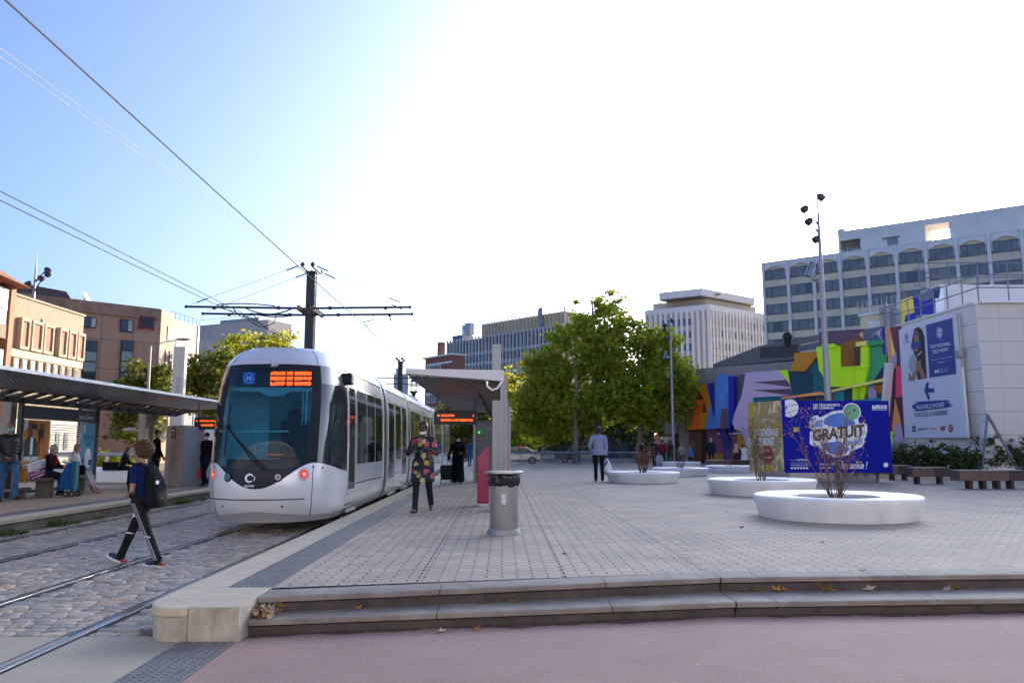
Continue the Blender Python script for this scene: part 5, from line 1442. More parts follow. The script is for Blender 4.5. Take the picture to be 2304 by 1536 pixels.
def bellows(y0, y1):
    b = MB()
    for i in range(5):
        ya = y0+(y1-y0)*i/5; yb = y0+(y1-y0)*(i+1)/5
        zs = PROF + RPROF[1:]
        for yy, o in ((ya, -.05), ((ya+yb)/2, -.02)):
            pass
        r = []
        for yy, o in ((ya, -.06), ((ya+yb)/2, -.025), (yb, -.06)):
            pr = [(wz(z)+o, z) for z in zs]; r.append([(x, yy, z) for x, z in pr+[(-x, z) for x, z in reversed(pr)]])
        b.loft(r, 0, cap=False)
    bo = b.build('gangway_bellows', mat('bellows_rubber', (.025,.028,.032), .7), tram, local=True)
    b = MB(); zs = PROF + RPROF[1:]
    for yy in (y0-.10, y1+.0):
        pr = [(wz(z)+.015, z) for z in zs]; pts = pr+[(-x, z) for x, z in reversed(pr)]
        b.loft([[(x, yy, z) for x, z in pts], [(x, yy+.10, z) for x, z in pts]], 0)
    b.build('gangway_hoop', M_ALU, bo, local=True, smooth=35)
    return bo
car(1.752, 6.35, [('door', 1.86, 2.55), ('window', 2.72, 6.15)])
bellows(6.45, 6.85)
car(6.97, 11.45, [('door', 7.20, 8.35), ('window', 8.55, 9.75), ('door', 9.95, 11.1)])
bellows(11.55, 11.9)
car(12.0, 15.6, [('window', 12.2, 15.4)])
bellows(15.7, 16.05)
car(16.15, 20.7, [('door', 16.4, 17.5), ('window', 17.7, 19.2), ('door', 19.4, 20.5)])
bellows(20.8, 21.15)
car(21.25, 25.5, [('window', 21.45, 25.3)])
bellows(25.6, 25.95)
car(26.05, 31.5, [('window', 26.3, 28.6), ('door', 28.8, 29.9), ('window', 30.1, 31.3)])
# roof equipment
b = MB(); b.box(-.6,.6,2.4,5.6,3.34,3.42); b.box(-.5,.5,7.6,10.8,3.34,3.5); b.box(-.6,.6,17,20,3.34,3.5); b.build('roof_unit', M_TG, tram, local=True, bevel=.04)
# wheels / bogies below the skirt
b = MB()
for y in (3.4, 5.0, 8.6, 10.2, 13.0, 14.6, 18, 19.6):
    for x in (-.72, .72):
        b.poly([(x-.06, y+.29*math.cos(2*PI*i/20), .30+.29*math.sin(2*PI*i/20)) for i in range(20)], (.12,0,0))
b.box(-.8,.8,1.7,31,.20,.40)
b.build('bogie', mat('undercarriage', (.03,.03,.032), .8), tram, local=True)
# ================================================================== CATENARY
def mast(name, label, x, y, h, arms):
    t = thing(name, label, 'mast', (x, y, 0))
    b = MB(); w = .13
    b.box(x-w, x+w, y-w, y-w+.025, 0, h, 0); b.box(x-w, x+w, y+w-.025, y+w, 0, h, 0); b.box(x-.012, x+.012, y-w+.025, y+w-.025, 0, h, 0)
    b.box(x-w+.01, x+w-.01, y-w+.04, y+w-.04, 0, h-.03, 0)
    b.build('post', MAST, t, bevel=.006)
    b = MB(); b.box(x-.16, x+.16, y-.16, y+.16, h, h+.03); b.bar((x-.16,y-.55,h+.12),(x-.16,y+.55,h+.12),.06,.10); b.bar((x+.14,y-.55,h+.12),(x+.14,y+.55,h+.12),.06,.10)
    for yy in (y-.5, y+.5):
        for xx in (x-.16, x+.14): b.ball((xx,yy,h+.15), .07, 8, 6)
    b.build('head_bracket', MAST, t)
    return t
MX = -5.78; MY = 23.4
m1 = mast('catenary_mast', 'dark steel catenary mast rising behind the tram roof with cross arms both ways', MX, MY, 6.72, True)
ZA = 5.53
for yy, xl, xr in ((MY-.6, -9.28, -2.72), (MY+.62, -9.25, -2.80)):
    for x0, x1 in ((MX-.2, xl), (MX+.2, xr)):
        b = MB(); b.tube([(x0,yy,ZA),(x1,yy,ZA+.04)], .034, 8); b.ball((x1,yy,ZA+.04), .05, 8, 6)
        for f in (.18,.75): 
            xx = x0+(x1-x0)*f; b.tube([(xx-.04,yy,ZA+.01),(xx+.04,yy,ZA+.01)], .055, 8)
        b.build('cross_arm', MAST, m1, smooth=40)
        b = MB(); xt = MX + (.14 if x1 > MX else -.16); yt = MY-.5 if yy < MY else MY+.5
        p0 = Vector((xt, yt, 6.87)); p1 = Vector((x1-.12*(1 if x1 > MX else -1), yy, ZA+.10))
        b.tube([p0, p1], .006, 5); d = (p1-p0).normalized(); b.tube([p0+d*.15, p0+d*.5], .02, 6); b.tube([p1-d*.55, p1-d*.2], .018, 6)
        b.build('stay_wire', MAST, m1)
b = MB()
for x in (MX-.2, MX+.2):
    b.bar((x, MY-.7, ZA),(x, MY+.72, ZA), .07, .14)
b.box(MX-.2, MX+.2, MY-.16, MY-.14, ZA-.1, ZA+.1); b.box(MX-.2, MX+.2, MY+.14, MY+.16, ZA-.1, ZA+.1)
b.build('arm_bracket', mat('rusty_bracket', (.12,.075,.055), .7, .2, .2, 8), m1)
b = MB()
# sagging jumper cables and registration arms
def sag(p0, p1, dz, n=10): 
    p0, p1 = Vector(p0), Vector(p1); return [p0.lerp(p1, i/n) - Vector((0,0,dz*4*(i/n)*(1-i/n))) for i in range(n+1)]
b.tube(sag((MX-1.8,MY-.6,ZA+.02),(MX-.3,MY-.65,ZA+.02),.2), .02, 6); b.tube(sag((MX-2.6,MY-.6,ZA+.1),(MX-.9,MY-.6,ZA+.06),-.05), .018, 6)
b.tube(sag((MX-2.5,MY-.6,ZA),(-7.35,MY+.1,5.2),-.05), .014, 6); b.tube(sag((-7.9,MY-.6,ZA),(-7.45,MY-.9,5.22),.08), .014, 6)
b.tube(sag((MX-2.0,MY+.62,ZA+.06),(MX-.5,MY+.62,ZA+.03),.10), .02, 6); b.tube(sag((MX-2.2,MY+.62,ZA),(-7.3,MY+.9,5.16),.10), .014, 6); b.tube(sag((MX-1.9,MY+.62,ZA),(-7.2,MY+1.6,5.1),.12), .014, 6)
b.tube([(-7.0,MY+.62,ZA-.02),(-7.05,MY+.62,ZA-.25),(-7.38,MY+.7,ZA-.36)], .014, 6)
b.tube([(-4.0,MY+.62,ZA),(-4.0,MY+.62,ZA-.15),(-4.3,MY+.62,ZA-.22),(-4.16,MY+.5,5.16)], .016, 6); b.tube([(-3.5,MY+.62,ZA+.03),(-3.45,MY+.62,ZA-.18)], .02, 6)
b.build('jumper_cable', MAST, m1)
m2 = mast('catenary_mast', 'second dark catenary mast farther down the line beside the lantern', MX, 44.4, 6.25, True)
b = MB(); b.tube([(-9.0,44.4,5.3),(-2.6,44.4,5.35)], .035, 6); b.tube([(-9.0,45.2,5.05),(-2.6,45.2,5.1)], .03, 6); b.build('cross_arm', MAST, m2)
def wire(label, pts, r, m=MAST, grp=None):
    b = MB(); b.tube(pts, r, 6); return tag(b.build('overhead_wire', m), label, 'wire', grp)
wire('thick black overhead wire crossing the sky from top left down past the mast head', sag((-4.16,-14,5.45),(-4.16,MY+.4,5.12),.06,16)+sag((-4.16,MY+.4,5.12),(-4.16,60,5.05),.05,8)[1:], .0095)
wire('upper of the two overhead wires above the farther track', sag((-7.4,-14,5.30),(-7.4,MY,5.27),.05,16)+sag((-7.4,MY,5.27),(-7.4,60,5.05),.05,8)[1:], .0085)
wire('lower of the two overhead wires above the farther track', sag((-7.4,-14,5.12),(-7.4,MY,5.16),.05,16)+sag((-7.4,MY,5.16),(-7.4,60,5.0),.05,8)[1:], .0085)
THIN = mat('pale_feeder_wire', (.40,.43,.46), .5, .3)
wire('pale thin feeder wire running up from the mast head to the left edge, upper one', sag((-7.0,-3,6.55),(MX-.16,MY-.4,6.9),.12,14), .0055, THIN)
wire('pale thin feeder wire running up from the mast head to the left edge, lower one', sag((-7.0,-3,6.42),(MX-.16,MY-.2,6.86),.14,14), .0055, THIN)
wire('thin wire running from the mast head down to the second mast', sag((MX+.14,MY,6.9),(MX+.14,44.4,6.35),.2,12), .006, MAST)
wire('thin double wire from the right cross arm towards the far lantern', sag((-3.45,MY+.62,5.35),(-3.0,60,5.2),.15,12), .006, MAST)

# ================================================================== LAMPS
def tall_lamp(label, base, h, heads, cams, name='lamp_post', top=None):
    """tapered pole with small spot heads on curved twigs; heads: (z, side angle deg, reach)"""
    if top is not None:
        q = (at_y(top[0], top[1], base[1]).z-base[2])/h; h *= q; heads = [(a*q, c, d) for a, c, d in heads]; cams = [(a*q, c, d) for a, c, d in cams]
    t = thing(name, label, 'lamp post', base)
    x, y, z = base
    b = MB(); b.lathe([(.13,0),(.125,h*.35),(.10,h*.6),(.075,h*.78),(.04,h*.92),(.008,h)], 14, base); b.build('pole', LPOLE, t, smooth=40)
    for zz, a, reach in heads:
        dx, dy = math.cos(R(a)), math.sin(R(a))
        p = [Vector((x,y,z+zz)), Vector((x+dx*reach*.45,y+dy*reach*.45,z+zz+reach*.75)), Vector((x+dx*reach,y+dy*reach,z+zz+reach*1.5))]
        b = MB()
        if reach > .25: b.tube(p, [.045,.03,.022], 6)
        e = p[2]; d = Vector((dx*.75, dy*.75, -.62)).normalized(); a_ = d.cross(Vector((0,0,1))).normalized(); u_ = a_.cross(d)
        b.loft([[e + d*q - d*.12 + (a_*math.cos(2*PI*i/12)+u_*math.sin(2*PI*i/12))*r for i in range(12)] for q, r in ((0,.05),(.05,.11),(.14,.145),(.30,.155),(.33,.11))], 0)
        b.build('spot_head', LAMPH, t, smooth=45)
    for zz, a, kind in cams:
        dx, dy = math.cos(R(a)), math.sin(R(a)); c = Vector((x+dx*.30, y+dy*.30, z+zz))
        b = MB()
        b.tube([(x,y,z+zz),c], .03, 6)
        if kind == 'box':
            d = Vector((dx*.35,dy*.35,-.8)).normalized(); b.tube([c+Vector((dx*.05,dy*.05,.42)), c+Vector((dx*.05,dy*.05,.42))+d*.62], .12, 10)
        else:
            b.ball(c, (.15,.15,.13), 12, 8); b.tube([c+Vector((0,0,.1)), c+Vector((0,0,.22))], .06, 8)
        b.build('camera_head', LPOLE if kind != 'box' else mat('blue_grey_casing', (.16,.21,.28), .4, .3), t, smooth=40)
    return t
LAMPH = mat('spot_head_dark', (.05,.055,.06), .4, .4)
big = at_z(1866, 1072, PZ); big = Vector(((1866-1130)/F*31, 31, PZ))
tall_lamp('tall grey lamp mast with twig arms and cameras rising behind the blue hoarding', tuple(big), 11.55, ((9.85,180,.50),(9.5,190,.38),(10.9,10,.12),(9.2,190,.10)), ((7.95,185,'box'),(7.72,190,'dome')), top=(1834,415))
mid = Vector(((1513-1130)/F*58, 58, PZ))
tall_lamp('slimmer grey lamp mast with cameras in front of the plane tree', tuple(mid), 11.3, ((10.4,20,.12),(9.7,190,.34),(9.2,200,.44),(8.9,180,.2)), ((7.8,185,'box'),(7.75,200,'dome')), top=(1507,698))
lft = Vector(((66-1130)/F*40.7, 40.7, PZ))
tall_lamp('tall grey lamp mast with spiked tip before the sunlit buff building', tuple(lft), 11.2, ((9.6,20,.5),(9.1,-10,.66),(9.5,0,.25),(9.2,190,.25),(8.3,230,.12)), ((7.5,0,'box'),(7.35,-20,'dome')), top=(76,568))
def street_lamp(label, base, h, arm, dirx, head=.5):
    t = thing('street_lamp', label, 'street lamp', base); x, y, z = base
    b = MB(); b.lathe([(.09,0),(.085,h*.5),(.06,h)], 10, base); b.build('pole', LPOLE, t, smooth=40)
    b = MB(); b.tube([(x,y,z+h-.05),(x+dirx*arm*.5,y,z+h+.18),(x+dirx*arm,y,z+h+.32)], .03, 6); b.build('arm', LPOLE, t)
    b = MB(); c = (x+dirx*(arm+head*.4), y, z+h+.34); b.ball(c, (head*.6,.14,.07), 12, 8); b.build('lamp_head', mat('lamp_head_grey', (.12,.13,.14), .4, .3), t, smooth=60)
street_lamp('single arm street lamp in front of the rose brown building', ((337-1130)/F*45, 45, PZ), 7.0, 1.55, 1, .7)
street_lamp('single arm street lamp before the large plane tree', ((1440-1130)/F*60, 60, PZ), 8.3, 1.1, -1, .5)
t = thing('street_lamp', 'low bent street lamp head seen under the far shelter roof', 'street lamp', ((332-1130)/F*40, 40, PZ))
x = t.location.x; b = MB(); b.tube([(x,40,PZ),(x,40,1.9),(x-.08,40,2.15),(x-.3,40,2.32),(x-.55,40,2.36)], .04, 8); b.build('pole', LPOLE, t, smooth=40)
b = MB(); b.ball((x-.72,40,2.36), (.32,.12,.09), 12, 8); b.build('lamp_head', LPOLE, t, smooth=60)
# old style lantern beyond the tram
lx = (931-1130)/F*55
t = thing('lantern', 'old style open framed street lantern beyond the tram', 'street lamp', (lx, 55, PZ))
b = MB(); b.lathe([(.10,0),(.08,4.6),(.11,4.65),(.16,4.9),(.30,5.0),(.30,5.06)], 10, (lx,55,PZ)); b.build('pole', mat('dark_green_iron', (.03,.045,.035), .5), t, smooth=40)
b = MB()
for i in range(6):
    a = 2*PI*i/6; b.tube([(lx+.28*math.cos(a),55+.28*math.sin(a),PZ+5.0),(lx+.42*math.cos(a),55+.42*math.sin(a),PZ+5.45),(lx+.24*math.cos(a),55+.24*math.sin(a),PZ+5.75)], .022, 5)
b.lathe([(.43,5.44),(.43,5.48)], 12, (lx,55,PZ)); b.lathe([(.26,5.72),(.22,5.82),(.06,5.95)], 12, (lx,55,PZ)); b.build('lantern_frame', mat('dark_green_iron', (.03,.045,.035), .5), t)
# totems
def totem(label, x0, x1, Y, top, word):
    xa = (x0-1130)/F*Y; xb = (x1-1130)/F*Y; zt_ = CAMZ+(1003-top)*.991*Y/F
    t = thing('station_totem', label, 'totem', ((xa+xb)/2, Y, PZ)); b = MB(); b.box(xa, xb, Y, Y+.28, PZ, zt_); b.build('slab', mat('totem_beige', (.50,.47,.42), .5, 0, .04), t, bevel=.02)
    b = MB(); b.text(word, ((xa+xb)/2+.10, Y-.004, PZ+(zt_-PZ)*.52), (0,0,1), (-1,0,0), (zt_-PZ)*.24, .24); b.build('lettering', mat('totem_grey_letters', (.22,.21,.20), .6), t)
totem('tall pale métrobus totem standing behind the far shelter cabinet', 389, 415, 33, 779, 'métrobus')
totem('tall pale totem above the near shelter roof', 1108, 1127, 33.5, 772, 'métrobus')

# ================================================================== NEAR SHELTER
def corrug_mat():
    m = mat('corrugated_steel_soffit', (.20,.185,.18), .28, .75, .2, 3)
    return m
SOFF = corrug_mat()
FASC = mat('light_grey_fascia', (.44,.45,.50), .35, .3, .03, 2)
t = thing('tram_shelter', 'near platform shelter with wedge shaped light grey roof on thick grey posts', 'shelter', (0, 16, PZ))
ya, yb = 15.7, 31.0; zt = 3.03
b = MB(); b.loft([[(-1.94,y,zt+.03),(.04,y,zt),(.04,y,zt-.22),(-1.94,y,zt-.07)] for y in (ya, ya+.05)]); b.loft([[(-1.94,y,zt+.03),(.04,y,zt),(.04,y,zt-.05),(-1.94,y,zt-.03)] for y in (ya+.051, yb)])
b.loft([[(-1.94,y,zt-.031),(-1.9,y,zt-.031),(-1.9,y,zt-.075),(-1.94,y,zt-.07)] for y in (ya+.051, yb)]); b.build('roof', FASC, t)
b = MB(); n = 0
for i in range(int((yb-ya-.2)/.16)):
    y = ya+.08+i*.16
    b.loft([[(-1.88,y,zt-.11),(-.30,y,zt-.20),(-.30,y+.03,zt-.235),(-1.88,y+.03,zt-.145)],[(-1.88,y+.13,zt-.11),(-.30,y+.13,zt-.20),(-.30,y+.10,zt-.235),(-1.88,y+.10,zt-.145)]])
for i in range(24):
    xx = -1.86+i*.067; zz = zt-.085-(xx+1.88)*.057
    b.loft([[(xx,y,zz),(xx+.018,y,zz-.03),(xx+.045,y,zz-.03),(xx+.062,y,zz)] for y in (ya+.07, yb)])
b.build('soffit', SOFF, t)
for y in (15.9, 19.6, 23.4, 27.1, 30.6):
    b = MB(); b.poly([(-.62,y,zt-.19),(.0,y,zt-.22),(.0,y,2.15),(-.12,y,2.12)], (0,.06,0)); b.build('bracket', mat('dark_brown_bracket', (.045,.035,.03), .7), t)
for y in (15.95, 30.5):
    b = MB()
    b.box(-.20,.12,y-.16,y+.16,PZ,2.43); b.box(-.04,.10,y-.10,y+.10,2.43,2.86); b.box(-.19,-.09,y-.172,y-.161,PZ+.02,2.41); b.box(-.06,.03,y-.172,y-.161,PZ+.02,2.41); b.box(.035,.11,y-.172,y-.161,PZ+.02,2.41)
    b.box(.121,.17,y-.12,y+.2,PZ,2.3)
    b.build('post', mat('grey_steel_post', (.24,.245,.27), .4, .4, .06, 3), t, bevel=.008)
b = MB(); b.tube([(.0,15.62,2.80),(-.10,15.6,2.66),(-.20,15.6,2.62),(-.30,15.6,2.70),(-.31,15.62,2.80)], .022, 8); b.build('white_pipe', WHITE, t, smooth=60)
b = MB(); b.box(.135,.15,16.6,30.3,PZ+.3,2.4); b.build('back_glass', glass('shelter_glass', (.97,1,1), -.01, .97), t)
b = MB()
for y in (16.6,19.6,23.4,27.1): b.box(.10,.17,y-.03,y+.03,PZ,2.5)
b.build('glazing_post', DSTEEL, t)

def led_board(label, x0, x1, z0, z1, y, rows):
    t = thing('departure_board', label, 'display board', ((x0+x1)/2, y, z0))
    b = MB(); b.box(x0, x1, y, y+.22, z0, z1); b.build('casing', mat('board_casing', (.02,.022,.03), .4), t, bevel=.012)
    b = MB(); b.box(x0+.05, x1-.05, y-.006, y-.001, z0+.05, z1-.05); sc = b.build('screen', mat('board_screen', (.010,.007,.006), .3), t)
    b = MB()
    for s_, xa, w, zz, h in rows: b.text(s_, (xa, y-.010, zz), (1,0,0), (0,0,1), w, h, bold=.015)
    b.build('lettering', M_LED, sc)
    b = MB()
    for xx in (x0+.08, x1-.10): b.box(xx, xx+.03, y+.09, y+.12, z1, zt-.1)
    b.build('hanger', DSTEEL, t)
by = 22.0
led_board('orange lettered departure board hanging under the near shelter roof', -1.90, -.70, 2.12, 2.50, by, [('M', -1.80, .05, 2.335, .06), ('BOULINGRIN', -1.70, .36, 2.335, .06), ('6', -.82, .035, 2.335, .06), ('VENDREDI 18 SEPTEMBRE 09:00', -1.72, .90, 2.205, .06)])
led_board('departure board half hidden by the tram at the far platform shelter', -9.85, -9.0, 2.05, 2.42, 25.3, [('C', -9.78, .05, 2.28, .06), ('GEORGES BRAQUE', -9.66, .6, 2.28, .06), ('VENDREDI 18', -9.62, .52, 2.15, .06)])
# cabinet with ticket reader, magenta terminal, bin
t = thing('equipment_cabinet', 'tall grey equipment cabinet with a green light under the near shelter', 'cabinet', (-.62, 28.3, PZ))
b = MB(); b.box(-.94,-.30,28,28.6,PZ,2.42); b.build('body', mat('cabinet_grey', (.23,.24,.25), .5, .2, .05), t, bevel=.01)
b = MB(); b.box(-1.03,-.945,27.95,28.6,PZ,2.40); b.build('side_trim', mat('pale_trim', (.55,.56,.57), .5), t)
b = MB(); b.box(-.90,-.34,27.97,27.999,2.06,2.36); b.disc((-.70,27.968,2.2),(0,-1,0),.07,.005); b.build('top_panel', mat('cabinet_beige', (.33,.30,.26), .5), t)
b = MB(); b.ball((-.82,27.96,2.0), .035, 10, 8); b.build('green_light', emit('green_led', (.03,.8,.06), .8), t)
b = MB(); b.box(-.88,-.36,27.97,27.999,.45,1.95); b.build('door', mat('cabinet_door', (.17,.18,.19), .45, .3), t)
MAG = mat('magenta_paint', (.40,.010,.085), .35, 0, .08, 3, coat=.3)
t = thing('ticket_terminal', 'magenta ticket terminal with slanted top beside the litter bin', 'ticket machine', (-.37, 17, PZ))
b = MB(); b.poly([(-.53,16.95,PZ+.05),(-.28,16.95,PZ+.05),(-.28,16.95,1.50),(-.34,16.95,1.50),(-.53,16.95,1.27)], (0,.34,0)); b.build('body', MAG, t, bevel=.012)
b = MB(); b.box(-.50,-.30,16.99,17.25,PZ,PZ+.05); b.build('foot', WHITE, t)
b = MB(); b.box(-.53+.012,-.525+.012,16.942,16.948,PZ+.08,1.22); b.box(-.537,-.532,17.0,17.24,.95,1.2); b.build('screen_panel', mat('magenta_dark', (.10,.004,.035), .3), t)
bx_, by_ = .03, 11.62
t = thing('litter_bin', 'round brushed steel litter bin with black bag and a paper sticker', 'bin', (bx_, by_, PZ))
BS = mat('satin_steel_bin', (.27,.265,.26), .5, .55, .08, 6)
b = MB(); b.lathe([(.205,.075),(.21,.10),(.205,.70),(.198,.70)], 40, (bx_,by_,PZ)); b.build('body', BS, t, smooth=40)
b = MB(); b.lathe([(.255,0),(.255,.012),(.225,.085),(.20,.09),(.19,.09)], 40, (bx_,by_,PZ)); b.build('base', BS, t, smooth=40)
b = MB(); b.lathe([(.20,.862),(.275,.862),(.285,.872),(.285,.89),(.275,.896),(.19,.90),(.185,.865)], 40, (bx_,by_,PZ), cap=False); b.build('rim', mat('bin_rim', (.42,.40,.37), .3, .8, .08, 5), t, smooth=40)
b = MB(); rr = random.Random(3); rings = []
for q, (r, z) in enumerate([(.21,.685),(.225,.72),(.232,.76),(.225,.80),(.235,.84),(.20,.87)]):
    rings.append([(bx_+(r+rr.uniform(-.012,.014))*math.cos(2*PI*i/46), by_+(r+rr.uniform(-.012,.014))*math.sin(2*PI*i/46), PZ+z+rr.uniform(-.012,.012)) for i in range(46)])
b.loft(rings, 0, cap=False); b.build('bin_bag', mat('black_plastic_bag', (.012,.012,.014), .22, 0, .2, 10), t, smooth=60)
b = MB(); 
def cyl_patch(a0, a1, z0, z1, r):
    k = 6; pts = []
    for i in range(k+1):
        a = a0+(a1-a0)*i/k; pts.append((a, z0)); 
    vs = [(bx_+r*math.cos(a), by_+r*math.sin(a), PZ+z) for a in [a0+(a1-a0)*i/k for i in range(k+1)] for z in (z0, z1)]
    b.add(vs, [(2*i, 2*i+2, 2*i+3, 2*i+1) for i in range(k)])
cyl_patch(R(-100), R(-82), .44, .58, .2115); b.build('sticker', mat('paper_white', (.6,.6,.66), .8, 0, .1, 30), t)

# ================================================================== FAR SHELTER
FX = -11.95
t = thing('tram_shelter', 'far platform shelter with long ribbed roof, dark beam and name band', 'shelter', (-11, 21, PZ))
y0, y1 = 11.5, 29.0; zf = 2.99
b = MB(); b.loft([[(-9.3,y,zf+.015),(-9.3,y,zf-.055),(-9.36,y,zf-.055),(-9.36,y,zf-.02),(-11.6,y,zf-.12),(-11.6,y,zf-.08)] for y in (y0, y1)]); b.build('roof', mat('white_roof_edge', (.66,.68,.70), .35, .2, .03), t)
b = MB()
for i in range(int((y1-y0)/.22)):
    y = y0+i*.22
    b.loft([[(-9.38,y,zf-.03),(-11.58,y,zf-.13),(-11.58,y+.05,zf-.17),(-9.38,y+.05,zf-.07)],[(-9.38,y+.20,zf-.03),(-11.58,y+.20,zf-.13),(-11.58,y+.15,zf-.17),(-9.38,y+.15,zf-.07)]])
for i in range(20):
    xx = -9.4-i*.11; zz = zf-.045-(-9.4-xx)*.045
    b.loft([[(xx,y,zz),(xx-.02,y,zz-.035),(xx-.06,y,zz-.035),(xx-.08,y,zz)] for y in (y0, y1)])
b.build('soffit', SOFF, t)
b = MB(); b.box(FX-.06,FX+.06,y0,y1,2.58,2.72); bm_ = b.build('beam', mat('beam_dark', (.03,.028,.028), .5), t)
y = y0+.1
while y < y1: b = MB(); b.poly([(FX+.06,y,2.62),(FX+.06,y,2.72),(-11.3,y,2.87),(-11.3,y,2.82)], (0,.14,0)); y += .62; b.build('bracket', mat('beam_brown', (.06,.04,.03), .7), t)
PY = [16.0, 19.7, 23.4, 27.1]
for y in PY:
    b = MB(); b.box(FX-.05,FX+.05,y-.05,y+.05,PZ,2.58); b.build('post', mat('beam_dark', (.03,.028,.028), .5), t)
    b = MB(); b.box(FX-.42,FX-.18,y-.12,y+.12,PZ,2.9); b.build('rear_post', mat('beige_post', (.30,.26,.21), .6), t)
ba, bb = 19.78, 23.32
b = MB(); b.box(FX-.04,FX+.02,ba,bb,2.20,2.53); nb = b.build('name_band', mat('name_band_grey', (.085,.095,.11), .5, 0, .05), t)
b = MB(); b.text('Saint-Sever', (FX+.026, 22.35, 2.27), (0,1,0), (0,0,1), .80, .145, bold=.005); b.build('lettering', M_LETW, nb)
b = MB(); b.box(FX-.02,FX-.005,ba,bb,.42,2.19); b.build('glass_panel', glass('shelter_glass', (.97,1,1), -.01, .97), t)
b = MB()
for i in range(24): b.box(FX-.004,FX+.002,ba+1.15,bb-.75,.55+i*.066,.55+i*.066+.022)
b.build('glass_stripe', WHITE, t)
b = MB(); b.box(FX-.05,FX+.05,ba,bb,.36,.42); b.build('panel_rail', DSTEEL, t)
# posters inside the shelter
def flatposter(label, ya_, yb_, z0, z1, colr):
    p = thing('advert_poster', label, 'poster', (FX+.03, (ya_+yb_)/2, z0)); b = MB(); b.box(FX+.006,FX+.022,ya_,yb_,z0,z1); b.build('panel', mat('poster_'+colr[0], colr[1], .35, 0, .05, 3), p); return p
PX = FX+.026
def pv(y, z, o=0): return (PX+o, y, z)
def pp(b, pts, o=0.0, th=.003): b.poly([pv(y, z, o) for y, z in pts], (th,0,0))
p1 = flatposter('orange poster of two people looking down, worded simplement mobile', 19.82, 20.98, .62, 2.18, ('orange', (.62,.27,.03)))
b = MB(); pp(b, [(20.0,2.14),(20.25,2.14),(20.25,1.2),(20.0,1.2)]); pp(b, [(20.5,2.1),(20.7,2.12),(20.72,1.75),(20.5,1.8)]); b.build('printed_panel', mat('print_dark_orange', (.30,.075,.015), .5), p1)
b = MB(); pp(b, [(19.84,1.55),(20.0,1.72),(20.12,1.78),(20.28,1.76),(20.46,1.6),(20.5,1.25),(19.84,1.2)],.003); pp(b, [(20.14,2.02),(20.25,2.1),(20.38,2.06),(20.4,1.95),(20.3,1.93),(20.16,1.9)],.003); pp(b, [(20.44,1.9),(20.55,1.99),(20.68,1.92),(20.7,1.6),(20.6,1.55),(20.5,1.6)],.003); pp(b, [(20.3,.95),(20.8,1.1),(20.9,.7),(20.35,.7)],.003); b.build('printed_figure', mat('print_black_suit', (.02,.018,.02), .5), p1)
b = MB(); pp(b, [(20.18,1.95),(20.30,1.95),(20.36,1.85),(20.3,1.75),(20.2,1.75)],.006); pp(b, [(20.44,1.35),(20.58,1.42),(20.58,1.32),(20.46,1.27)],.006); b.build('printed_skin', mat('print_skin', (.45,.23,.14), .5), p1)
b = MB(); pp(b, [(20.56,1.72),(20.74,1.72),(20.86,1.5),(20.84,1.1),(20.6,1.05),(20.52,1.35)],.006); b.build('printed_coat', mat('print_coat_orange', (.55,.13,.02), .5), p1)
b = MB(); pp(b, [(20.13,1.74),(20.24,1.74),(20.24,1.3),(20.13,1.3)],.006); b.text('SIMPLEMENT', pv(19.86,1.13,.008), (0,1,0), (0,0,1), .74, .13, bold=.05); b.text('MOBILE', pv(19.86,.95,.008), (0,1,0), (0,0,1), .42, .13, bold=.05); pp(b, [(19.83,2.17),(19.98,2.17),(19.98,1.98),(19.83,1.88)],.006); b.build('white_print', M_LETW, p1)
p2_ = flatposter('sky blue poster asking pas au total pressé behind the seated woman', 22.62, 23.28, .34, 2.16, ('sky_blue', (.10,.40,.62)))
b = MB(); b.text('PAS AU TOTAL', pv(22.70,1.72,.004), (0,1,0), (0,0,1), .34, .11, bold=.02, shear=.1); b.text('PRESSÉ', pv(22.80,1.54,.004), (0,1,0), (0,0,1), .24, .12, bold=.02, shear=.1); b.text('?', pv(23.08,1.52,.004), (0,1,0), (0,0,1), .11, .30, bold=.01, shear=.1); pp(b, [(23.0,1.12),(23.18,1.14),(23.18,1.0),(23.0,.98)],.003); pp(b, [(22.64,1.16),(22.72,1.2),(22.72,1.05),(22.64,1.02)],.003); b.build('navy_print', NB_, p2_)
b = MB(); pp(b, [(22.78,1.3),(22.9,1.46),(23.05,1.42),(23.14,1.28),(23.16,1.05),(23.05,.9),(22.8,.95)],.002); pp(b, [(22.63,2.13),(22.73,2.13),(22.73,1.95),(22.63,1.85)],.002)
for i in range(5): pp(b, [(22.95,.80-i*.05),(23.22,.80-i*.05),(23.22,.78-i*.05),(22.95,.78-i*.05)],.002)
b.build('white_print', M_LETW, p2_)
# stone cabinet at the end
t = thing('stone_cabinet', 'large pale stone and metal cabinet with a maroon plate under the far shelter roof', 'cabinet', (-9.95, 25, PZ))
cx0 = at_y(362,1085,25.5).x; cx1 = at_y(408,1085,24.9).x; cx2 = at_y(452,1085,25.4).x; ct_ = 2.17
b = MB(); b.prism([(cx0,25.7),(cx1,24.9),(cx1+.06,25.7)], PZ, ct_); b.build('stone_side', mat('cabinet_stone', (.46,.36,.26), .6, 0, .12, 3, dirt=.15), t)
b = MB(); b.prism([(cx1+.004,24.9),(cx2,25.5),(cx2,26.3),(cx1+.07,25.8)], PZ, ct_-.03); b.build('metal_side', mat('cabinet_pale_metal', (.40,.42,.45), .4, .3, .05), t)
dd = Vector((cx1-cx0, -.8, 0)).normalized(); nn = Vector((dd.y, -dd.x, 0)); o_ = Vector((cx0,25.7,0))
b = MB(); q = lambda u, z, o=.006: o_ + dd*u + Vector((0,0,z)) + nn*o
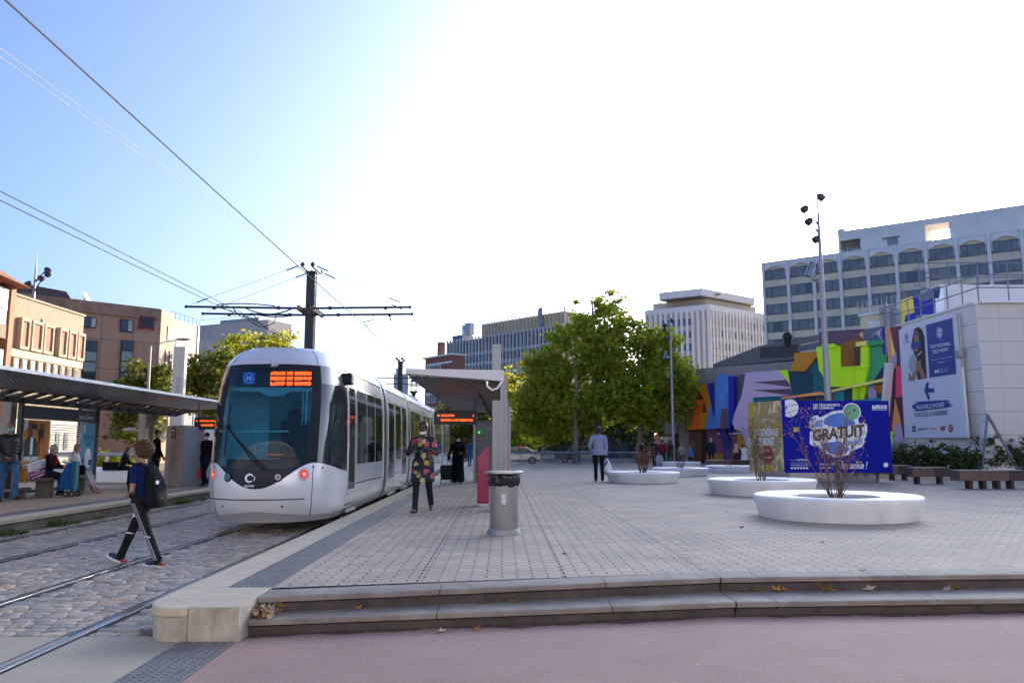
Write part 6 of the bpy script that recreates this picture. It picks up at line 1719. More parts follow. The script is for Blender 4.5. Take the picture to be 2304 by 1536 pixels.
b.poly([q(.36,1.75),q(.66,1.75),q(.66,2.12),q(.36,2.12)], nn*.01); b.build('plate', mat('maroon_plate', (.14,.02,.03), .4), t)
b = MB(); b.disc(q(.85,1.95,.004), nn, .07, .01); b.build('round_vent', mat('vent_bronze', (.22,.17,.12), .5), t)
b = MB(); b.text('~', q(.43,1.98,.018), dd, (0,0,1), .14, .06, bold=.03); b.text('métrobus', q(.40,1.88,.018), dd, (0,0,1), .2, .05); b.build('plate_mark', M_LETW, t)
t = thing('notice_sign', 'small white notice sign behind the man with the red bag', 'sign', (-9.0, 27.5, PZ)); b = MB(); b.box(-9.02,-8.98,27.5,27.53,PZ,1.7); b.build('post', DSTEEL, t)
b = MB(); b.box(-9.15,-8.85,27.46,27.49,1.62,1.98); so = b.build('plate', WHITE, t); b = MB(); b.box(-9.1,-8.9,27.455,27.459,1.82,1.92); b.box(-9.1,-8.9,27.455,27.459,1.70,1.73); b.build('print', mat('poster_red', (.45,.02,.04), .5), so)
# benches of the far shelter
WOOD = mat('weathered_bench_wood', (.19,.15,.11), .7, 0, .25, 5, .3, 30)
t = thing('platform_bench', 'grey wooden slab bench under the name band with people seated', 'bench', (-11.5, 21, PZ))
b = MB(); b.box(-11.72,-11.25,19.75,22.2,.66,.74); b.build('seat', WOOD, t, bevel=.01)
for y in (20.1, 21.8):
    b = MB(); b.box(-11.65,-11.32,y-.06,y+.16,PZ,.66); b.build('leg', mat('bench_leg_grey', (.16,.145,.12), .7), t)
b = MB(); b.tube([(-11.6,21.9,.34),(-11.3,22.18,.64)], .04, 6); b.build('brace', DSTEEL, t)
t = thing('platform_bench', 'low rail bench in front of the orange poster', 'bench', (-11.7, 19.5, PZ))
b = MB(); b.box(-11.75,-11.55,17.6,19.7,.46,.52); b.build('seat', DSTEEL, t)
for y in (17.8, 19.5): 
    b = MB(); b.box(-11.72,-11.58,y-.05,y+.05,PZ,.46); b.build('leg', WOOD, t)
# white round seats and railing behind the far platform
def white_seat(label, c, rx, ry):
    t = thing('round_bench', label, 'bench', (c[0], c[1], PZ)); b = MB()
    pr = [(.96,0),(1.0,.33),(1.0,.40),(.96,.44),(.6,.44)]
    b.loft([[(c[0]+rx*r*math.cos(2*PI*i/40), c[1]+ry*r*math.sin(2*PI*i/40), PZ+z) for i in range(40)] for r, z in pr]); b.build('body', WHITE, t, smooth=40)
white_seat('low white curved seat behind the seated woman in white', (-16.2, 30.5), 1.5, 1.2)
t = thing('guard_rail', 'grey guard rail with pale posts behind the far platform', 'railing', (-17, 33, PZ))
b = MB(); b.tube([(-21,33,1.18),(-14.5,33,1.18)], .08, 8); b.build('top_rail', LPOLE, t, smooth=60)
for i in range(5):
    b = MB(); b.box(-20.9+i*1.5,-20.8+i*1.5,32.95,33.05,PZ,1.12); b.build('post', mat('pale_post', (.5,.48,.44), .6), t)
# ================================================================== FAR RAILING ACROSS THE PLAZA
t = thing('plaza_railing', 'long low blue grey railing across the back of the plaza', 'railing', (5, 56, PZ))
RL = mat('railing_blue_grey', (.15,.175,.20), .4, .4, .05)
b = MB(); b.tube([(.55,56,1.06),(11.6,56,1.06)], .085, 10); b.build('top_rail', RL, t, smooth=60)
b = MB(); b.tube([(.55,56,.92),(11.6,56,.92)], .015, 4); b.tube([(.55,56,.36),(11.6,56,.36)], .02, 4)
for i in range(90): b.tube([(.6+i*.123,56,.36),(.6+i*.123,56,.92)], .008, 4)
b.build('infill', RL, t)
for i in range(8):
    b = MB(); b.box(.58+i*1.55,.63+i*1.55,55.97,56.03,PZ,1.02); b.build('post', RL, t)
# ================================================================== PLANTERS
M_PLW = mat('white_planter_concrete', (.78,.785,.79), .45, 0, .07, 2, .12, 50, dirt=.35)
M_SOIL = mat('planter_soil', (.045,.03,.022), .95, 0, .4, 12, .8, 20)
pb = MB()
pr = [(1.30,0),(1.315,.01),(1.40,.26),(1.425,.34),(1.425,.37),(1.41,.395),(1.37,.41),(1.30,.412),(.80,.385),(.745,.38),(.735,.37),(.73,.30)]
pb.lathe(pr, 72, (0,0,0), cap=False)
def planter(label, c, k, first=[None]):
    if first[0] is None:
        t = thing('round_planter', label, 'planter', (0,0,0), 0, 'white round planters on the plaza')
        pb.build('bowl', M_PLW, t, smooth=30)
        s_ = MB(); rr = random.Random(2)
        s_.lathe([(.01,.345),(.3,.34),(.55,.33),(.735,.32)], 24, (0,0,0), cap=False); s_.build('soil', M_SOIL, t, smooth=True)
        first[0] = t; o = t; o.location = c
    else: o = copy_tree(first[0], None, c, rz=random.uniform(0,6), label=label)
    o.scale = (k, k, k); return o
def cen(px, pyb, d):   # planter centre from the front foot seen in the photo
    f = at_z(px, pyb, PZ); return Vector((f.x*(f.y+d*.46)/f.y, f.y+d*.46, PZ))
PLS = [planter('nearest round white planter with a bare reddish shrub', cen(1884,1180,2.83), .995),
       planter('round white planter just behind the nearest one, in front of the golden face', cen(1714,1118,2.78), .98),
       planter('round white planter beside the man in the grey jacket', cen(1447,1088,2.55), .90),
       planter('round white planter half hidden behind the one beside the man', cen(1531,1072,2.4), .84),
       planter('flat white planter in front of the yellow door', cen(1641,1064,2.3), .81),
       planter('farthest small white planter by the mall entrance', cen(1533,1052,2.4), .80)]
TW = mat('bare_twigs', (.15,.085,.055), .8, 0, .3, 10)
LFR = leafmat('reddish_shrub_leaves', [(.22,.07,.03),(.30,.12,.035),(.18,.06,.03),(.34,.20,.05),(.16,.13,.04)], .3)
def shrub(label, c, h, spread, stems, nleaf, seed, leaf=None, lsize=.045):
    r = random.Random(seed); t = thing('bare_shrub', label, 'shrub', c, 0, 'shrubs planted in the white planters')
    b = MB(); lv = MB(); tips = []
    def leafq(p, s):
        a = Vector((r.uniform(-1,1), r.uniform(-1,1), r.uniform(-.6,.9))).normalized(); u = a.cross(Vector((r.uniform(-1,1), r.uniform(-1,1), r.uniform(-1,1)))).normalized()
        lv.add([p, p+a*s*.5+u*s*.32, p+a*s, p+a*s*.5-u*s*.32], [(0,1,2,3)])
    for i in range(stems):
        a = r.uniform(0, 2*PI); k = r.uniform(.1, 1)
        p = Vector(c) + Vector((math.cos(a)*.10, math.sin(a)*.10, .02)); pts = [p]; hh = h*r.uniform(.55, 1.05)
        d = Vector((math.cos(a)*spread*k, math.sin(a)*spread*k, 1)).normalized(); n = 7
        for q in range(n):
            d = (d + Vector((r.uniform(-.2,.2), r.uniform(-.2,.2), .05))).normalized(); p = p + d*hh/n; pts.append(p)
            if q > 1:
                for _ in range(2):
                    e = (d + Vector((r.uniform(-1,1), r.uniform(-1,1), r.uniform(-.1,.6)))).normalized(); l = hh*r.uniform(.10,.24)
                    b.tube([p, p+e*l*.5+Vector((0,0,.02)), p+e*l], [.0045,.0035,.002], 4); tips.append(p+e*l); tips.append(p+e*l*.6)
        b.tube(pts, [.009-.0009*q for q in range(n+1)], 5)
    b.build('stems', TW, t)
    for _ in range(nleaf):
        p = r.choice(tips); leafq(p + Vector((r.gauss(0,.02), r.gauss(0,.02), r.gauss(0,.02))), lsize*r.uniform(.6,1.3))
    lv.build('leaves', leaf or LFR, t)
LFG = leafmat('olive_shrub_leaves', [(.10,.11,.03),(.16,.13,.05),(.08,.09,.03),(.22,.14,.05)], .3)
tp = lambda o: (o.location.x, o.location.y, PZ+.335*o.scale.z)
shrub('bare reddish shrub in the nearest planter, in front of the blue hoarding', tp(PLS[0]), 1.5, .60, 22, 330, 1, None, .055)
shrub('twiggy shrub in the planter before the golden face', tp(PLS[1]), 1.35, .26, 20, 420, 2, LFG)
shrub('dense dry brown shrub in the planter beside the man', tp(PLS[2]), 1.0, .26, 40, 420, 3)
shrub('thin twiggy shrub with pale flowers in the half hidden planter', tp(PLS[3]), 1.2, .38, 16, 200, 4, LFG)
shrub('sparse twigs in the flat planter before the yellow door', tp(PLS[4]), 1.1, .45, 9, 60, 5)
# ================================================================== WOOD BLOCK BENCHES
def blockbench(label, x0, x1, yf, w=.55, dark=.28):
    t = thing('wooden_block_bench', label, 'bench', ((x0+x1)/2, yf+w/2, PZ), 0, 'dark wooden block benches along the shrub bed')
    L_ = x1-x0; xs = x1-L_*dark
    b = MB(); b.box(x0, xs-.004, yf, yf+w, .50, .80); b.build('seat_block', mat('bench_brown_wood', (.11,.072,.058), .6, 0, .3, 3, .3, 25), t, bevel=.015)
    b = MB(); b.box(xs, x1, yf+.006, yf+w-.006, .502, .797); b.build('end_block', mat('bench_dark_wood', (.035,.020,.022), .6, 0, .3, 3), t, bevel=.015)
    b = MB(); b.box(x0+.01, x1-.01, yf+.01, yf+w-.01, .803, .812); b.build('top_board', mat('bench_top_grey', (.28,.26,.25), .6, 0, .15, 6), t)
    n = max(2, int(L_/.45))
    for i in range(n):
        b = MB(); xx = x0+L_*.2+i*(L_*.6)/(n-1); b.box(xx-.05, xx+.05, yf+.15, yf+w-.15, PZ, .50); b.build('leg', mat('bench_dark_wood', (.035,.020,.022), .6), t)
blockbench('longest dark wooden block bench at the right edge below the tiled corner', at_z(2139,1098,PZ).x, at_z(2293,1098,PZ).x, 23.3)
blockbench('shorter dark wooden block bench left of the longest one', at_z(2034,1087,PZ).x, at_z(2118,1087,PZ).x, 26.3, .55, .42)
blockbench('small dark wooden block bench half behind the hoarding', at_z(1978,1078,PZ).x, at_z(2024,1078,PZ).x, 29.2, .55, .6)
blockbench('dark wooden block bench by the mall door where two people sit', at_z(1592,1059,PZ).x, at_z(1690,1059,PZ).x+.3, 40.4, .55, .5)
# shrub bed kerb
b = MB(); b.box(14.0, 45, 31.2, 31.4, PZ-.1, PZ+.14); tag(b.build('bed_kerb', M_STONE), 'low stone kerb edging the shrub bed below the white tiled wall', 'kerb')
b = MB(); b.sheet([(14.0,31.4),(45,31.4),(45,33.2),(20,33.2),(20,40),(14.6,40)], PZ+.06); struct(b.build('planting_ground', M_SOIL))
# ================================================================== TREES
BARK = mat('plane_bark', (.16,.135,.10), .85, 0, .35, 4, .5, 14)
LF_PLANE = leafmat('plane_leaves', [(.10,.21,.016),(.17,.28,.02),(.28,.32,.025),(.13,.24,.018),(.40,.36,.03),(.20,.28,.02),(.44,.28,.035),(.14,.25,.018)], .5)
LF_DARK = leafmat('dark_oak_leaves', [(.06,.09,.016),(.10,.135,.02),(.15,.17,.028),(.07,.105,.016),(.19,.18,.03)], .4)
LF_LIME = leafmat('yellow_green_leaves', [(.18,.24,.018),(.26,.30,.022),(.36,.36,.028),(.21,.25,.018),(.44,.40,.034)], .55)  # serves the lime tree and also foliage painted as sunlit
LF_BUSH = leafmat('bush_leaves', [(.03,.055,.02),(.05,.08,.025),(.08,.10,.03),(.04,.065,.02)], .3)

def leaf_cloud(blobs, n, size, seed, clump=.55, per=22):
    """Leaf faces gathered in clumps on and inside overlapping ellipsoids."""
    g = np.random.default_rng(seed)
    vol = np.array([r[0]*r[1]*r[2] for _, r in blobs])**.75; pb_ = vol/vol.sum()
    nc = max(1, n//per); k = g.choice(len(blobs), nc, p=pb_)
    C = np.array([b[0] for b in blobs])[k]; Rr = np.array([b[1] for b in blobs])[k]
    d = g.normal(size=(nc, 3)); d /= np.linalg.norm(d, axis=1)[:, None]
    rad = g.uniform(.40, 1.06, nc)**.6; sprig = g.random(nc) < .07; rad[sprig] = g.uniform(1.05, 1.28, sprig.sum())
    cc = C + Rr*d*rad[:, None]
    cs = clump*.8*g.uniform(.4, 1.3, nc); cs[sprig] *= .55
    idx = np.repeat(np.arange(nc), per)
    p = cc[idx] + g.normal(size=(len(idx), 3))*cs[idx][:, None]*np.array([.55,.55,.36])
    m = len(p)
    a = g.normal(size=(m, 3)); a[:, 2] *= .6; a /= np.linalg.norm(a, axis=1)[:, None]
    q = g.normal(size=(m, 3)); u = np.cross(a, q); u /= np.linalg.norm(u, axis=1)[:, None]
    s = (size*g.uniform(.6, 1.35, m))[:, None]
    V = np.stack([p-a*s*.5, p+u*s*.42+a*s*.05, p+a*s*.55, p-u*s*.42+a*s*.05], 1).reshape(-1, 3)
    return V, np.arange(m*4).reshape(-1, 4)
def tree(name, label, base, trunk_h, blobs, n, size, leaf, seed, r0=.25, group=None, clump=.55, cat='tree', limbs=6):
    t = thing(name, label, cat, base, 0, group)
    x, y, z = base; r = random.Random(seed)
    V, Fc = leaf_cloud(blobs, n, size, seed, clump)
    me = bpy.data.meshes.new('crown'); me.from_pydata((V - np.array(base)).tolist(), [], Fc.tolist()); me.materials.append(leaf)
    o = bpy.data.objects.new('crown', me); COL.objects.link(o); o.parent = t
    b = MB()
    top = max(c[2]+q[2]*.5 for c, q in blobs)
    pts = [Vector(base)]; k = 7
    for i in range(1, k+1): pts.append(Vector((x+r.uniform(-.12,.12)*i*.4, y+r.uniform(-.1,.1)*i*.4, z+(top-z)*i/k)))
    b.tube(pts, [r0*1.25 if i == 0 else r0*(1-.85*i/k) for i in range(k+1)], 9)
    for i in range(limbs):
        c, q = r.choice(blobs); e = Vector(c)+Vector((r.uniform(-.5,.5)*q[0], r.uniform(-.5,.5)*q[1], r.uniform(-.3,.6)*q[2]))
        f = max(trunk_h/(top-z), r.uniform(.25,.6)); s = pts[min(k-1, int(f*k))]
        mdl = s.lerp(e, .5)+Vector((0,0,.3)); b.tube([s, mdl, e], [r0*.45, r0*.28, r0*.07], 6)
    b.build('trunk', BARK, t, smooth=60)
    return t
def bl(px, py, rx, rz, Y, ry=None):
    """crown blob from the photo: centre pixel and pixel radii at distance Y"""
    c = at_y(px, py, Y); s = Y/F; return (tuple(c), (rx*s, (ry or rx)*s, rz*s))
def tb(px, Y, z=PZ): return (at_y(px, 1003, Y).x, Y, z)
tree('plane_tree', 'tallest plane tree in the middle with ragged pointed top', tb(1345,62), 3.0,
     [bl(1350,725,70,45,62), bl(1375,680,28,22,62), bl(1320,790,95,55,62), bl(1395,800,80,70,61), bl(1330,870,110,60,61), bl(1400,900,95,50,60), bl(1270,760,35,30,62), bl(1440,760,25,40,62), bl(1265,860,60,55,62)], 21000, .30, LF_PLANE, 11, .32, clump=.75)
tree('plane_tree', 'broad plane tree to the right of the tallest one, before the white office building', tb(1440,60), 3.0,
     [bl(1485,775,42,35,60), bl(1500,850,62,60,60), bl(1470,920,70,40,60), bl(1530,880,30,45,60), bl(1440,880,50,50,59)], 13000, .29, LF_PLANE, 12, .30, clump=.7)
tree('plane_tree', 'lower plane tree left of the tallest one hiding the lattice building', tb(1296,58), 2.6,
     [bl(1225,835,48,42,60), bl(1215,905,60,50,60), bl(1270,920,60,45,59), bl(1195,950,40,34,60), bl(1250,960,36,18,59)], 12500, .27, LF_PLANE, 13, .26, clump=.65)
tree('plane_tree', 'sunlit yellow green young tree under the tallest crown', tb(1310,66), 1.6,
     [bl(1275,965,48,22,66), bl(1330,950,40,20,66), bl(1240,985,22,14,66)], 4200, .26, LF_LIME, 14, .14, clump=.55)  # leaf colour stands in for sun shining through this crown
tree('plane_tree', 'tree rising directly behind the near shelter post', tb(1160,72), 3,
     [bl(1160,860,34,40,72), bl(1150,930,40,55,72), bl(1175,985,35,35,72), bl(1140,1000,30,25,72)], 5200, .29, LF_PLANE, 15, .22, clump=.65)
tree('plane_tree', 'dark tree seen under the near shelter roof behind the departure board', tb(1040,88), 3,
     [bl(1040,940,55,45,88), bl(1085,960,45,50,88), bl(1010,975,40,30,88), bl(1060,1000,50,30,88)], 5000, .36, LF_DARK, 16, .25, clump=.8)
tree('plane_tree', 'dark tree far behind the plaza railing, left half', tb(1200,92), 3,
     [bl(1195,930,60,60,92), bl(1240,970,60,45,92), bl(1150,960,45,45,92), bl(1290,960,60,50,92)], 5500, .40, LF_DARK, 17, .25, clump=.85)
tree('plane_tree', 'dark tree far behind the plaza railing, right half', tb(1400,90), 3,
     [bl(1380,930,60,60,90), bl(1430,950,60,55,90), bl(1490,930,50,60,90), bl(1360,945,50,30,90)], 5500, .40, LF_DARK, 18, .25, clump=.85)
# left side
tree('oak_tree', 'dark tree in front of the rose brown building', tb(325,52), 2.2,
     [bl(330,850,50,38,52), bl(300,900,52,45,52), bl(360,890,40,50,52), bl(310,960,55,40,52)], 7000, .24, LF_DARK, 21, .2, clump=.55)
tree('oak_tree', 'dark rounded tree right of the pale totem', tb(455,64), 2.5,
     [bl(465,835,50,40,64), bl(440,880,40,50,64), bl(490,890,45,60,64), bl(500,800,30,25,64), bl(430,840,20,20,64)], 7500, .27, LF_DARK, 22, .22, clump=.6)
tree('lime_tree', 'yellow green tree topping out behind the tram roof', tb(585,80), 3,
     [bl(575,775,55,32,80), bl(640,765,32,24,80), bl(520,795,40,35,80), bl(540,850,60,60,80), bl(610,830,60,50,80)], 8500, .31, LF_LIME, 23, .26, clump=.7)
tree('oak_tree', 'dark tree far down the line behind the tram, left one', (-17,118,0), 2.5, [((-17,118,5.5),(4.5,4,3.6)),((-20,119,4.2),(3.6,3,2.8)),((-13.5,118,4.4),(3.4,3,3))], 3600, .42, LF_DARK, 24, .25, clump=.9)
tree('oak_tree', 'dark tree far down the line behind the tram, right one', (-9,126,0), 2.5, [((-9,126,5.2),(4.2,4,3.4)),((-6,127,4.2),(3.4,3,2.8)),((-12,126,4.0),(3.2,3,2.8))], 3200, .42, LF_DARK, 25, .25, clump=.9)
# bushes along the white wall
def bush(label, px, Y, rx, rz, zc, n, seed, leaf=LF_BUSH, sz=.10):
    x = (px-1130)/F*Y
    return tree('bush', label, (x, Y, PZ+.06), .2, [((x,Y,PZ+zc),(rx,.7,rz)), ((x-rx*.5,Y+.1,PZ+zc*.8),(rx*.6,.6,rz*.7)), ((x+rx*.5,Y-.1,PZ+zc*.8),(rx*.6,.6,rz*.75))], n, sz, leaf, seed, .035, 'bushes in the bed under the white tiled wall', .24, 'bush', 9)
bush('dense dark bush under the left edge of the tall wall poster', 2055, 32.6, .95, .75, .80, 3200, 31)
bush('wide dark bush under the middle of the tall wall poster', 2120, 32.4, .95, .62, .72, 3000, 32)
bush('thin taller bush left of the folded wall corner', 2222, 32.2, .45, .80, .98, 1300, 33)
bush('dark bush at the right edge of the frame', 2288, 32.2, .8, .78, .85, 2600, 34)
bush('low dark bush between the poster and the thin taller bush', 2172, 32.4, .55, .5, .62, 1500, 35)
bush('small bush beside the hoarding edge', 2018, 33.5, .5, .55, .65, 1200, 36)
# hedges behind the far platform, sunlight painted into the leaf colour
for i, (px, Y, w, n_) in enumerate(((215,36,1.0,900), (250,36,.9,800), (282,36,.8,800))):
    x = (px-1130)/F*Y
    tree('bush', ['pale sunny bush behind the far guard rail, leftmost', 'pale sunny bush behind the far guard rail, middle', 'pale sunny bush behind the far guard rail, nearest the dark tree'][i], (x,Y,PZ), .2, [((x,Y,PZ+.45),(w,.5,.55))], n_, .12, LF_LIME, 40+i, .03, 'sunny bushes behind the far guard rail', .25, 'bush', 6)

# ================================================================== LOW BACKGROUND BEHIND THE RAILING
t, Lw = bldg('shop_row', 'low dark row of shops behind the trees across the plaza', (-6, 108), (34, 104))
b = MB(); b.box(0, Lw, .3, 8, 0, 7.0); b.build('wall', mat('shop_wall_grey_brown', (.10,.09,.085), .8, 0, .2, 1), t, local=True)
for i in range(9):
    b = MB(); x = 1+i*4.4; b.box(x, x+2.6, .15, .29, .6, 3.0); wo = b.build('shop_window', M_DPANE, t, local=True)
    b = MB(); b.box(x-.1, x+2.7, -.05, .14, 3.05, 3.5); b.build('fascia', [mat('pale_fascia', (.35,.34,.32), .6), mat('maroon_plate', (.14,.02,.03), .4), LPOLE][i%3], t, local=True)
t, Lw = bldg('timber_house', 'small half timbered house front seen between the trunks', at_y(1222,1003,98), at_y(1240,1003,98))
b = MB(); b.box(0, 1.4, .05, 4, 0, 4.6); b.build('wall', mat('timber_white', (.5,.48,.44), .8), t, local=True)
b = MB(); b.bar((0,0,2.0),(1.4,0,3.6),.14,.08); b.bar((1.4,0,2.0),(0,0,3.6),.14,.08); b.bar((0,0.0,1.9),(1.4,0,1.9),.16,.10); b.bar((0,0,3.7),(1.4,0,3.7),.16,.10); b.build('timber', mat('timber_dark', (.05,.03,.02), .8), t, local=True)
b = MB(); b.poly([(-.2,0,4.6),(1.6,0,4.6),(.7,0,5.6)], (0,4,0)); b.build('roof', M_ROOFD, t, local=True)
# entrance kiosk and cream boxes left of the mural
t, Lw = bldg('entrance_kiosk', 'cream fronted mall entrance with projecting boxes and a white framed glass door', at_y(1474,1003,67), at_y(1548,1003,64))
b = MB(); b.box(.4, Lw, .8, 9, 0, 4.6); b.build('wall', mat('brown_wall', (.17,.12,.085), .8, 0, .1, 1), t, local=True)
b = MB(); b.box(.1,.95,-.2,.79,2.9,4.3); b.box(1.25,2.6,-.1,.79,2.55,4.2); b.build('cream_box', mat('cream_box', (.50,.43,.36), .7), t, local=True)
b = MB(); b.box(.35,1.75,.3,.5,0,2.3); do = b.build('door', mat('door_white_frame', (.62,.66,.70), .5), t, local=True)
for i in range(2):
    b = MB(); b.box(.48+i*.6,1.0+i*.6,.27,.295,.1,1.85); b.build('pane', mat('pale_door_glass', (.22,.30,.32), .2), do, local=True)
b = MB(); b.box(.05,.32,-.1,.1,2.35,2.6); b.build('wall_lamp', emit('warm_lamp', (1,.7,.4), 1.0), t, local=True)
# parked car and road signs behind the railing
def car(label, x, y, colr):
    t = thing('parked_car', label, 'car', (x, y, 0), 0)
    prof = [(-2.1,.30),(-2.1,.72),(-1.95,.85),(-1.1,.95),(-.5,1.38),(.8,1.42),(1.6,1.05),(2.05,.98),(2.1,.55),(2.1,.30)]
    b = MB(); b.poly([(x+a, y-.8, c+.05) for a, c in prof], (0,1.6,0)); b.build('body', colr, t, bevel=.06)
    b = MB(); b.poly([(x+a, y-.812, c+.05) for a, c in ((-.98,.96),(-.45,1.32),(.75,1.36),(1.4,1.02))], (0,.01,0)); b.build('window', M_DPANE, t)
    for wx in (-1.3, 1.35):
        b = MB(); b.poly([(x+wx+.32*math.cos(2*PI*i/18), y-.83, .33+.32*math.sin(2*PI*i/18)) for i in range(18)], (0,.2,0)); wo = b.build('wheel', RUBBER, t)
        b = MB(); b.disc((x+wx, y-.831, .33), (0,-1,0), .2, .01); b.build('rim', LPOLE, wo)
    b = MB(); b.box(x-2.11, x-2.0, y-.7, y-.4, .65, .78); b.build('headlight', WHITE, t)
car('silver grey car parked behind the plaza railing', (1160-1130)/F*66, 66, mat('car_silver', (.55,.56,.57), .25, .6, .04, 3, coat=.5))
car('dark car parked further along behind the plaza railing', (1300-1130)/F*72, 72, mat('car_dark', (.04,.045,.05), .25, .4, .04, 3, coat=.5))
x = (1172-1130)/F*64
t = thing('no_entry_sign', 'round red no entry sign above the plaza railing', 'road sign', (x, 64, 0))
b = MB(); b.tube([(x,64.05,0),(x,64.05,1.8)], .03, 6); b.build('post', LPOLE, t)
b = MB(); b.disc((x,64,1.42), (0,-1,0), .20, .02); fo = b.build('plate', mat('sign_red', (.5,.03,.03), .5), t)
b = MB(); b.box(x-.13, x+.13, 63.965, 63.975, 1.385, 1.455); b.build('white_bar', WHITE, fo)
t = thing('parasol_board', 'round pale red and white advertising flag by the mall entrance', 'flag', ((1475-1130)/F*60, 60, PZ)); x = t.location.x
b = MB(); b.poly([(x-.25,60,PZ),(x+.25,60,PZ),(x+.3,60,PZ+1.6),(x+.15,60,PZ+2.3),(x-.2,60,PZ+2.0)], (0,.03,0)); b.build('cloth', mat('flag_pale_red', (.5,.25,.22), .8, 0, .3, 3), t)
for i, px in enumerate((1232, 1262, 1318)):
    x = (px-1130)/F*60; t = thing('street_cabinet', ['pale low board behind the railing, left of three', 'grey low board behind the railing, middle of three', 'pale low board behind the railing, right of three'][i], 'board', (x,60,0)); b = MB(); b.box(x-.45,x+.45,60,60.1,.55,1.15); b.build('board', [M_PALE, DSTEEL, M_PALE][i], t); b = MB(); b.box(x-.4,x-.35,60.02,60.08,0,.55); b.box(x+.35,x+.4,60.02,60.08,0,.55); b.build('leg', LPOLE, t)

# ================================================================== WEEDS, LITTER, LEAVES
WEED = leafmat('weed_leaves', [(.03,.07,.012),(.05,.10,.018),(.08,.12,.025),(.04,.08,.015)], .4)
def weed(label, c, r, h, n, seed):
    g = random.Random(seed); b = MB(); c = Vector(c)
    for i in range(n):
        a = g.uniform(0, 2*PI); k = g.uniform(0, 1)**.7; p = c + Vector((math.cos(a)*r*k*.5, math.sin(a)*r*k*.5, 0)); d = Vector((math.cos(a)*k, math.sin(a)*k, g.uniform(.4,1.2))).normalized(); s = d.cross(Vector((0,0,1)))
        if s.length < .01: s = Vector((1,0,0))
        s = s.normalized()*g.uniform(.008,.02); l = h*g.uniform(.5,1.1)
        b.add([p-s*.5, p+d*l*.55-s, p+d*l+Vector((0,0,-l*.12)), p+d*l*.55+s], [(0,1,2,3)])
    return tag(b.build('weed_tuft', WEED, at=tuple(c)), label, 'weed', 'weed tufts along the far platform kerb and rails')
wl = 'small green weed tuft growing at the foot of the far platform kerb'
for i in range(20):
    y = random.choice((13.2,14.1,15.3,16.2,17.0,19.2,21,22.5))+random.gauss(0,.25); w = random.choice((.07,.09,.12,.16,.26))
    weed(wl, (-8.50+random.uniform(0,.12), y, -.01), w, w*random.uniform(.7,1.3), int(50*w/.2), 100+i)
g = MB(); gr = random.Random(8)
for i in range(2600):
    rl = gr.choice(RAILS[1:]); y = gr.uniform(9, 30)
    if math.sin(y*1.7+rl)+math.sin(y*.6+rl*2) < .35: continue
    x = rl+gr.choice((-1,1))*gr.uniform(.06,.16) if gr.random() < .75 else gr.uniform(-8.5,-7.2)
    h = gr.uniform(.01,.035); a = gr.uniform(0,2*PI); s = Vector((math.cos(a),math.sin(a),0))*.008; d = Vector((gr.uniform(-.02,.02),gr.uniform(-.02,.02),h)); p = Vector((x,y,-.005))
    g.add([p-s, p+s, p+d], [(0,1,2)])
tag(g.build('grass', WEED), kind='stuff')
LEAFB = mat('dry_leaf_brown', (.30,.13,.045), .75, 0, .3, 30); LEAFP = mat('dry_leaf_pale', (.60,.46,.33), .75, 0, .2, 30); LEAFO = mat('dry_leaf_ochre', (.36,.19,.04), .75, 0, .3, 30)
def leafmesh(seed, curl):
    g = random.Random(seed); b = MB(); pts = []
    n = 15
    for i in range(n):
        a = 2*PI*i/n; r = (1.0 if i % 3 == 0 else .52 if i % 3 == 1 else .62)*g.uniform(.85,1.1)
        if i == 0: r = .5
        pts.append((r*math.cos(a), r*math.sin(a), curl*(r**2)*(.5+.5*math.sin(a*2+seed))+.08))
    vs = [(0,0,.02)] + pts + [(0,0,.05)] + [(x,y,z+.03) for x,y,z in pts]
    fs = [(0,(i+1)%n+1,i+1) for i in range(n)] + [(n+1,n+2+i,n+2+(i+1)%n) for i in range(n)] + [(i+1,(i+1)%n+1,n+2+(i+1)%n,n+2+i) for i in range(n)]
    b.add(vs, fs); b.tube([(-.4,0,.05),(-1.1,.1,.12)], .035, 4); return b
LM = [leafmesh(i, .5+.12*i).build('fallen_leaf', [LEAFB, LEAFP, LEAFO, LEAFB][i]).data for i in range(4)]
for o in [o for o in bpy.data.objects if o.name.startswith('fallen_leaf')]: bpy.data.objects.remove(o)
def fleaf(px, py, z, s, k, label='dry fallen plane leaf lying on the road or the steps', grp='fallen leaves'):
    p = at_z(px, py, z)
    if .1 < z < .2: p.y = min(p.y, nosey(NOSE2, p.x)-.012)
    o = bpy.data.objects.new('fallen_leaf', LM[k]); COL.objects.link(o)
    o.location = p; o.scale = (s, s, s); o.rotation_euler = (random.uniform(-.3,.3), random.uniform(-.3,.3), random.uniform(0,6.28)); return tag(o, label, 'leaf', grp)
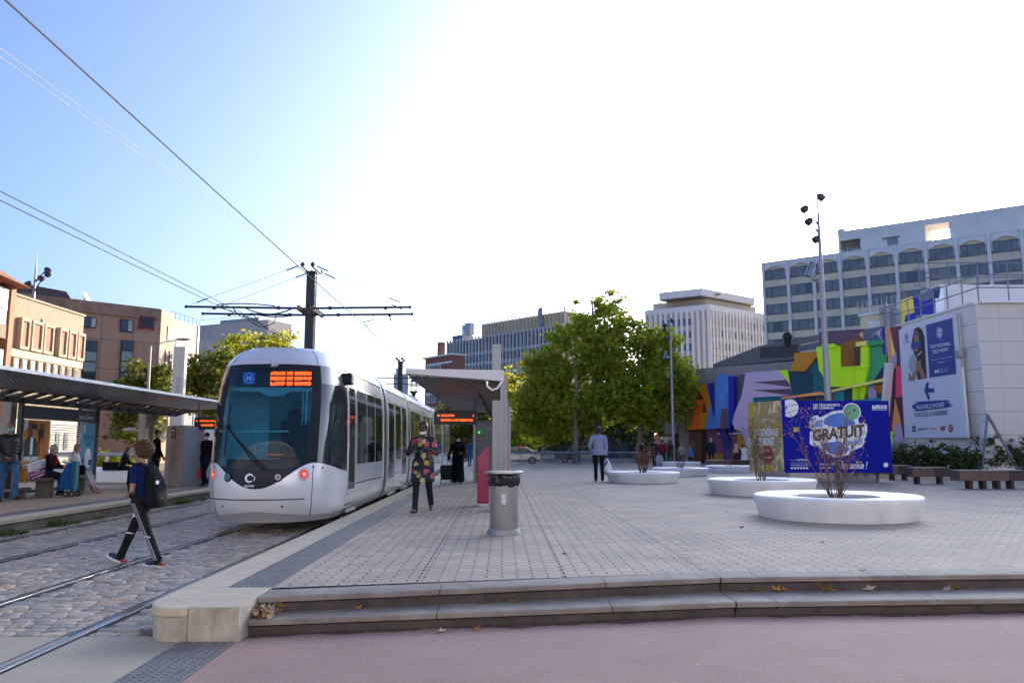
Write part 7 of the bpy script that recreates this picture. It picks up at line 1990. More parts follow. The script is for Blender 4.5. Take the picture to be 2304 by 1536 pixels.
for px, py, z, s, k in ((990,1421,.002,.055,1),(1070,1415,.002,.045,0),(944,1403,.002,.05,0),(905,1405,.002,.05,2),(963,1408,.002,.03,1),(750,1410,.002,.03,0),(706,1409,.002,.03,2),(640,1409,.002,.03,1),
    (1932,1374,.002,.05,1),(1965,1370,.002,.05,0),(2212,1359,.002,.05,2),(2258,1366,.002,.075,1),(2168,1354,.002,.03,0),(1240,1394,.002,.035,0),
    (822,1349,.127,.05,2),(1094,1337,.127,.045,0),(1156,1336,.127,.06,0),(1648,1318,.127,.04,0),(1665,1325,.127,.05,0),(1684,1317,.127,.05,2),(1715,1312,.127,.08,2),(1742,1317,.127,.07,0),(1832,1316,.127,.11,2),(1870,1316,.127,.05,0),(1992,1318,.127,.035,1),(2037,1315,.127,.04,0),(2117,1313,.127,.07,2),(2130,1325,.127,.065,1),(2160,1314,.127,.04,2),(1925,1316,.127,.09,1),(1940,1281,.262,.06,1),
    (1270,1246,.262,.045,0),(980,1190,.262,.04,0),(1668,1186,.262,.055,0),(1974,1178,.262,.06,0),(2008,1194,.262,.035,0),(1635,1151,.262,.045,2),(1290,1130,.262,.04,0),(2110,1090,.262,.07,0),(1170,1062,.262,.06,2),(1850,1220,.262,.04,1)):
    fleaf(px, py, z, s, k)
b = MB(); gl_ = random.Random(4); c0 = Vector((-1.96, 6.74, .127))
for i in range(46):
    m_ = leafmesh(gl_.randint(0,99), .7); a = gl_.uniform(0,6.28); s = gl_.uniform(.028,.05); ox, oy, oz = c0.x+gl_.gauss(0,.055), c0.y+gl_.gauss(0,.04), c0.z+gl_.uniform(0,.07); tx, ty = gl_.uniform(-.7,.7), gl_.uniform(-.7,.7)
    b.add([(ox+s*(x*math.cos(a)-y*math.sin(a)), oy+s*(x*math.sin(a)+y*math.cos(a)), oz+s*(z+tx*x+ty*y)) for x,y,z in m_.v], m_.f, gl_.randint(0,2))
tag(b.build('leaf_litter', [LEAFB, LEAFP, LEAFO]), kind='stuff')
b = MB(); b.obox((-1.1,14.2,PZ+.004), .08,.05,.006); tag(b.build('paper_scrap', WHITE), 'small white paper scrap on the platform behind the walking woman', 'litter')
p = at_z(165,1163,0); b = MB(); b.obox((p.x,p.y,.02), .16,.07,.02); tag(b.build('paper_scrap', WHITE), 'white paper scrap on the cobbles by the far kerb', 'litter')
p = at_z(198,1163,.02); b = MB(); b.tube([(p.x-.08,p.y,.05),(p.x+.05,p.y+.05,.05),(p.x+.09,p.y+.06,.05)], [.032,.032,.013], 10); tag(b.build('plastic_bottle', mat('green_bottle_plastic', (.05,.25,.22), .2)), 'green plastic bottle among the weeds by the far kerb', 'bottle')
# ================================================================== PEOPLE
def cloth(name, col, rough=.85, **k): return mat('cloth_' + name, col, rough, 0, k.pop('var', .18), k.pop('scale', 14), k.pop('bump', .25), k.pop('bscale', 60), .12)
SKIN_D = mat('skin_dark', (.075,.040,.025), .5, 0, .08, 20); SKIN_M = mat('skin_medium', (.30,.165,.10), .5, 0, .08, 20); SKIN_L = mat('skin_light', (.50,.30,.215), .5, 0, .06, 20); SKIN_B = mat('skin_brown', (.19,.10,.06), .5, 0, .08, 20)
EYE = mat('eye_dark', (.01,.008,.008), .2); LIP = mat('lip', (.18,.05,.04), .5)
MASKW = mat('mask_white', (.72,.74,.78), .8, 0, .03, 10); MASKB = mat('mask_pale_blue', (.30,.58,.68), .8, 0, .04, 10)

class Fig:
    """Source pieces of one body; finish() fuses them to one continuous surface and keeps each piece's material."""
    def __init__(s): s.b = MB()
    def cap(s, p0, p1, r0, r1, m=0, fl=1.0, side=None):
        p0, p1 = Vector(p0), Vector(p1); d = (p1-p0); Ln = d.length; d.normalize()
        if side is None: side = Vector((1,0,0)) if abs(d.x) < .8 else Vector((0,1,0))
        a = (side - d*d.dot(side)).normalized(); c = d.cross(a); n = 14; rings = []
        st = [(-1,.02),(-.86,.5),(-.5,.866),(0,1)]
        for q, k in st: rings.append((p0 + d*(r0*q), r0*k))
        for q, k in reversed(st): rings.append((p1 - d*(r1*q), r1*k))
        s.b.loft([[o + a*(r*math.cos(2*PI*i/n)) + c*(r*fl*math.sin(2*PI*i/n)) for i in range(n)] for o, r in rings], m)
    def ell(s, c, r, m=0, M=None): s.b.ball(c, r, 16, 12, m, M)
    def rings(s, rs, m=0, X=None, Y=None):
        X = X or Vector((1,0,0)); Y = Y or Vector((0,1,0)); n = 20
        s.b.loft([[Vector(c) + X*(rx*math.cos(2*PI*i/n)) + Y*(ry*math.sin(2*PI*i/n)) for i in range(n)] for c, rx, ry in rs], m)
    def finish(s, name, mats, vox, parent, smooth_it=3, extra=None):
        me = bpy.data.meshes.new(name); me.from_pydata(s.b.v, [], s.b.f); me.update()
        o = bpy.data.objects.new(name, me); COL.objects.link(o)
        r = o.modifiers.new('r', 'REMESH'); r.mode = 'VOXEL'; r.voxel_size = vox
        sm_ = o.modifiers.new('s', 'SMOOTH'); sm_.factor = .5; sm_.iterations = smooth_it
        dg = bpy.context.evaluated_depsgraph_get(); dg.update()
        out = bpy.data.meshes.new_from_object(o.evaluated_get(dg))
        bpy.data.objects.remove(o)
        tree_ = BVHTree.FromPolygons([Vector(v) for v in s.b.v], s.b.f)
        mi = []
        for p in out.polygons:
            h = tree_.find_nearest(p.center); mi.append(s.b.m[h[2]] if h[2] is not None else 0)
        out.materials.clear()
        for x in mats: out.materials.append(x)
        out.polygons.foreach_set('material_index', mi); out.polygons.foreach_set('use_smooth', [True]*len(mi)); out.update()
        ob = bpy.data.objects.new(name, out); COL.objects.link(ob); ob.parent = parent
        return ob

def person(label, loc, facing, h=1.72, legs=((14,6),(-12,14)), arms=((6,8,12),(-6,8,12)), lean=0, sit=None, head=(0,0), mats=None, sleeves='long', hem=.80, hemw=1.0,
           bulk=1.0, hipw=1.0, robe=False, hair='short', hairm=None, mask=None, maskm=None, vox=.013, feet=(0,0), toes=(0,0), hood=False, legw=1.0, pants_hem=None, group=None, pocket=None):
    """facing: degrees clockwise from +Y seen from above. mats: skin, top, bottom, shoe. arms: (swing fwd, out, elbow flex[, inward])"""
    t = thing('person', label, 'person', loc, -R(facing), group); k = h/1.75
    f = Fig(); SK_, TO, BO, SHO = 0, 1, 2, 3
    hz = .93 if sit is None else (sit/k + .10)
    LJ = []
    for s, (a, kn) in zip((-1, 1), legs):
        hip = Vector((s*.092*hipw, 0, hz)); ab = .05*s if sit is not None else .012*s
        d1 = Vector((ab, math.sin(R(a)), -math.cos(R(a)))).normalized(); knee = hip + d1*.43
        a2 = a - kn; d2 = Vector((0, math.sin(R(a2)), -math.cos(R(a2)))); ank = knee + d2*.42
        LJ.append([hip, knee, ank, a2])
    if sit is None:
        lo = min(j[2].z for j in LJ) - .085
        for j in LJ:
            for q in range(3): j[q] = j[q] - Vector((0,0,lo))
        hz -= lo
    else:
        pass
    tl_ = Matrix.Rotation(-R(lean), 3, 'X'); pv_ = Vector((0,0,hz))
    def up(x, y, z): return pv_ + tl_ @ Vector((x, y, z - .93))       # z in standing coordinates
    for s, j, ft, to in zip((-1, 1), LJ, feet, toes):
        hip, knee, ank, a2 = j
        if not robe:
            f.cap(hip + Vector((s*.005,0,.02)), knee, .098*legw*hipw, .064*legw, BO)
            cut = ank if pants_hem is None else knee.lerp(ank, pants_hem)
            f.cap(knee, cut, .062*legw, (.052 if pants_hem is None else .055)*legw, BO)
            f.cap(knee.lerp(ank,.25)+Vector((0,-.012,0)), knee.lerp(ank,.6), .056*legw, .05*legw, BO if pants_hem is None else BO)
            if pants_hem is not None: f.cap(cut, ank, .042, .034, SK_)
            else: f.cap(ank+Vector((0,0,.015)), ank-Vector((0,0,.02)), .053*legw, .055*legw, BO)
        ya = R(to*s); fd = Matrix.Rotation(-ya, 3, 'Z') @ Vector((0, math.cos(R(ft)), math.sin(R(ft)))); sd_ = Vector((1,0,0))
        dn = -(sd_.cross(fd)).normalized() if sd_.cross(fd).z > 0 else sd_.cross(fd).normalized()
        heel = ank + dn*.045 - fd*.035; toe = ank + dn*.052 + fd*.17
        f.cap(heel, ank + dn*.048 + fd*.10, .040, .044, SHO); f.cap(ank + dn*.048 + fd*.08, toe, .043, .030, SHO, .8); f.cap(ank+dn*.005, ank+dn*.05+fd*.06, .040, .038, SHO)
    bw = bulk
    tor = [(.86,.150*hipw,.105*hipw),(.93,.165*hipw,.120*hipw),(1.03,.150*(.5+.5*bw)*(.5+.5*hipw),.112*bw),(1.15,.155*bw,.115*bw),(1.28,.172*bw,.122*bw),(1.38,.170*bw,.110*bw),(1.43,.120*bw,.085*bw),(1.465,.060,.060)]
    f.rings([(up(0,-.004,z), rx, ry) for z, rx, ry in tor[:2]] + [(up(0,0,z), rx, ry) for z, rx, ry in tor[2:]], TO)
    f.rings([(up(0,0,.97), .163*hipw, .118*hipw), (pv_+Vector((0,-.01,-.03)), .160*hipw, .118*hipw), (pv_+Vector((0,0,-.10)), .13*hipw, .10*hipw)], BO if hem > .9 else TO)
    if hem < .93 and not robe:
        zz = [1.0, .93, (.93+hem)/2, hem]
        f.rings([(up(0,.0,z), (.168+.02*(1-z)*2)*hemw*max(hipw,bw*.97), (.124+.03*(1-z)*2)*hemw*max(hipw,bw*.97)) for z in zz], TO)
    if robe:
        f.rings([(up(0,0,1.1), .17*bw, .13*bw), (up(0,0,.93), .19*hipw, .15*hipw), (Vector((0,.0,.5)), .225, .185), (Vector((0,.02,.10)), .255, .22), (Vector((0,.02,.06)), .25, .215)], BO)
    # shoulders and arms
    AJ = []
    for s, ar in zip((-1, 1), arms):
        sw, ab, fl = ar[:3]; inn = ar[3] if len(ar) > 3 else 8
        sh = up(s*.178*(.4+.6*bw), 0, 1.385)
        d1 = Vector((s*math.sin(R(ab)), math.sin(R(sw))*math.cos(R(ab)), -math.cos(R(sw))*math.cos(R(ab))))
        el = sh + d1*.285
        a2 = sw + fl; d2 = Vector((-s*math.sin(R(inn)), math.sin(R(a2))*math.cos(R(inn)), -math.cos(R(a2))*math.cos(R(inn)))).normalized(); wr = el + d2*.25
        f.cap(up(s*.09, 0, 1.405), sh, .070*bw, .066*bw, TO)
        f.cap(sh, sh.lerp(el, .55 if sleeves == 'short' else 1), .064*bw, (.055 if sleeves == 'short' else .048)*bw, TO)
        if sleeves == 'short': f.cap(sh.lerp(el,.5), el, .043, .037, SK_); f.cap(el, wr, .038, .026, SK_)
        elif sleeves == 'none': f.cap(sh, el, .046, .038, SK_); f.cap(el, wr, .038, .026, SK_)
        else: f.cap(el, wr - d2*.01, .047*bw, .037*bw, TO)
        # hand: palm, four unequal curled fingers, thumb on the side
        pdir = d2; side = Vector((0,1,0)) if abs(d2.y) < .8 else Vector((0,0,1)); side = (side - pdir*pdir.dot(side)).normalized(); nrm_ = pdir.cross(side)*(-s)
        pc_ = wr + pdir*.045; f.cap(wr - pdir*.01, wr + pdir*.06, .027, .036, SK_, .55, side)
        for q, (u, ln) in enumerate(((.027,.070),(.009,.080),(-.009,.074),(-.026,.058))):
            b0 = wr + pdir*.085 + side*u; b1 = b0 + (pdir*.85 + nrm_*.5)*ln*.5; b2 = b1 + (pdir*.35 + nrm_*.95)*ln*.5
            f.cap(b0 - pdir*.02, b1, .0105, .0095, SK_); f.cap(b1, b2, .0095, .008, SK_)
        b0 = wr + pdir*.03 + side*.032; f.cap(b0, b0 + (pdir*.6 + side*.5 + nrm_*.3).normalized()*.055, .012, .0095, SK_)
        AJ.append((sh, el, wr, pdir, side))
    # neck and head
    hy, hp = head
    HM = Matrix.Rotation(-R(hy), 3, 'Z') @ Matrix.Rotation(R(hp), 3, 'X')
    nk = up(0, .0, 1.44); hc = up(0, .02, 1.615)
    f.cap(nk, hc - Vector((0,0,.07)), .058, .052, SK_)
    hd = lambda x, y, z: hc + HM @ Vector((x, y, z))
    f.ell(hd(0,0,.02), (.074,.095,.100), SK_, HM); f.ell(hd(0,.028,-.05), (.056,.066,.066), SK_, HM); f.ell(hd(0,.055,-.085), (.032,.034,.026), SK_, HM)
    f.cap(hd(0,.090,.015), hd(0,.108,-.022), .011, .017, SK_); f.cap(hd(-.03,.083,.035), hd(.03,.083,.035), .012, .012, SK_); f.cap(hd(-.02,.086,-.058), hd(.02,.086,-.058), .011, .011, SK_)
    for s in (-1, 1): f.ell(hd(s*.076,-.002,-.002), (.012,.022,.032), SK_, HM)
    if hood: f.ell(hd(0,-.02,.02), (.105,.115,.125), TO, HM)
    f.b.v = [(x*k, y*k, z*k) for x, y, z in f.b.v]
    body = f.finish('body', [mats[0], mats[1], mats[2], mats[3]], vox, t)
    K = lambda p: tuple(Vector(p)*k)
    # eyes, brows and mouth lie on the face
    if vox < .016 and not hood:
        e = MB()
        for s in (-1, 1):
            e.ball(K(hd(s*.030,.083,.018)), (.010*k,.007*k,.006*k), 8, 6); e.bar(K(hd(s*.018,.093,.040)), K(hd(s*.046,.083,.040)), .006*k, .006*k)
        e.build('eyes', EYE, t, local=True)
        if mask != 'face':
            e = MB(); e.bar(K(hd(-.022,.098,-.060)), K(hd(.022,.098,-.060)), .008*k, .008*k); e.build('lips', LIP, t, local=True)
    hm_ = MB()
    def scalp(c, r, cut, jit=.0, nu=28, nv=18, seed=1):
        g = random.Random(seed); c = hc + HM @ Vector(c); rings = []
        for i in range(nv+1):
            a = -PI/2 + PI*(i*.98+.01*nv)/nv; ring = []
            for j in range(nu):
                b_ = 2*PI*j/nu; v = Vector((r[0]*math.cos(a)*math.cos(b_), r[1]*math.cos(a)*math.sin(b_), r[2]*math.sin(a)))
                v *= 1 + g.uniform(-jit, jit); 
                if v.y > cut and v.z < r[2]*.45: v.y = cut - (v.y-cut)*.1
                ring.append(K(c + HM @ v))
            rings.append(ring)
        hm_.loft(rings)
    if hair == 'short': scalp((0,-.018,.036), (.083,.094,.096), .05, .02)
    elif hair == 'bun': scalp((0,-.010,.044), (.092,.100,.104), .066, .03); hm_.ball(K(hd(0,-.12,.03)), (.055*k,.05*k,.055*k), 12, 8)
    elif hair == 'bob': scalp((0,-.016,.034), (.092,.100,.104), .045, .05); scalp((0,-.045,-.03), (.090,.070,.085), .02, .05)
    elif hair == 'afro':
        g = random.Random(4); scalp((0,-.022,.055), (.128,.130,.132), .055, .035, 36, 24)
        for i in range(620):
            d = Vector((g.gauss(0,1), g.gauss(0,1)-.25, g.gauss(0,1)+.25)).normalized()
            if d.y > .45 and d.z < .35: continue
            if d.z < -.55: continue
            p = hc + HM @ (Vector((0,-.022,.055)) + Vector((d.x*.128, d.y*.130, d.z*.132))); p = hc + (p-hc)*g.uniform(.97,1.07); r = g.uniform(.005,.012); hm_.ball(K(p), (r*k,r*k,r*k), 6, 4)
    elif hair == 'long':
        scalp((0,-.018,.034), (.088,.098,.100), .05, .02)
        rs = [(up(0,-.055,1.62), .085, .055), (up(0,-.085,1.50), .095, .05), (up(0,-.105,1.36), .10, .045), (up(0,-.115,1.22), .085, .035), (up(0,-.115,1.14), .05, .02)]
        n = 16; hm_.loft([[K(Vector(c) + Vector((rx*math.cos(2*PI*i/n), ry*math.sin(2*PI*i/n), 0))) for i in range(n)] for c, rx, ry in rs])
    elif hair == 'veil':
        scalp((0,-.022,.022), (.100,.108,.118), .060, .01); n = 20
        hm_.loft([[K(Vector(c) + Vector((rx*math.cos(2*PI*i/n), ry*math.sin(2*PI*i/n), 0))) for i in range(n)] for c, rx, ry in ((up(0,-.03,1.58),.095,.095),(up(0,-.01,1.50),.11,.105),(up(0,0,1.42),.19,.13),(up(0,0,1.33),.215,.145),(up(0,0,1.22),.205,.15))])
    elif hair == 'cap':
        scalp((0,-.012,.042), (.085,.100,.090), .062, .01)
    if hair: hm_.build({'cap': 'knit_cap', 'veil': 'head_scarf'}.get(hair, 'hair'), hairm, t, local=True, smooth=180 if hair != 'afro' else 60)
    if mask:
        b = MB(); c = (0,.030,-.045) if mask == 'face' else (0,.026,-.085); rr_ = (.068,.083,.062) if mask == 'face' else (.064,.074,.040)
        rings = []
        for i in range(9):
            a = R(-52 + 104*i/8); rings.append([K(hd(c[0]+rr_[0]*math.cos(a)*math.sin(R(-80+160*j/14)), c[1]+rr_[1]*math.cos(a)*math.cos(R(-80+160*j/14)), c[2]+rr_[2]*math.sin(a))) for j in range(15)])
        b.loft(rings, 0, cap=False, closed=False)
        for s in (-1, 1): b.bar(K(hd(s*.066,.045,c[2]+.02)), K(hd(s*.079,-.005,.005)), .005*k, .005*k)
        b.build('face_mask', maskm or MASKW, t, local=True, smooth=180)
    t2 = wm(t)
    W = lambda p: t2 @ (Vector(p)*k)
    return t, dict(legs=LJ, arms=AJ, W=W, up=up, hd=hd, k=k, K=K)

gp_ = lambda px, py, z=PZ: at_z(px, py, z)
NAVYT = cloth('navy_tee', (.008,.020,.085)); BLKP = cloth('black_track_pants', (.014,.014,.018)); DARKJ = cloth('dark_jeans', (.018,.020,.028)); BLK = cloth('black_wool', (.010,.010,.012)); BLUEJ = cloth('blue_jeans', (.045,.12,.25), var=.35, scale=6)
SHB = mat('shoe_black', (.012,.012,.014), .4); SHBR = mat('shoe_brown', (.10,.04,.025), .4); SHW = mat('shoe_white_sole', (.62,.63,.68), .5)
# ---- walking boy on the tracks
HCUR = mat('curly_brown_hair', (.075,.036,.017), .8, 0, .4, 30)
bp0 = gp_(305, 1272, 0); bp0 = Vector((bp0.x, bp0.y+.10, 0.005))
t, J = person('boy with curly brown hair and black backpack walking across the cobbled tracks', tuple(bp0), -74, 1.63, legs=((-25,4),(31,6)), arms=((-4,9,70,42),(4,9,64,40)), lean=3, head=(-8,0), mats=(SKIN_M, NAVYT, BLKP, SHB),
              sleeves='short', hem=.87, hemw=1.02, bulk=.98, hair='afro', hairm=HCUR, vox=.0095, feet=(2,20), legw=1.02)
# left leg (near the camera) is index 0 when facing left
def outer_line(j, s, off, dx):
    hip, knee, ank, _ = j; pts = []
    for q in range(15):
        f = q/14; p = hip.lerp(knee, f/.5) if f < .5 else knee.lerp(ank, (f-.5)/.5)
        r = np.interp(f, [0,.5,1], [.104,.068,.058]); pts.append(p + Vector((s*(r+.001), dx, 0)))
    return pts
for dx in (-.023, 0, .023):
    b = MB(); pts = outer_line(J['legs'][0], -1, 0, dx); rings = []
    for p in pts: rings.append([Vector(J['K'](p+Vector((o, w, 0)))) for o, w in ((-.0015,-.0028),(-.0015,.0028),(.02,.0028),(.02,-.0028))])
    b.loft(rings); b.build('trouser_stripe', mat('stripe_white', (.36,.36,.39), .8), t, local=True)
for j in J['legs']:
    b = MB(); hip, knee, ank, _ = j; p0 = knee.lerp(ank,.22); d = (ank-knee).normalized(); rings = []
    for o, r in ((-.009,.0665),(.009,.0655)):
        ring = []
        for i in range(20):
            a = 2*PI*i/20; ring.append(Vector(J['K'](p0 + d*(o + .03*math.cos(a)) + Vector((r*math.cos(a), r*math.sin(a), 0)))))
        rings.append(ring)
    b.loft(rings, 0, cap=False); b.build('knee_band', WHITE, t, local=True, smooth=60)
for j, ft in zip(J['legs'], (2, 20)):
    ank = j[2]; fd = Vector((0, math.cos(R(ft)), math.sin(R(ft)))); dn = Vector((0, math.sin(R(ft)), -math.cos(R(ft))))
    b = MB(); rings = []
    for u, w, hgt in ((-.095,.026,.030),(-.08,.042,.036),(0,.047,.032),(.10,.052,.026),(.17,.046,.026),(.215,.030,.028),(.225,.012,.026)):
        c = ank + fd*u + dn*.098
        rings.append([Vector(J['K'](c + Vector((x*w,0,0)) - dn*(z*hgt))) for x, z in ((-1,0),(-1.0,.55),(-.85,1),(.85,1),(1.0,.55),(1,0))])
    b.loft(rings); so = b.build('shoe_sole', SHW, t, local=True, bevel=.004)
    b = MB(); c = ank + fd*(-.075) + dn*.052; b.obox(J['K'](c), .085, .05, .035); b.build('red_heel', mat('shoe_red', (.35,.01,.02), .5), t, local=True, bevel=.008)
    b = MB(); 
    for q in range(4): c = ank + fd*(.055+q*.022) + dn*(.002+q*.008); b.bar(J['K'](c-Vector((.028,0,0))), J['K'](c+Vector((.028,0,0))), .008, .006)
    b.build('laces', mat('grey_laces', (.3,.3,.32), .8), t, local=True)
b = MB(); p = J['legs'][0][0].lerp(J['legs'][0][1], .42) + Vector((-.092, .05, 0)); b.poly([J['K'](p+Vector((0,-.02,-.018))), J['K'](p+Vector((0,.022,-.018))), J['K'](p+Vector((0,.006,.026)))], (-.006,0,0)); b.build('pocket_mark', WHITE, t, local=True)
# backpack
BAGM = cloth('black_backpack', (.010,.011,.014), .9)
bk_ = thing('backpack', 'large black backpack with a small white mark worn by the walking boy', 'backpack', tuple(J['W'](J['up'](0,-.25,.85))), t.rotation_euler.z)
b = MB(); rs = []
for z, w, d0, d1 in ((.85,.10,.13,.25),(.87,.150,.125,.30),(.98,.165,.12,.325),(1.12,.160,.115,.31),(1.26,.14,.105,.26),(1.38,.10,.10,.205),(1.44,.055,.10,.165)):
    c = (d0+d1)/2; ry = (d1-d0)/2; n = 24
    rs.append([J['W'](J['up'](w*math.copysign(abs(math.cos(2*PI*i/n))**.7, math.cos(2*PI*i/n)), -c+ry*math.copysign(abs(math.sin(2*PI*i/n))**.7, math.sin(2*PI*i/n)), z)) for i in range(n)])
b.loft(rs); b.build('bag_body', BAGM, bk_, smooth=60)
b = MB(); 
for z in (.98,1.22): 
    b.tube([J['W'](J['up'](x, -np.interp(z,[.95,1.25],[.330,.268])+abs(x)*abs(x)*4.5, z)) for x in (-.15,-.1,-.05,0,.05,.1,.15)], .006, 5)
b.build('zip_line', mat('zip_grey', (.05,.05,.055), .5), bk_)
for s in (-1, 1):
    b = MB(); b.tube([J['W'](J['up'](s*.10,-.13,1.40)), J['W'](J['up'](s*.115,-.05,1.475)), J['W'](J['up'](s*.12,.06,1.465)), J['W'](J['up'](s*.125,.135,1.36)), J['W'](J['up'](s*.135,.14,1.2)), J['W'](J['up'](s*.17,.06,1.02)), J['W'](J['up'](s*.15,-.10,.93))], .017, 6); b.build('strap', BAGM, bk_, smooth=60)
b = MB(); b.tube([J['W'](J['up'](-.04,-.14,1.42)), J['W'](J['up'](-.03,-.15,1.47)), J['W'](J['up'](.03,-.15,1.47)), J['W'](J['up'](.04,-.14,1.42))], .011, 6); b.build('handle', BAGM, bk_)
b = MB(); c = J['W'](J['up'](-.07,-.285,1.20)); nn = (J['W'](J['up'](0,-1,1.2))-J['W'](J['up'](0,0,1.2))).normalized(); b.disc(c, nn, .026, .012, 16); b.build('white_mark', WHITE, bk_)

# ---- woman in the flowered tunic
def floral():
    m = bpy.data.materials.new('floral_tunic'); m.use_nodes = True; nt = m.node_tree; p = nt.nodes['Principled BSDF']
    tc = nd(nt, 'ShaderNodeTexCoord'); mp_ = nd(nt, 'ShaderNodeMapping'); mp_.inputs['Scale'].default_value = (1,.55,1); L(nt, tc.outputs['Object'], mp_.inputs[0])
    wn2 = nd(nt, 'ShaderNodeTexNoise'); wn2.inputs['Scale'].default_value = 28; wn2.inputs['Detail'].default_value = 4; L(nt, tc.outputs['Object'], wn2.inputs['Vector'])
    va = nd(nt, 'ShaderNodeMix', data_type='RGBA', blend_type='LINEAR_LIGHT'); va.inputs[0].default_value = .055; L(nt, mp_.outputs[0], va.inputs[6]); L(nt, wn2.outputs[1], va.inputs[7])
    v = nd(nt, 'ShaderNodeTexVoronoi'); v.inputs['Scale'].default_value = 6.8; v.inputs['Randomness'].default_value = .8; L(nt, va.outputs[2], v.inputs['Vector'])
    s = nd(nt, 'ShaderNodeSeparateColor'); L(nt, v.outputs['Color'], s.inputs[0])
    cr = nd(nt, 'ShaderNodeValToRGB'); cr.color_ramp.interpolation = 'CONSTANT'; e = cr.color_ramp
    cols = [(0,(.55,.03,.09)),(.25,(.62,.44,.08)),(.42,(.62,.10,.20)),(.62,(.50,.015,.04)),(.80,(.72,.55,.30))]
    for i, (ps, c) in enumerate(cols):
        el = e.elements[i] if i < 2 else e.elements.new(ps); el.position = ps; el.color = (*c, 1)
    L(nt, s.outputs[0], cr.inputs[0])
    ring = math_n(nt, 'ADD', .72, math_n(nt, 'MULTIPLY', math_n(nt, 'SINE', math_n(nt, 'MULTIPLY', v.outputs['Distance'], 62)), .42))
    cf2 = nd(nt, 'ShaderNodeCombineXYZ')
    for i in range(3): L(nt, ring, cf2.inputs[i])
    pm = nd(nt, 'ShaderNodeMix', data_type='RGBA', blend_type='MULTIPLY'); pm.inputs[0].default_value = 1; L(nt, cr.outputs[0], pm.inputs[6]); L(nt, cf2.outputs[0], pm.inputs[7])
    isf = math_n(nt, 'MULTIPLY', math_n(nt, 'LESS_THAN', v.outputs['Distance'], .37), math_n(nt, 'GREATER_THAN', s.outputs[1], .22))
    leaf = math_n(nt, 'MULTIPLY', math_n(nt, 'LESS_THAN', v.outputs['Distance'], .52), math_n(nt, 'GREATER_THAN', wn2.outputs[0], .55))
    base = nd(nt, 'ShaderNodeMix', data_type='RGBA'); base.inputs[6].default_value = (.008,.010,.020,1); base.inputs[7].default_value = (.03,.12,.10,1); L(nt, leaf, base.inputs[0])
    mx = nd(nt, 'ShaderNodeMix', data_type='RGBA'); L(nt, isf, mx.inputs[0]); L(nt, base.outputs[2], mx.inputs[6]); L(nt, pm.outputs[2], mx.inputs[7])
    L(nt, mx.outputs[2], p.inputs['Base Color']); p.inputs['Roughness'].default_value = .8
    return m
wp0 = gp_(950, 1152); 
t, J = person('woman in a flowered tunic and dark trousers walking towards us beside the tram', (wp0.x, wp0.y, PZ), 186, 1.74, legs=((-10,26),(13,3)), arms=((22,20,92,34),(18,20,80,30)), head=(4,2), mats=(SKIN_D, floral(), DARKJ, SHBR),
              hem=.60, hemw=1.16, bulk=1.06, hipw=1.12, hair='bun', hairm=mat('black_hair', (.012,.010,.010), .6, 0, .3, 30), mask='chin', vox=.0105, feet=(-25,4), toes=(8,12), legw=1.06)
b = MB(); b.tube([J['W'](J['arms'][0][2]), J['W'](J['arms'][0][2]-Vector((.08,-.02,.25))), J['W'](J['arms'][0][2]-Vector((.03,-.02,.34)))], .008, 5); tag(b.build('bag_strap', mat('strap_tan', (.25,.13,.06), .6)), 'tan bag strap hanging from the arm of the woman in the flowered tunic', 'strap')
# ---- woman in black robe with trolley
wp1 = gp_(1030, 1087)
BLKR = cloth('black_robe', (.008,.008,.010))
t, J = person('woman in a long black robe and head scarf with a white mask', (wp1.x, wp1.y, PZ), 176, 1.62, legs=((6,4),(-6,6)), arms=((18,12,66,30),(-4,24,18,-6)), head=(-8,0), mats=(SKIN_B, BLKR, BLKR, SHB), hem=.8, bulk=1.15, hipw=1.15, robe=True, hair='veil', hairm=BLKR, mask='face', vox=.013)
h_ = J['W'](J['arms'][1][2]); tc_ = (h_.x-.02, h_.y-.10)
t = thing('shopping_trolley', 'dark green plaid wheeled shopping trolley pulled by the woman in black', 'shopping trolley', (tc_[0]-.06, tc_[1], PZ))
b = MB(); b.loft([[(tc_[0]-.06+x*w, tc_[1]+y*.16, PZ+z) for x, y in ((-1,-1),(1,-1),(1,1),(-1,1))] for z, w in ((.13,.17),(.62,.20))]); b.build('bag', cloth('dark_green_plaid', (.022,.035,.032), scale=20, var=.5), t, bevel=.03)
b = MB()
for s in (-.16,.14): b.tube([(tc_[0]-.06+s,tc_[1]-.1,PZ+.03),(tc_[0]-.06+s,tc_[1]+.12,PZ+.70)], .010, 6)
b.tube([(tc_[0]-.03,tc_[1]+.12,PZ+.62),(tc_[0]-.01,tc_[1]+.12,h_.z-PZ+PZ-.02),(tc_[0]+.1,tc_[1]+.1,h_.z-.02)], .012, 6); b.build('frame', LPOLE, t)
for s in (-.2,.16):
    b = MB(); b.poly([(tc_[0]-.06+s, tc_[1]+.08+.07*math.cos(2*PI*i/16), PZ+.07+.07*math.sin(2*PI*i/16)) for i in range(16)], (.03,0,0)); b.build('wheel', RUBBER, t)
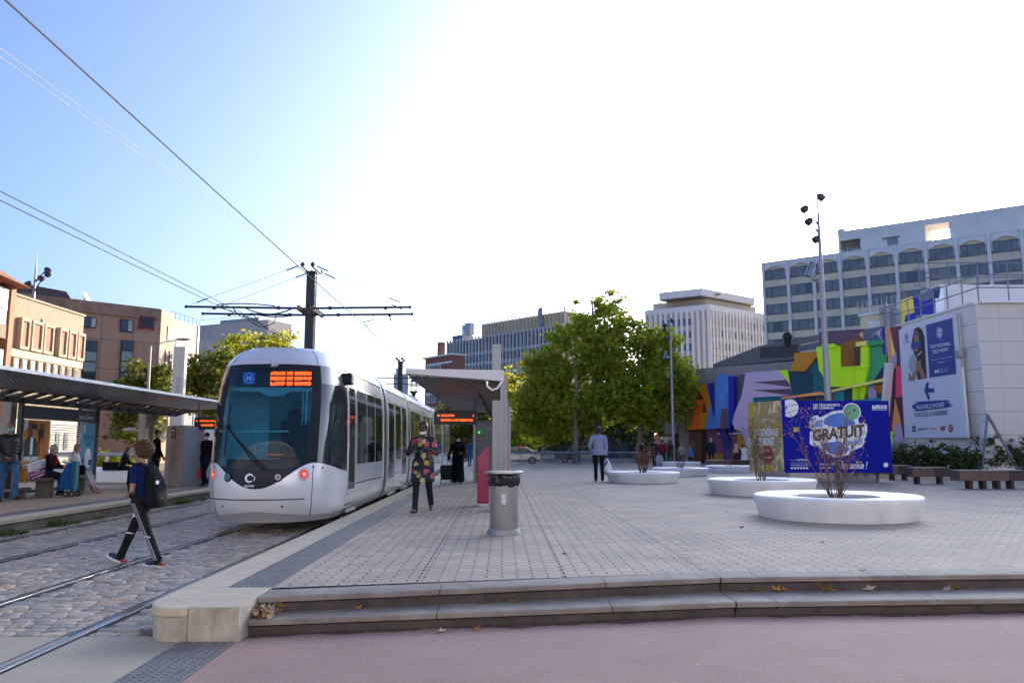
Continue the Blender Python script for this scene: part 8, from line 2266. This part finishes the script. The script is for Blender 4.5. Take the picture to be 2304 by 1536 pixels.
# ---- others on the near platform and plaza
p = gp_(1057, 1049.5); person('man in a blue shirt and jeans walking away beyond the near shelter', (p.x, p.y, PZ), 8, 1.66, legs=((10,4),(-12,16)), arms=((-14,8,10),(14,8,16)), mats=(SKIN_B, cloth('mid_blue_shirt', (.03,.07,.22)), BLUEJ, SHB), sleeves='short', hair='short', hairm=mat('black_hair', (.012,.010,.010), .6), vox=.016)
p = at_z(1348, 1083, PZ)
t, J = person('tall man in a pale grey jacket walking away with a plastic bag', (p.x, p.y, PZ), 4, 1.97, legs=((7,2),(-6,14)), arms=((4,20,34,20),(0,9,8,2)), mats=(SKIN_D, cloth('pale_grey_jacket', (.26,.29,.41), scale=5, var=.1), cloth('navy_trousers', (.010,.011,.018)), SHB), hem=.84, hemw=1.12, bulk=1.18, hair='short', hairm=mat('black_hair', (.012,.010,.010), .6), vox=.013)
h_ = J['W'](J['arms'][1][2]+J['arms'][1][3]*.11)
t = thing('plastic_bag', 'white plastic carrier bag with blue print held by the man in the grey jacket', 'bag', (h_.x, h_.y, h_.z-.5))
b = MB(); n = 18; b.loft([[(h_.x+.03+w*math.cos(2*PI*i/n)*(1+.08*math.sin(3*i)), h_.y+.09*w/.15*math.sin(2*PI*i/n), h_.z+z) for i in range(n)] for z, w in ((-.60,.08),(-.58,.16),(-.45,.19),(-.28,.17),(-.14,.10),(-.03,.03))]); b.build('bag_body', mat('plastic_white', (.6,.66,.70), .35, 0, .12, 9), t, smooth=70)
b = MB(); b.poly([(h_.x-.10,h_.y-.116,h_.z-.30),(h_.x-.0,h_.y-.118,h_.z-.25),(h_.x+.07,h_.y-.10,h_.z-.12),(h_.x-.0,h_.y-.09,h_.z-.10)], (0,-.012,0)); b.build('printed_patch', mat('bag_blue', (.03,.06,.35), .5), t)
# ---- far platform
HG = mat('grey_hair', (.36,.34,.33), .8, 0, .2, 20); HB_ = mat('brown_dark_hair', (.06,.03,.018), .7, 0, .3, 20); HBL = mat('blond_hair', (.38,.24,.12), .8, 0, .3, 20); HK = mat('black_hair', (.012,.010,.010), .6, 0, .3, 30)
PUFF = mat('black_puffer', (.016,.018,.020), .45, 0, .2, 6)
p = gp_(24, 1127)
t, J = person('man in a black puffer jacket, jeans and a blue mask at the left edge', (p.x-.12, p.y, PZ), 128, 1.82, legs=((26,20),(-2,2)), arms=((4,8,20,10),(12,14,40,24)), lean=-3, head=(30,2), mats=(SKIN_M, PUFF, BLUEJ, SHB), hem=.84, hemw=1.06, bulk=1.14, hair='short', hairm=mat('cropped_brown_hair', (.12,.07,.045), .8), mask='face', maskm=MASKB, vox=.0115, legw=1.08, toes=(10,14))
b = MB()
for z in (.90,.98,1.06,1.14,1.22,1.30):
    n = 26; rx = np.interp(z,[.86,1.05,1.3],[.192,.178,.192])*1.005; ry = np.interp(z,[.86,1.05,1.3],[.144,.132,.137])*1.005
    b.tube([J['K'](J['up'](rx*math.cos(2*PI*i/n), ry*math.sin(2*PI*i/n), z)) for i in range(n+1)], .017, 6)
b.build('quilting', PUFF, t, local=True, smooth=60)
b = MB(); b.tube([J['K'](J['up'](.10*math.cos(R(a)), .085*math.sin(R(a))-.01, 1.46)) for a in range(-200, 30, 20)], .030, 8); b.build('hood_collar', PUFF, t, local=True, smooth=60)
p2 = gp_(52, 1118); t = thing('rolling_suitcase', 'tall dark bag on wheels standing behind the man in the puffer jacket', 'suitcase', (-11.95, 18.9, PZ)); c = (-11.95, 18.9)
b = MB(); b.loft([[(c[0]+w*math.copysign(abs(math.cos(2*PI*i/16))**.6, math.cos(2*PI*i/16)), c[1]+.14*math.copysign(abs(math.sin(2*PI*i/16))**.6, math.sin(2*PI*i/16)), PZ+z) for i in range(16)] for z, w in ((.06,.16),(.10,.20),(.6,.21),(.78,.16),(.84,.08))]); b.build('bag_body', BAGM, t, smooth=60)
for s in (-.13,.13): b = MB(); b.poly([(c[0]+s, c[1]-.1+.05*math.cos(2*PI*i/14), PZ+.05+.05*math.sin(2*PI*i/14)) for i in range(14)], (.03,0,0)); b.build('wheel', RUBBER, t)
# placard
t = thing('placard', 'white and magenta placard propped on the low bench at a slant', 'placard', (-11.35, 20.05, .55)); pcx = Plane((-11.42, 19.72), (-11.30, 20.60)); Tq = Trace(pcx, 0, 900, 6.4)
b = MB(); Tq.poly(b, [(402,915),(662,835),(648,1075),(428,1172)], 0, .02); b.build('board', mat('placard_white', (.62,.62,.66), .6), t)
b = MB(); Tq.poly(b, [(412,1040),(655,958),(648,1075),(428,1172)], .006, .006); b.build('magenta_band', mat('placard_magenta', (.22,.008,.09), .6), t)
b = MB()
for i, (s_, a_, q) in enumerate((('INFO TRAVAUX', (440,945), (630,888)), ('DU LUNDI AU VENDREDI', (440,985), (640,925)), ('métro', (440,1015), (560,982)))): Tq.text(b, s_, a_, q, 18, .008, bold=.02)
b.build('lettering', NB_, t)
b = MB(); Tq.text(b, 'ARRÊT', (490,1040), (580,1010), 26, .010, bold=.02); Tq.text(b, 'DU 19 AU 27 SEPT', (440,1095), (640,1025), 26, .010, bold=.02); Tq.text(b, 'NON DESSERVI', (450,1140), (620,1075), 20, .010, bold=.02); b.build('lettering', M_LETW, t)
q_ = Vector((-11.5, 20.2, 0)); b = MB(); b.lathe([(.075,0),(.075,.62),(.07,.72),(.03,.79)], 16, (-11.66, 19.2, PZ)); tag(b.build('bollard', mat('bollard_grey', (.26,.27,.30), .4, .3), smooth=40), 'grey round topped bollard before the orange poster', 'bollard')
SIT = .49
t, J = person('grey haired person in a dark coat and red scarf seated on the bench', (-11.50, 20.2, PZ), 82, 1.62, legs=((80,86),(80,84)), arms=((26,10,58,12),(28,10,58,12)), lean=12, sit=SIT-.02, head=(10,-2), mats=(SKIN_L, cloth('black_coat', (.012,.012,.016)), DARKJ, SHB), bulk=1.26, hipw=1.1, hair='bob', hairm=HG, mask='face', maskm=MASKB, vox=.0125)
b = MB(); b.tube([J['K'](J['up'](.03,.13,1.42)), J['K'](J['up'](.035,.168,1.3)), J['K'](J['up'](.03,.165,1.18))], [.035,.045,.03], 8); b.build('red_scarf', cloth('red_scarf', (.40,.012,.02)), t, local=True, smooth=60)
t, J = person('woman in a white top and pale cropped trousers seated with legs crossed', (-11.48, 21.4, PZ), 74, 1.63, legs=((84,62),(76,50)), arms=((18,12,38,10),(14,14,34,10)), lean=6, sit=SIT-.02, head=(-50,0), mats=(SKIN_L, cloth('white_top', (.62,.62,.66)), cloth('pale_trousers', (.52,.52,.60)), mat('shoe_nude', (.40,.20,.16), .5)), sleeves='none', bulk=.98, hair='bob', hairm=HBL, vox=.0125, pants_hem=.35, feet=(-10,-14))
h_ = J['W'](J['arms'][0][2]); b = MB(); b.loft([[(-11.25+x*w, 21.25+y*.06, PZ+z) for x, y in ((-1,-1),(1,-1),(1,1),(-1,1))] for z, w in ((.50,.17),(.66,.18),(.76,.14))]); tag(b.build('handbag', BAGM, bevel=.03), 'black handbag on the lap of the seated woman in white', 'handbag')
# blue shopping trolley
tq = gp_(152, 1117); cx_, cy_ = tq.x, tq.y
t = thing('shopping_trolley', 'bright blue shopping trolley standing before the seated people', 'shopping trolley', (cx_, cy_, PZ)); BT = cloth('trolley_blue', (.02,.12,.36)); TT = cloth('trolley_teal', (.03,.16,.24))
b = MB(); b.poly([(cx_-.22,cy_-.10,PZ+.17),(cx_+.06,cy_-.10,PZ+.17),(cx_+.06,cy_-.10,PZ+.86),(cx_-.05,cy_-.10,PZ+.80),(cx_-.17,cy_-.10,PZ+.52)], (0,.24,0)); b.build('bag', BT, t, bevel=.02)
b = MB(); b.box(cx_+.065,cx_+.19,cy_-.08,cy_+.12,PZ+.16,PZ+.88); b.build('front_pocket', TT, t, bevel=.02)
b = MB(); b.tube([(cx_+.07,cy_-.06,PZ+.85)] + [(cx_+.13-.06*math.cos(a), cy_-.06, PZ+1.05+.09*math.sin(a)) for a in [i*PI/8 for i in range(9)]] + [(cx_+.19,cy_-.06,PZ+.88)], .012, 8); b.tube([(cx_-.2,cy_-.05,PZ+.05),(cx_+.1,cy_-.05,PZ+.13)], .01, 6); b.tube([(cx_+.20,cy_-.06,PZ+.12),(cx_+.20,cy_-.06,PZ+.88)], .01, 6); b.build('frame', LPOLE, t, smooth=60)
for wx, wy in ((.02,-.14),(.17,-.14),(.02,.14),(.17,.14)):
    b = MB(); b.poly([(cx_+wx+.075*math.cos(2*PI*i/18), cy_+wy, PZ+.075+.075*math.sin(2*PI*i/18)) for i in range(18)], (0,.03,0)); wo = b.build('wheel', RUBBER, t)
    b = MB(); b.disc((cx_+wx, cy_+wy-.001, PZ+.075), (0,-1,0), .03, .004); b.build('hub', LPOLE, wo)
# long haired woman on the low wall, man in suit, man with red bag
p = at_y(268, 1075, 27.5); b = MB(); b.box(p.x-.9, p.x+.7, 27.3, 28.1, PZ, PZ+.42); tag(b.build('block_bench', WHITE, bevel=.05), 'white block seat carrying the long haired woman', 'bench')
person('woman with long brown hair and a blue mask seated on a white block', (p.x, 27.65, PZ), 70, 1.62, legs=((82,80),(80,80)), arms=((24,8,50,14),(24,8,52,14)), lean=16, sit=.42, head=(6,-4), mats=(SKIN_L, BLK, BLK, SHB), hair='long', hairm=HB_, mask='face', maskm=MASKB, vox=.014)
b = MB(); b.loft([[(p.x-.25+x*.24, 27.35+y*.10, PZ+z) for x, y in ((-1,-1),(1,-1),(1,1),(-1,1))] for z in (.43,.72)]); tag(b.build('handbag', BAGM, bevel=.03), 'black bag beside the long haired woman on the white block', 'handbag')
p = gp_(347, 1094); person('man in a dark suit with a white mask standing beside the stone cabinet', (p.x, p.y, PZ), 84, 1.78, legs=((2,1),(-2,1)), arms=((6,8,24,10),(4,8,20,10)), head=(4,0), mats=(SKIN_M, cloth('black_suit', (.012,.012,.015)), cloth('black_suit', (.012,.012,.015)), SHB), hem=.82, hemw=1.08, hair='short', hairm=HK, mask='face', vox=.0135)
p = gp_(460, 1093)
t, J = person('man in black jumper, navy trousers and knit cap holding a red bag', (p.x, p.y, PZ), 196, 1.70, legs=((3,2),(-4,3)), arms=((2,13,10,2),(2,14,12,2)), head=(6,-3), mats=(SKIN_B, BLK, cloth('navy_tracksuit', (.012,.014,.045)), SHB), hem=.88, hemw=1.06, bulk=1.22, hair='cap', hairm=BLK, mask='face', vox=.0125, legw=1.18, toes=(14,10))
h_ = J['W'](J['arms'][1][2]+J['arms'][1][3]*.10)
t = thing('shopping_bag', 'bright red carrier bag held by the man in the knit cap', 'bag', (h_.x, h_.y, PZ+.2))
RB_ = mat('bag_red', (.50,.02,.02), .4, 0, .1, 8)
b = MB(); b.loft([[(h_.x+x*w, h_.y+y*.08, h_.z+z) for x, y in ((-1,-1),(1,-1),(1,1),(-1,1))] for z, w in ((-.52,.15),(-.36,.17),(-.24,.155))]); b.build('bag_body', RB_, t, bevel=.015)
b = MB(); b.tube([(h_.x-.09,h_.y-.05,h_.z-.25),(h_.x-.03,h_.y-.03,h_.z-.08),(h_.x,h_.y,h_.z-.0),(h_.x+.03,h_.y-.03,h_.z-.08),(h_.x+.09,h_.y-.05,h_.z-.25)], .008, 6); b.build('handle', RB_, t)
h2 = J['W'](J['arms'][0][2]+J['arms'][0][3]*.10); b = MB(); n = 14
b.loft([[(h2.x+w*math.cos(2*PI*i/n), h2.y+.6*w*math.sin(2*PI*i/n), h2.z+z) for i in range(n)] for z, w in ((-.50,.06),(-.46,.12),(-.28,.13),(-.1,.06),(0,.02))]); tag(b.build('plastic_bag', mat('plastic_clear_grey', (.42,.46,.46), .3), smooth=60), 'translucent grey plastic bag in the other hand of the man in the knit cap', 'bag')
# ---- far visitors near the mall
def far(label, px, py, Y, facing, h, top, bot, skin=SKIN_L, **k):
    x = at_y(px, 1003, Y).x; person(label, (x, Y, PZ), facing, h, mats=(skin, top, bot, SHB), vox=.022, **k)
MAR = cloth('maroon_hood', (.16,.015,.03)); DKB_ = cloth('dark_blue_coat', (.012,.018,.035)); CHAR = cloth('charcoal_coat', (.02,.022,.026))
far('person in dark clothes half hidden behind the dry brown shrub', 1446, 1040, 50, 10, 1.66, BLK, BLK, hair='short', hairm=HK)
far('person in a dark coat carrying a pale bag behind the dry shrub', 1472, 1045, 49, 20, 1.72, DKB_, DARKJ, hair='short', hairm=HK, hem=.7)
x = at_y(1482, 1003, 48.9).x; b = MB(); b.loft([[(x+a*w, 48.8+c*.1, PZ+z) for a, c in ((-1,-1),(1,-1),(1,1),(-1,1))] for z, w in ((.12,.22),(.5,.25),(.72,.12))]); tag(b.build('carrier_bag', mat('bag_pale_blue', (.22,.28,.33), .4), bevel=.03), 'large pale blue carrier bag held by the person in the dark coat', 'bag')
far('person in a maroon hooded top walking towards the mall door', 1490, 1040, 52, 5, 1.70, MAR, BLK, hood=True, hair=None, bulk=1.1)
far('person in a charcoal coat and bare legs walking to the mall door', 1508, 1040, 52.5, -20, 1.68, CHAR, CHAR, hair='bob', hairm=HB_, hem=.62, hemw=1.15, pants_hem=.05)
far('child in a bright blue printed top near the mall wall', 1553, 1043, 50, 160, 1.32, cloth('bright_blue_top', (.06,.18,.55), scale=10, var=.7), DARKJ, hair='short', hairm=HBL, hem=.8)
far('person in a pale top behind the thin twiggy shrub', 1533, 1043, 53, 10, 1.45, cloth('pale_lilac', (.35,.37,.45)), DARKJ, hair='bob', hairm=HBL)
far('grey haired man in a navy coat standing before the mall', 1600, 1043, 46.5, 10, 1.76, DKB_, DARKJ, hair='short', hairm=HG, hem=.85, bulk=1.15)
far('person in a beige head scarf and plum coat seated on the far bench', 1656, 1043, 40.6, 40, 1.62, cloth('plum_coat', (.05,.015,.03)), BLK, hair='veil', hairm=cloth('beige_scarf', (.38,.30,.27)), sit=.55, legs=((80,80),(80,80)), bulk=1.2)
far('person in a white shirt with a shoulder strap seated on the far bench', 1671, 1043, 40.6, 10, 1.62, cloth('white_top', (.62,.62,.66)), DARKJ, SKIN_D, hair='short', hairm=HK, sit=.55, legs=((80,80),(80,80)), bulk=1.2)
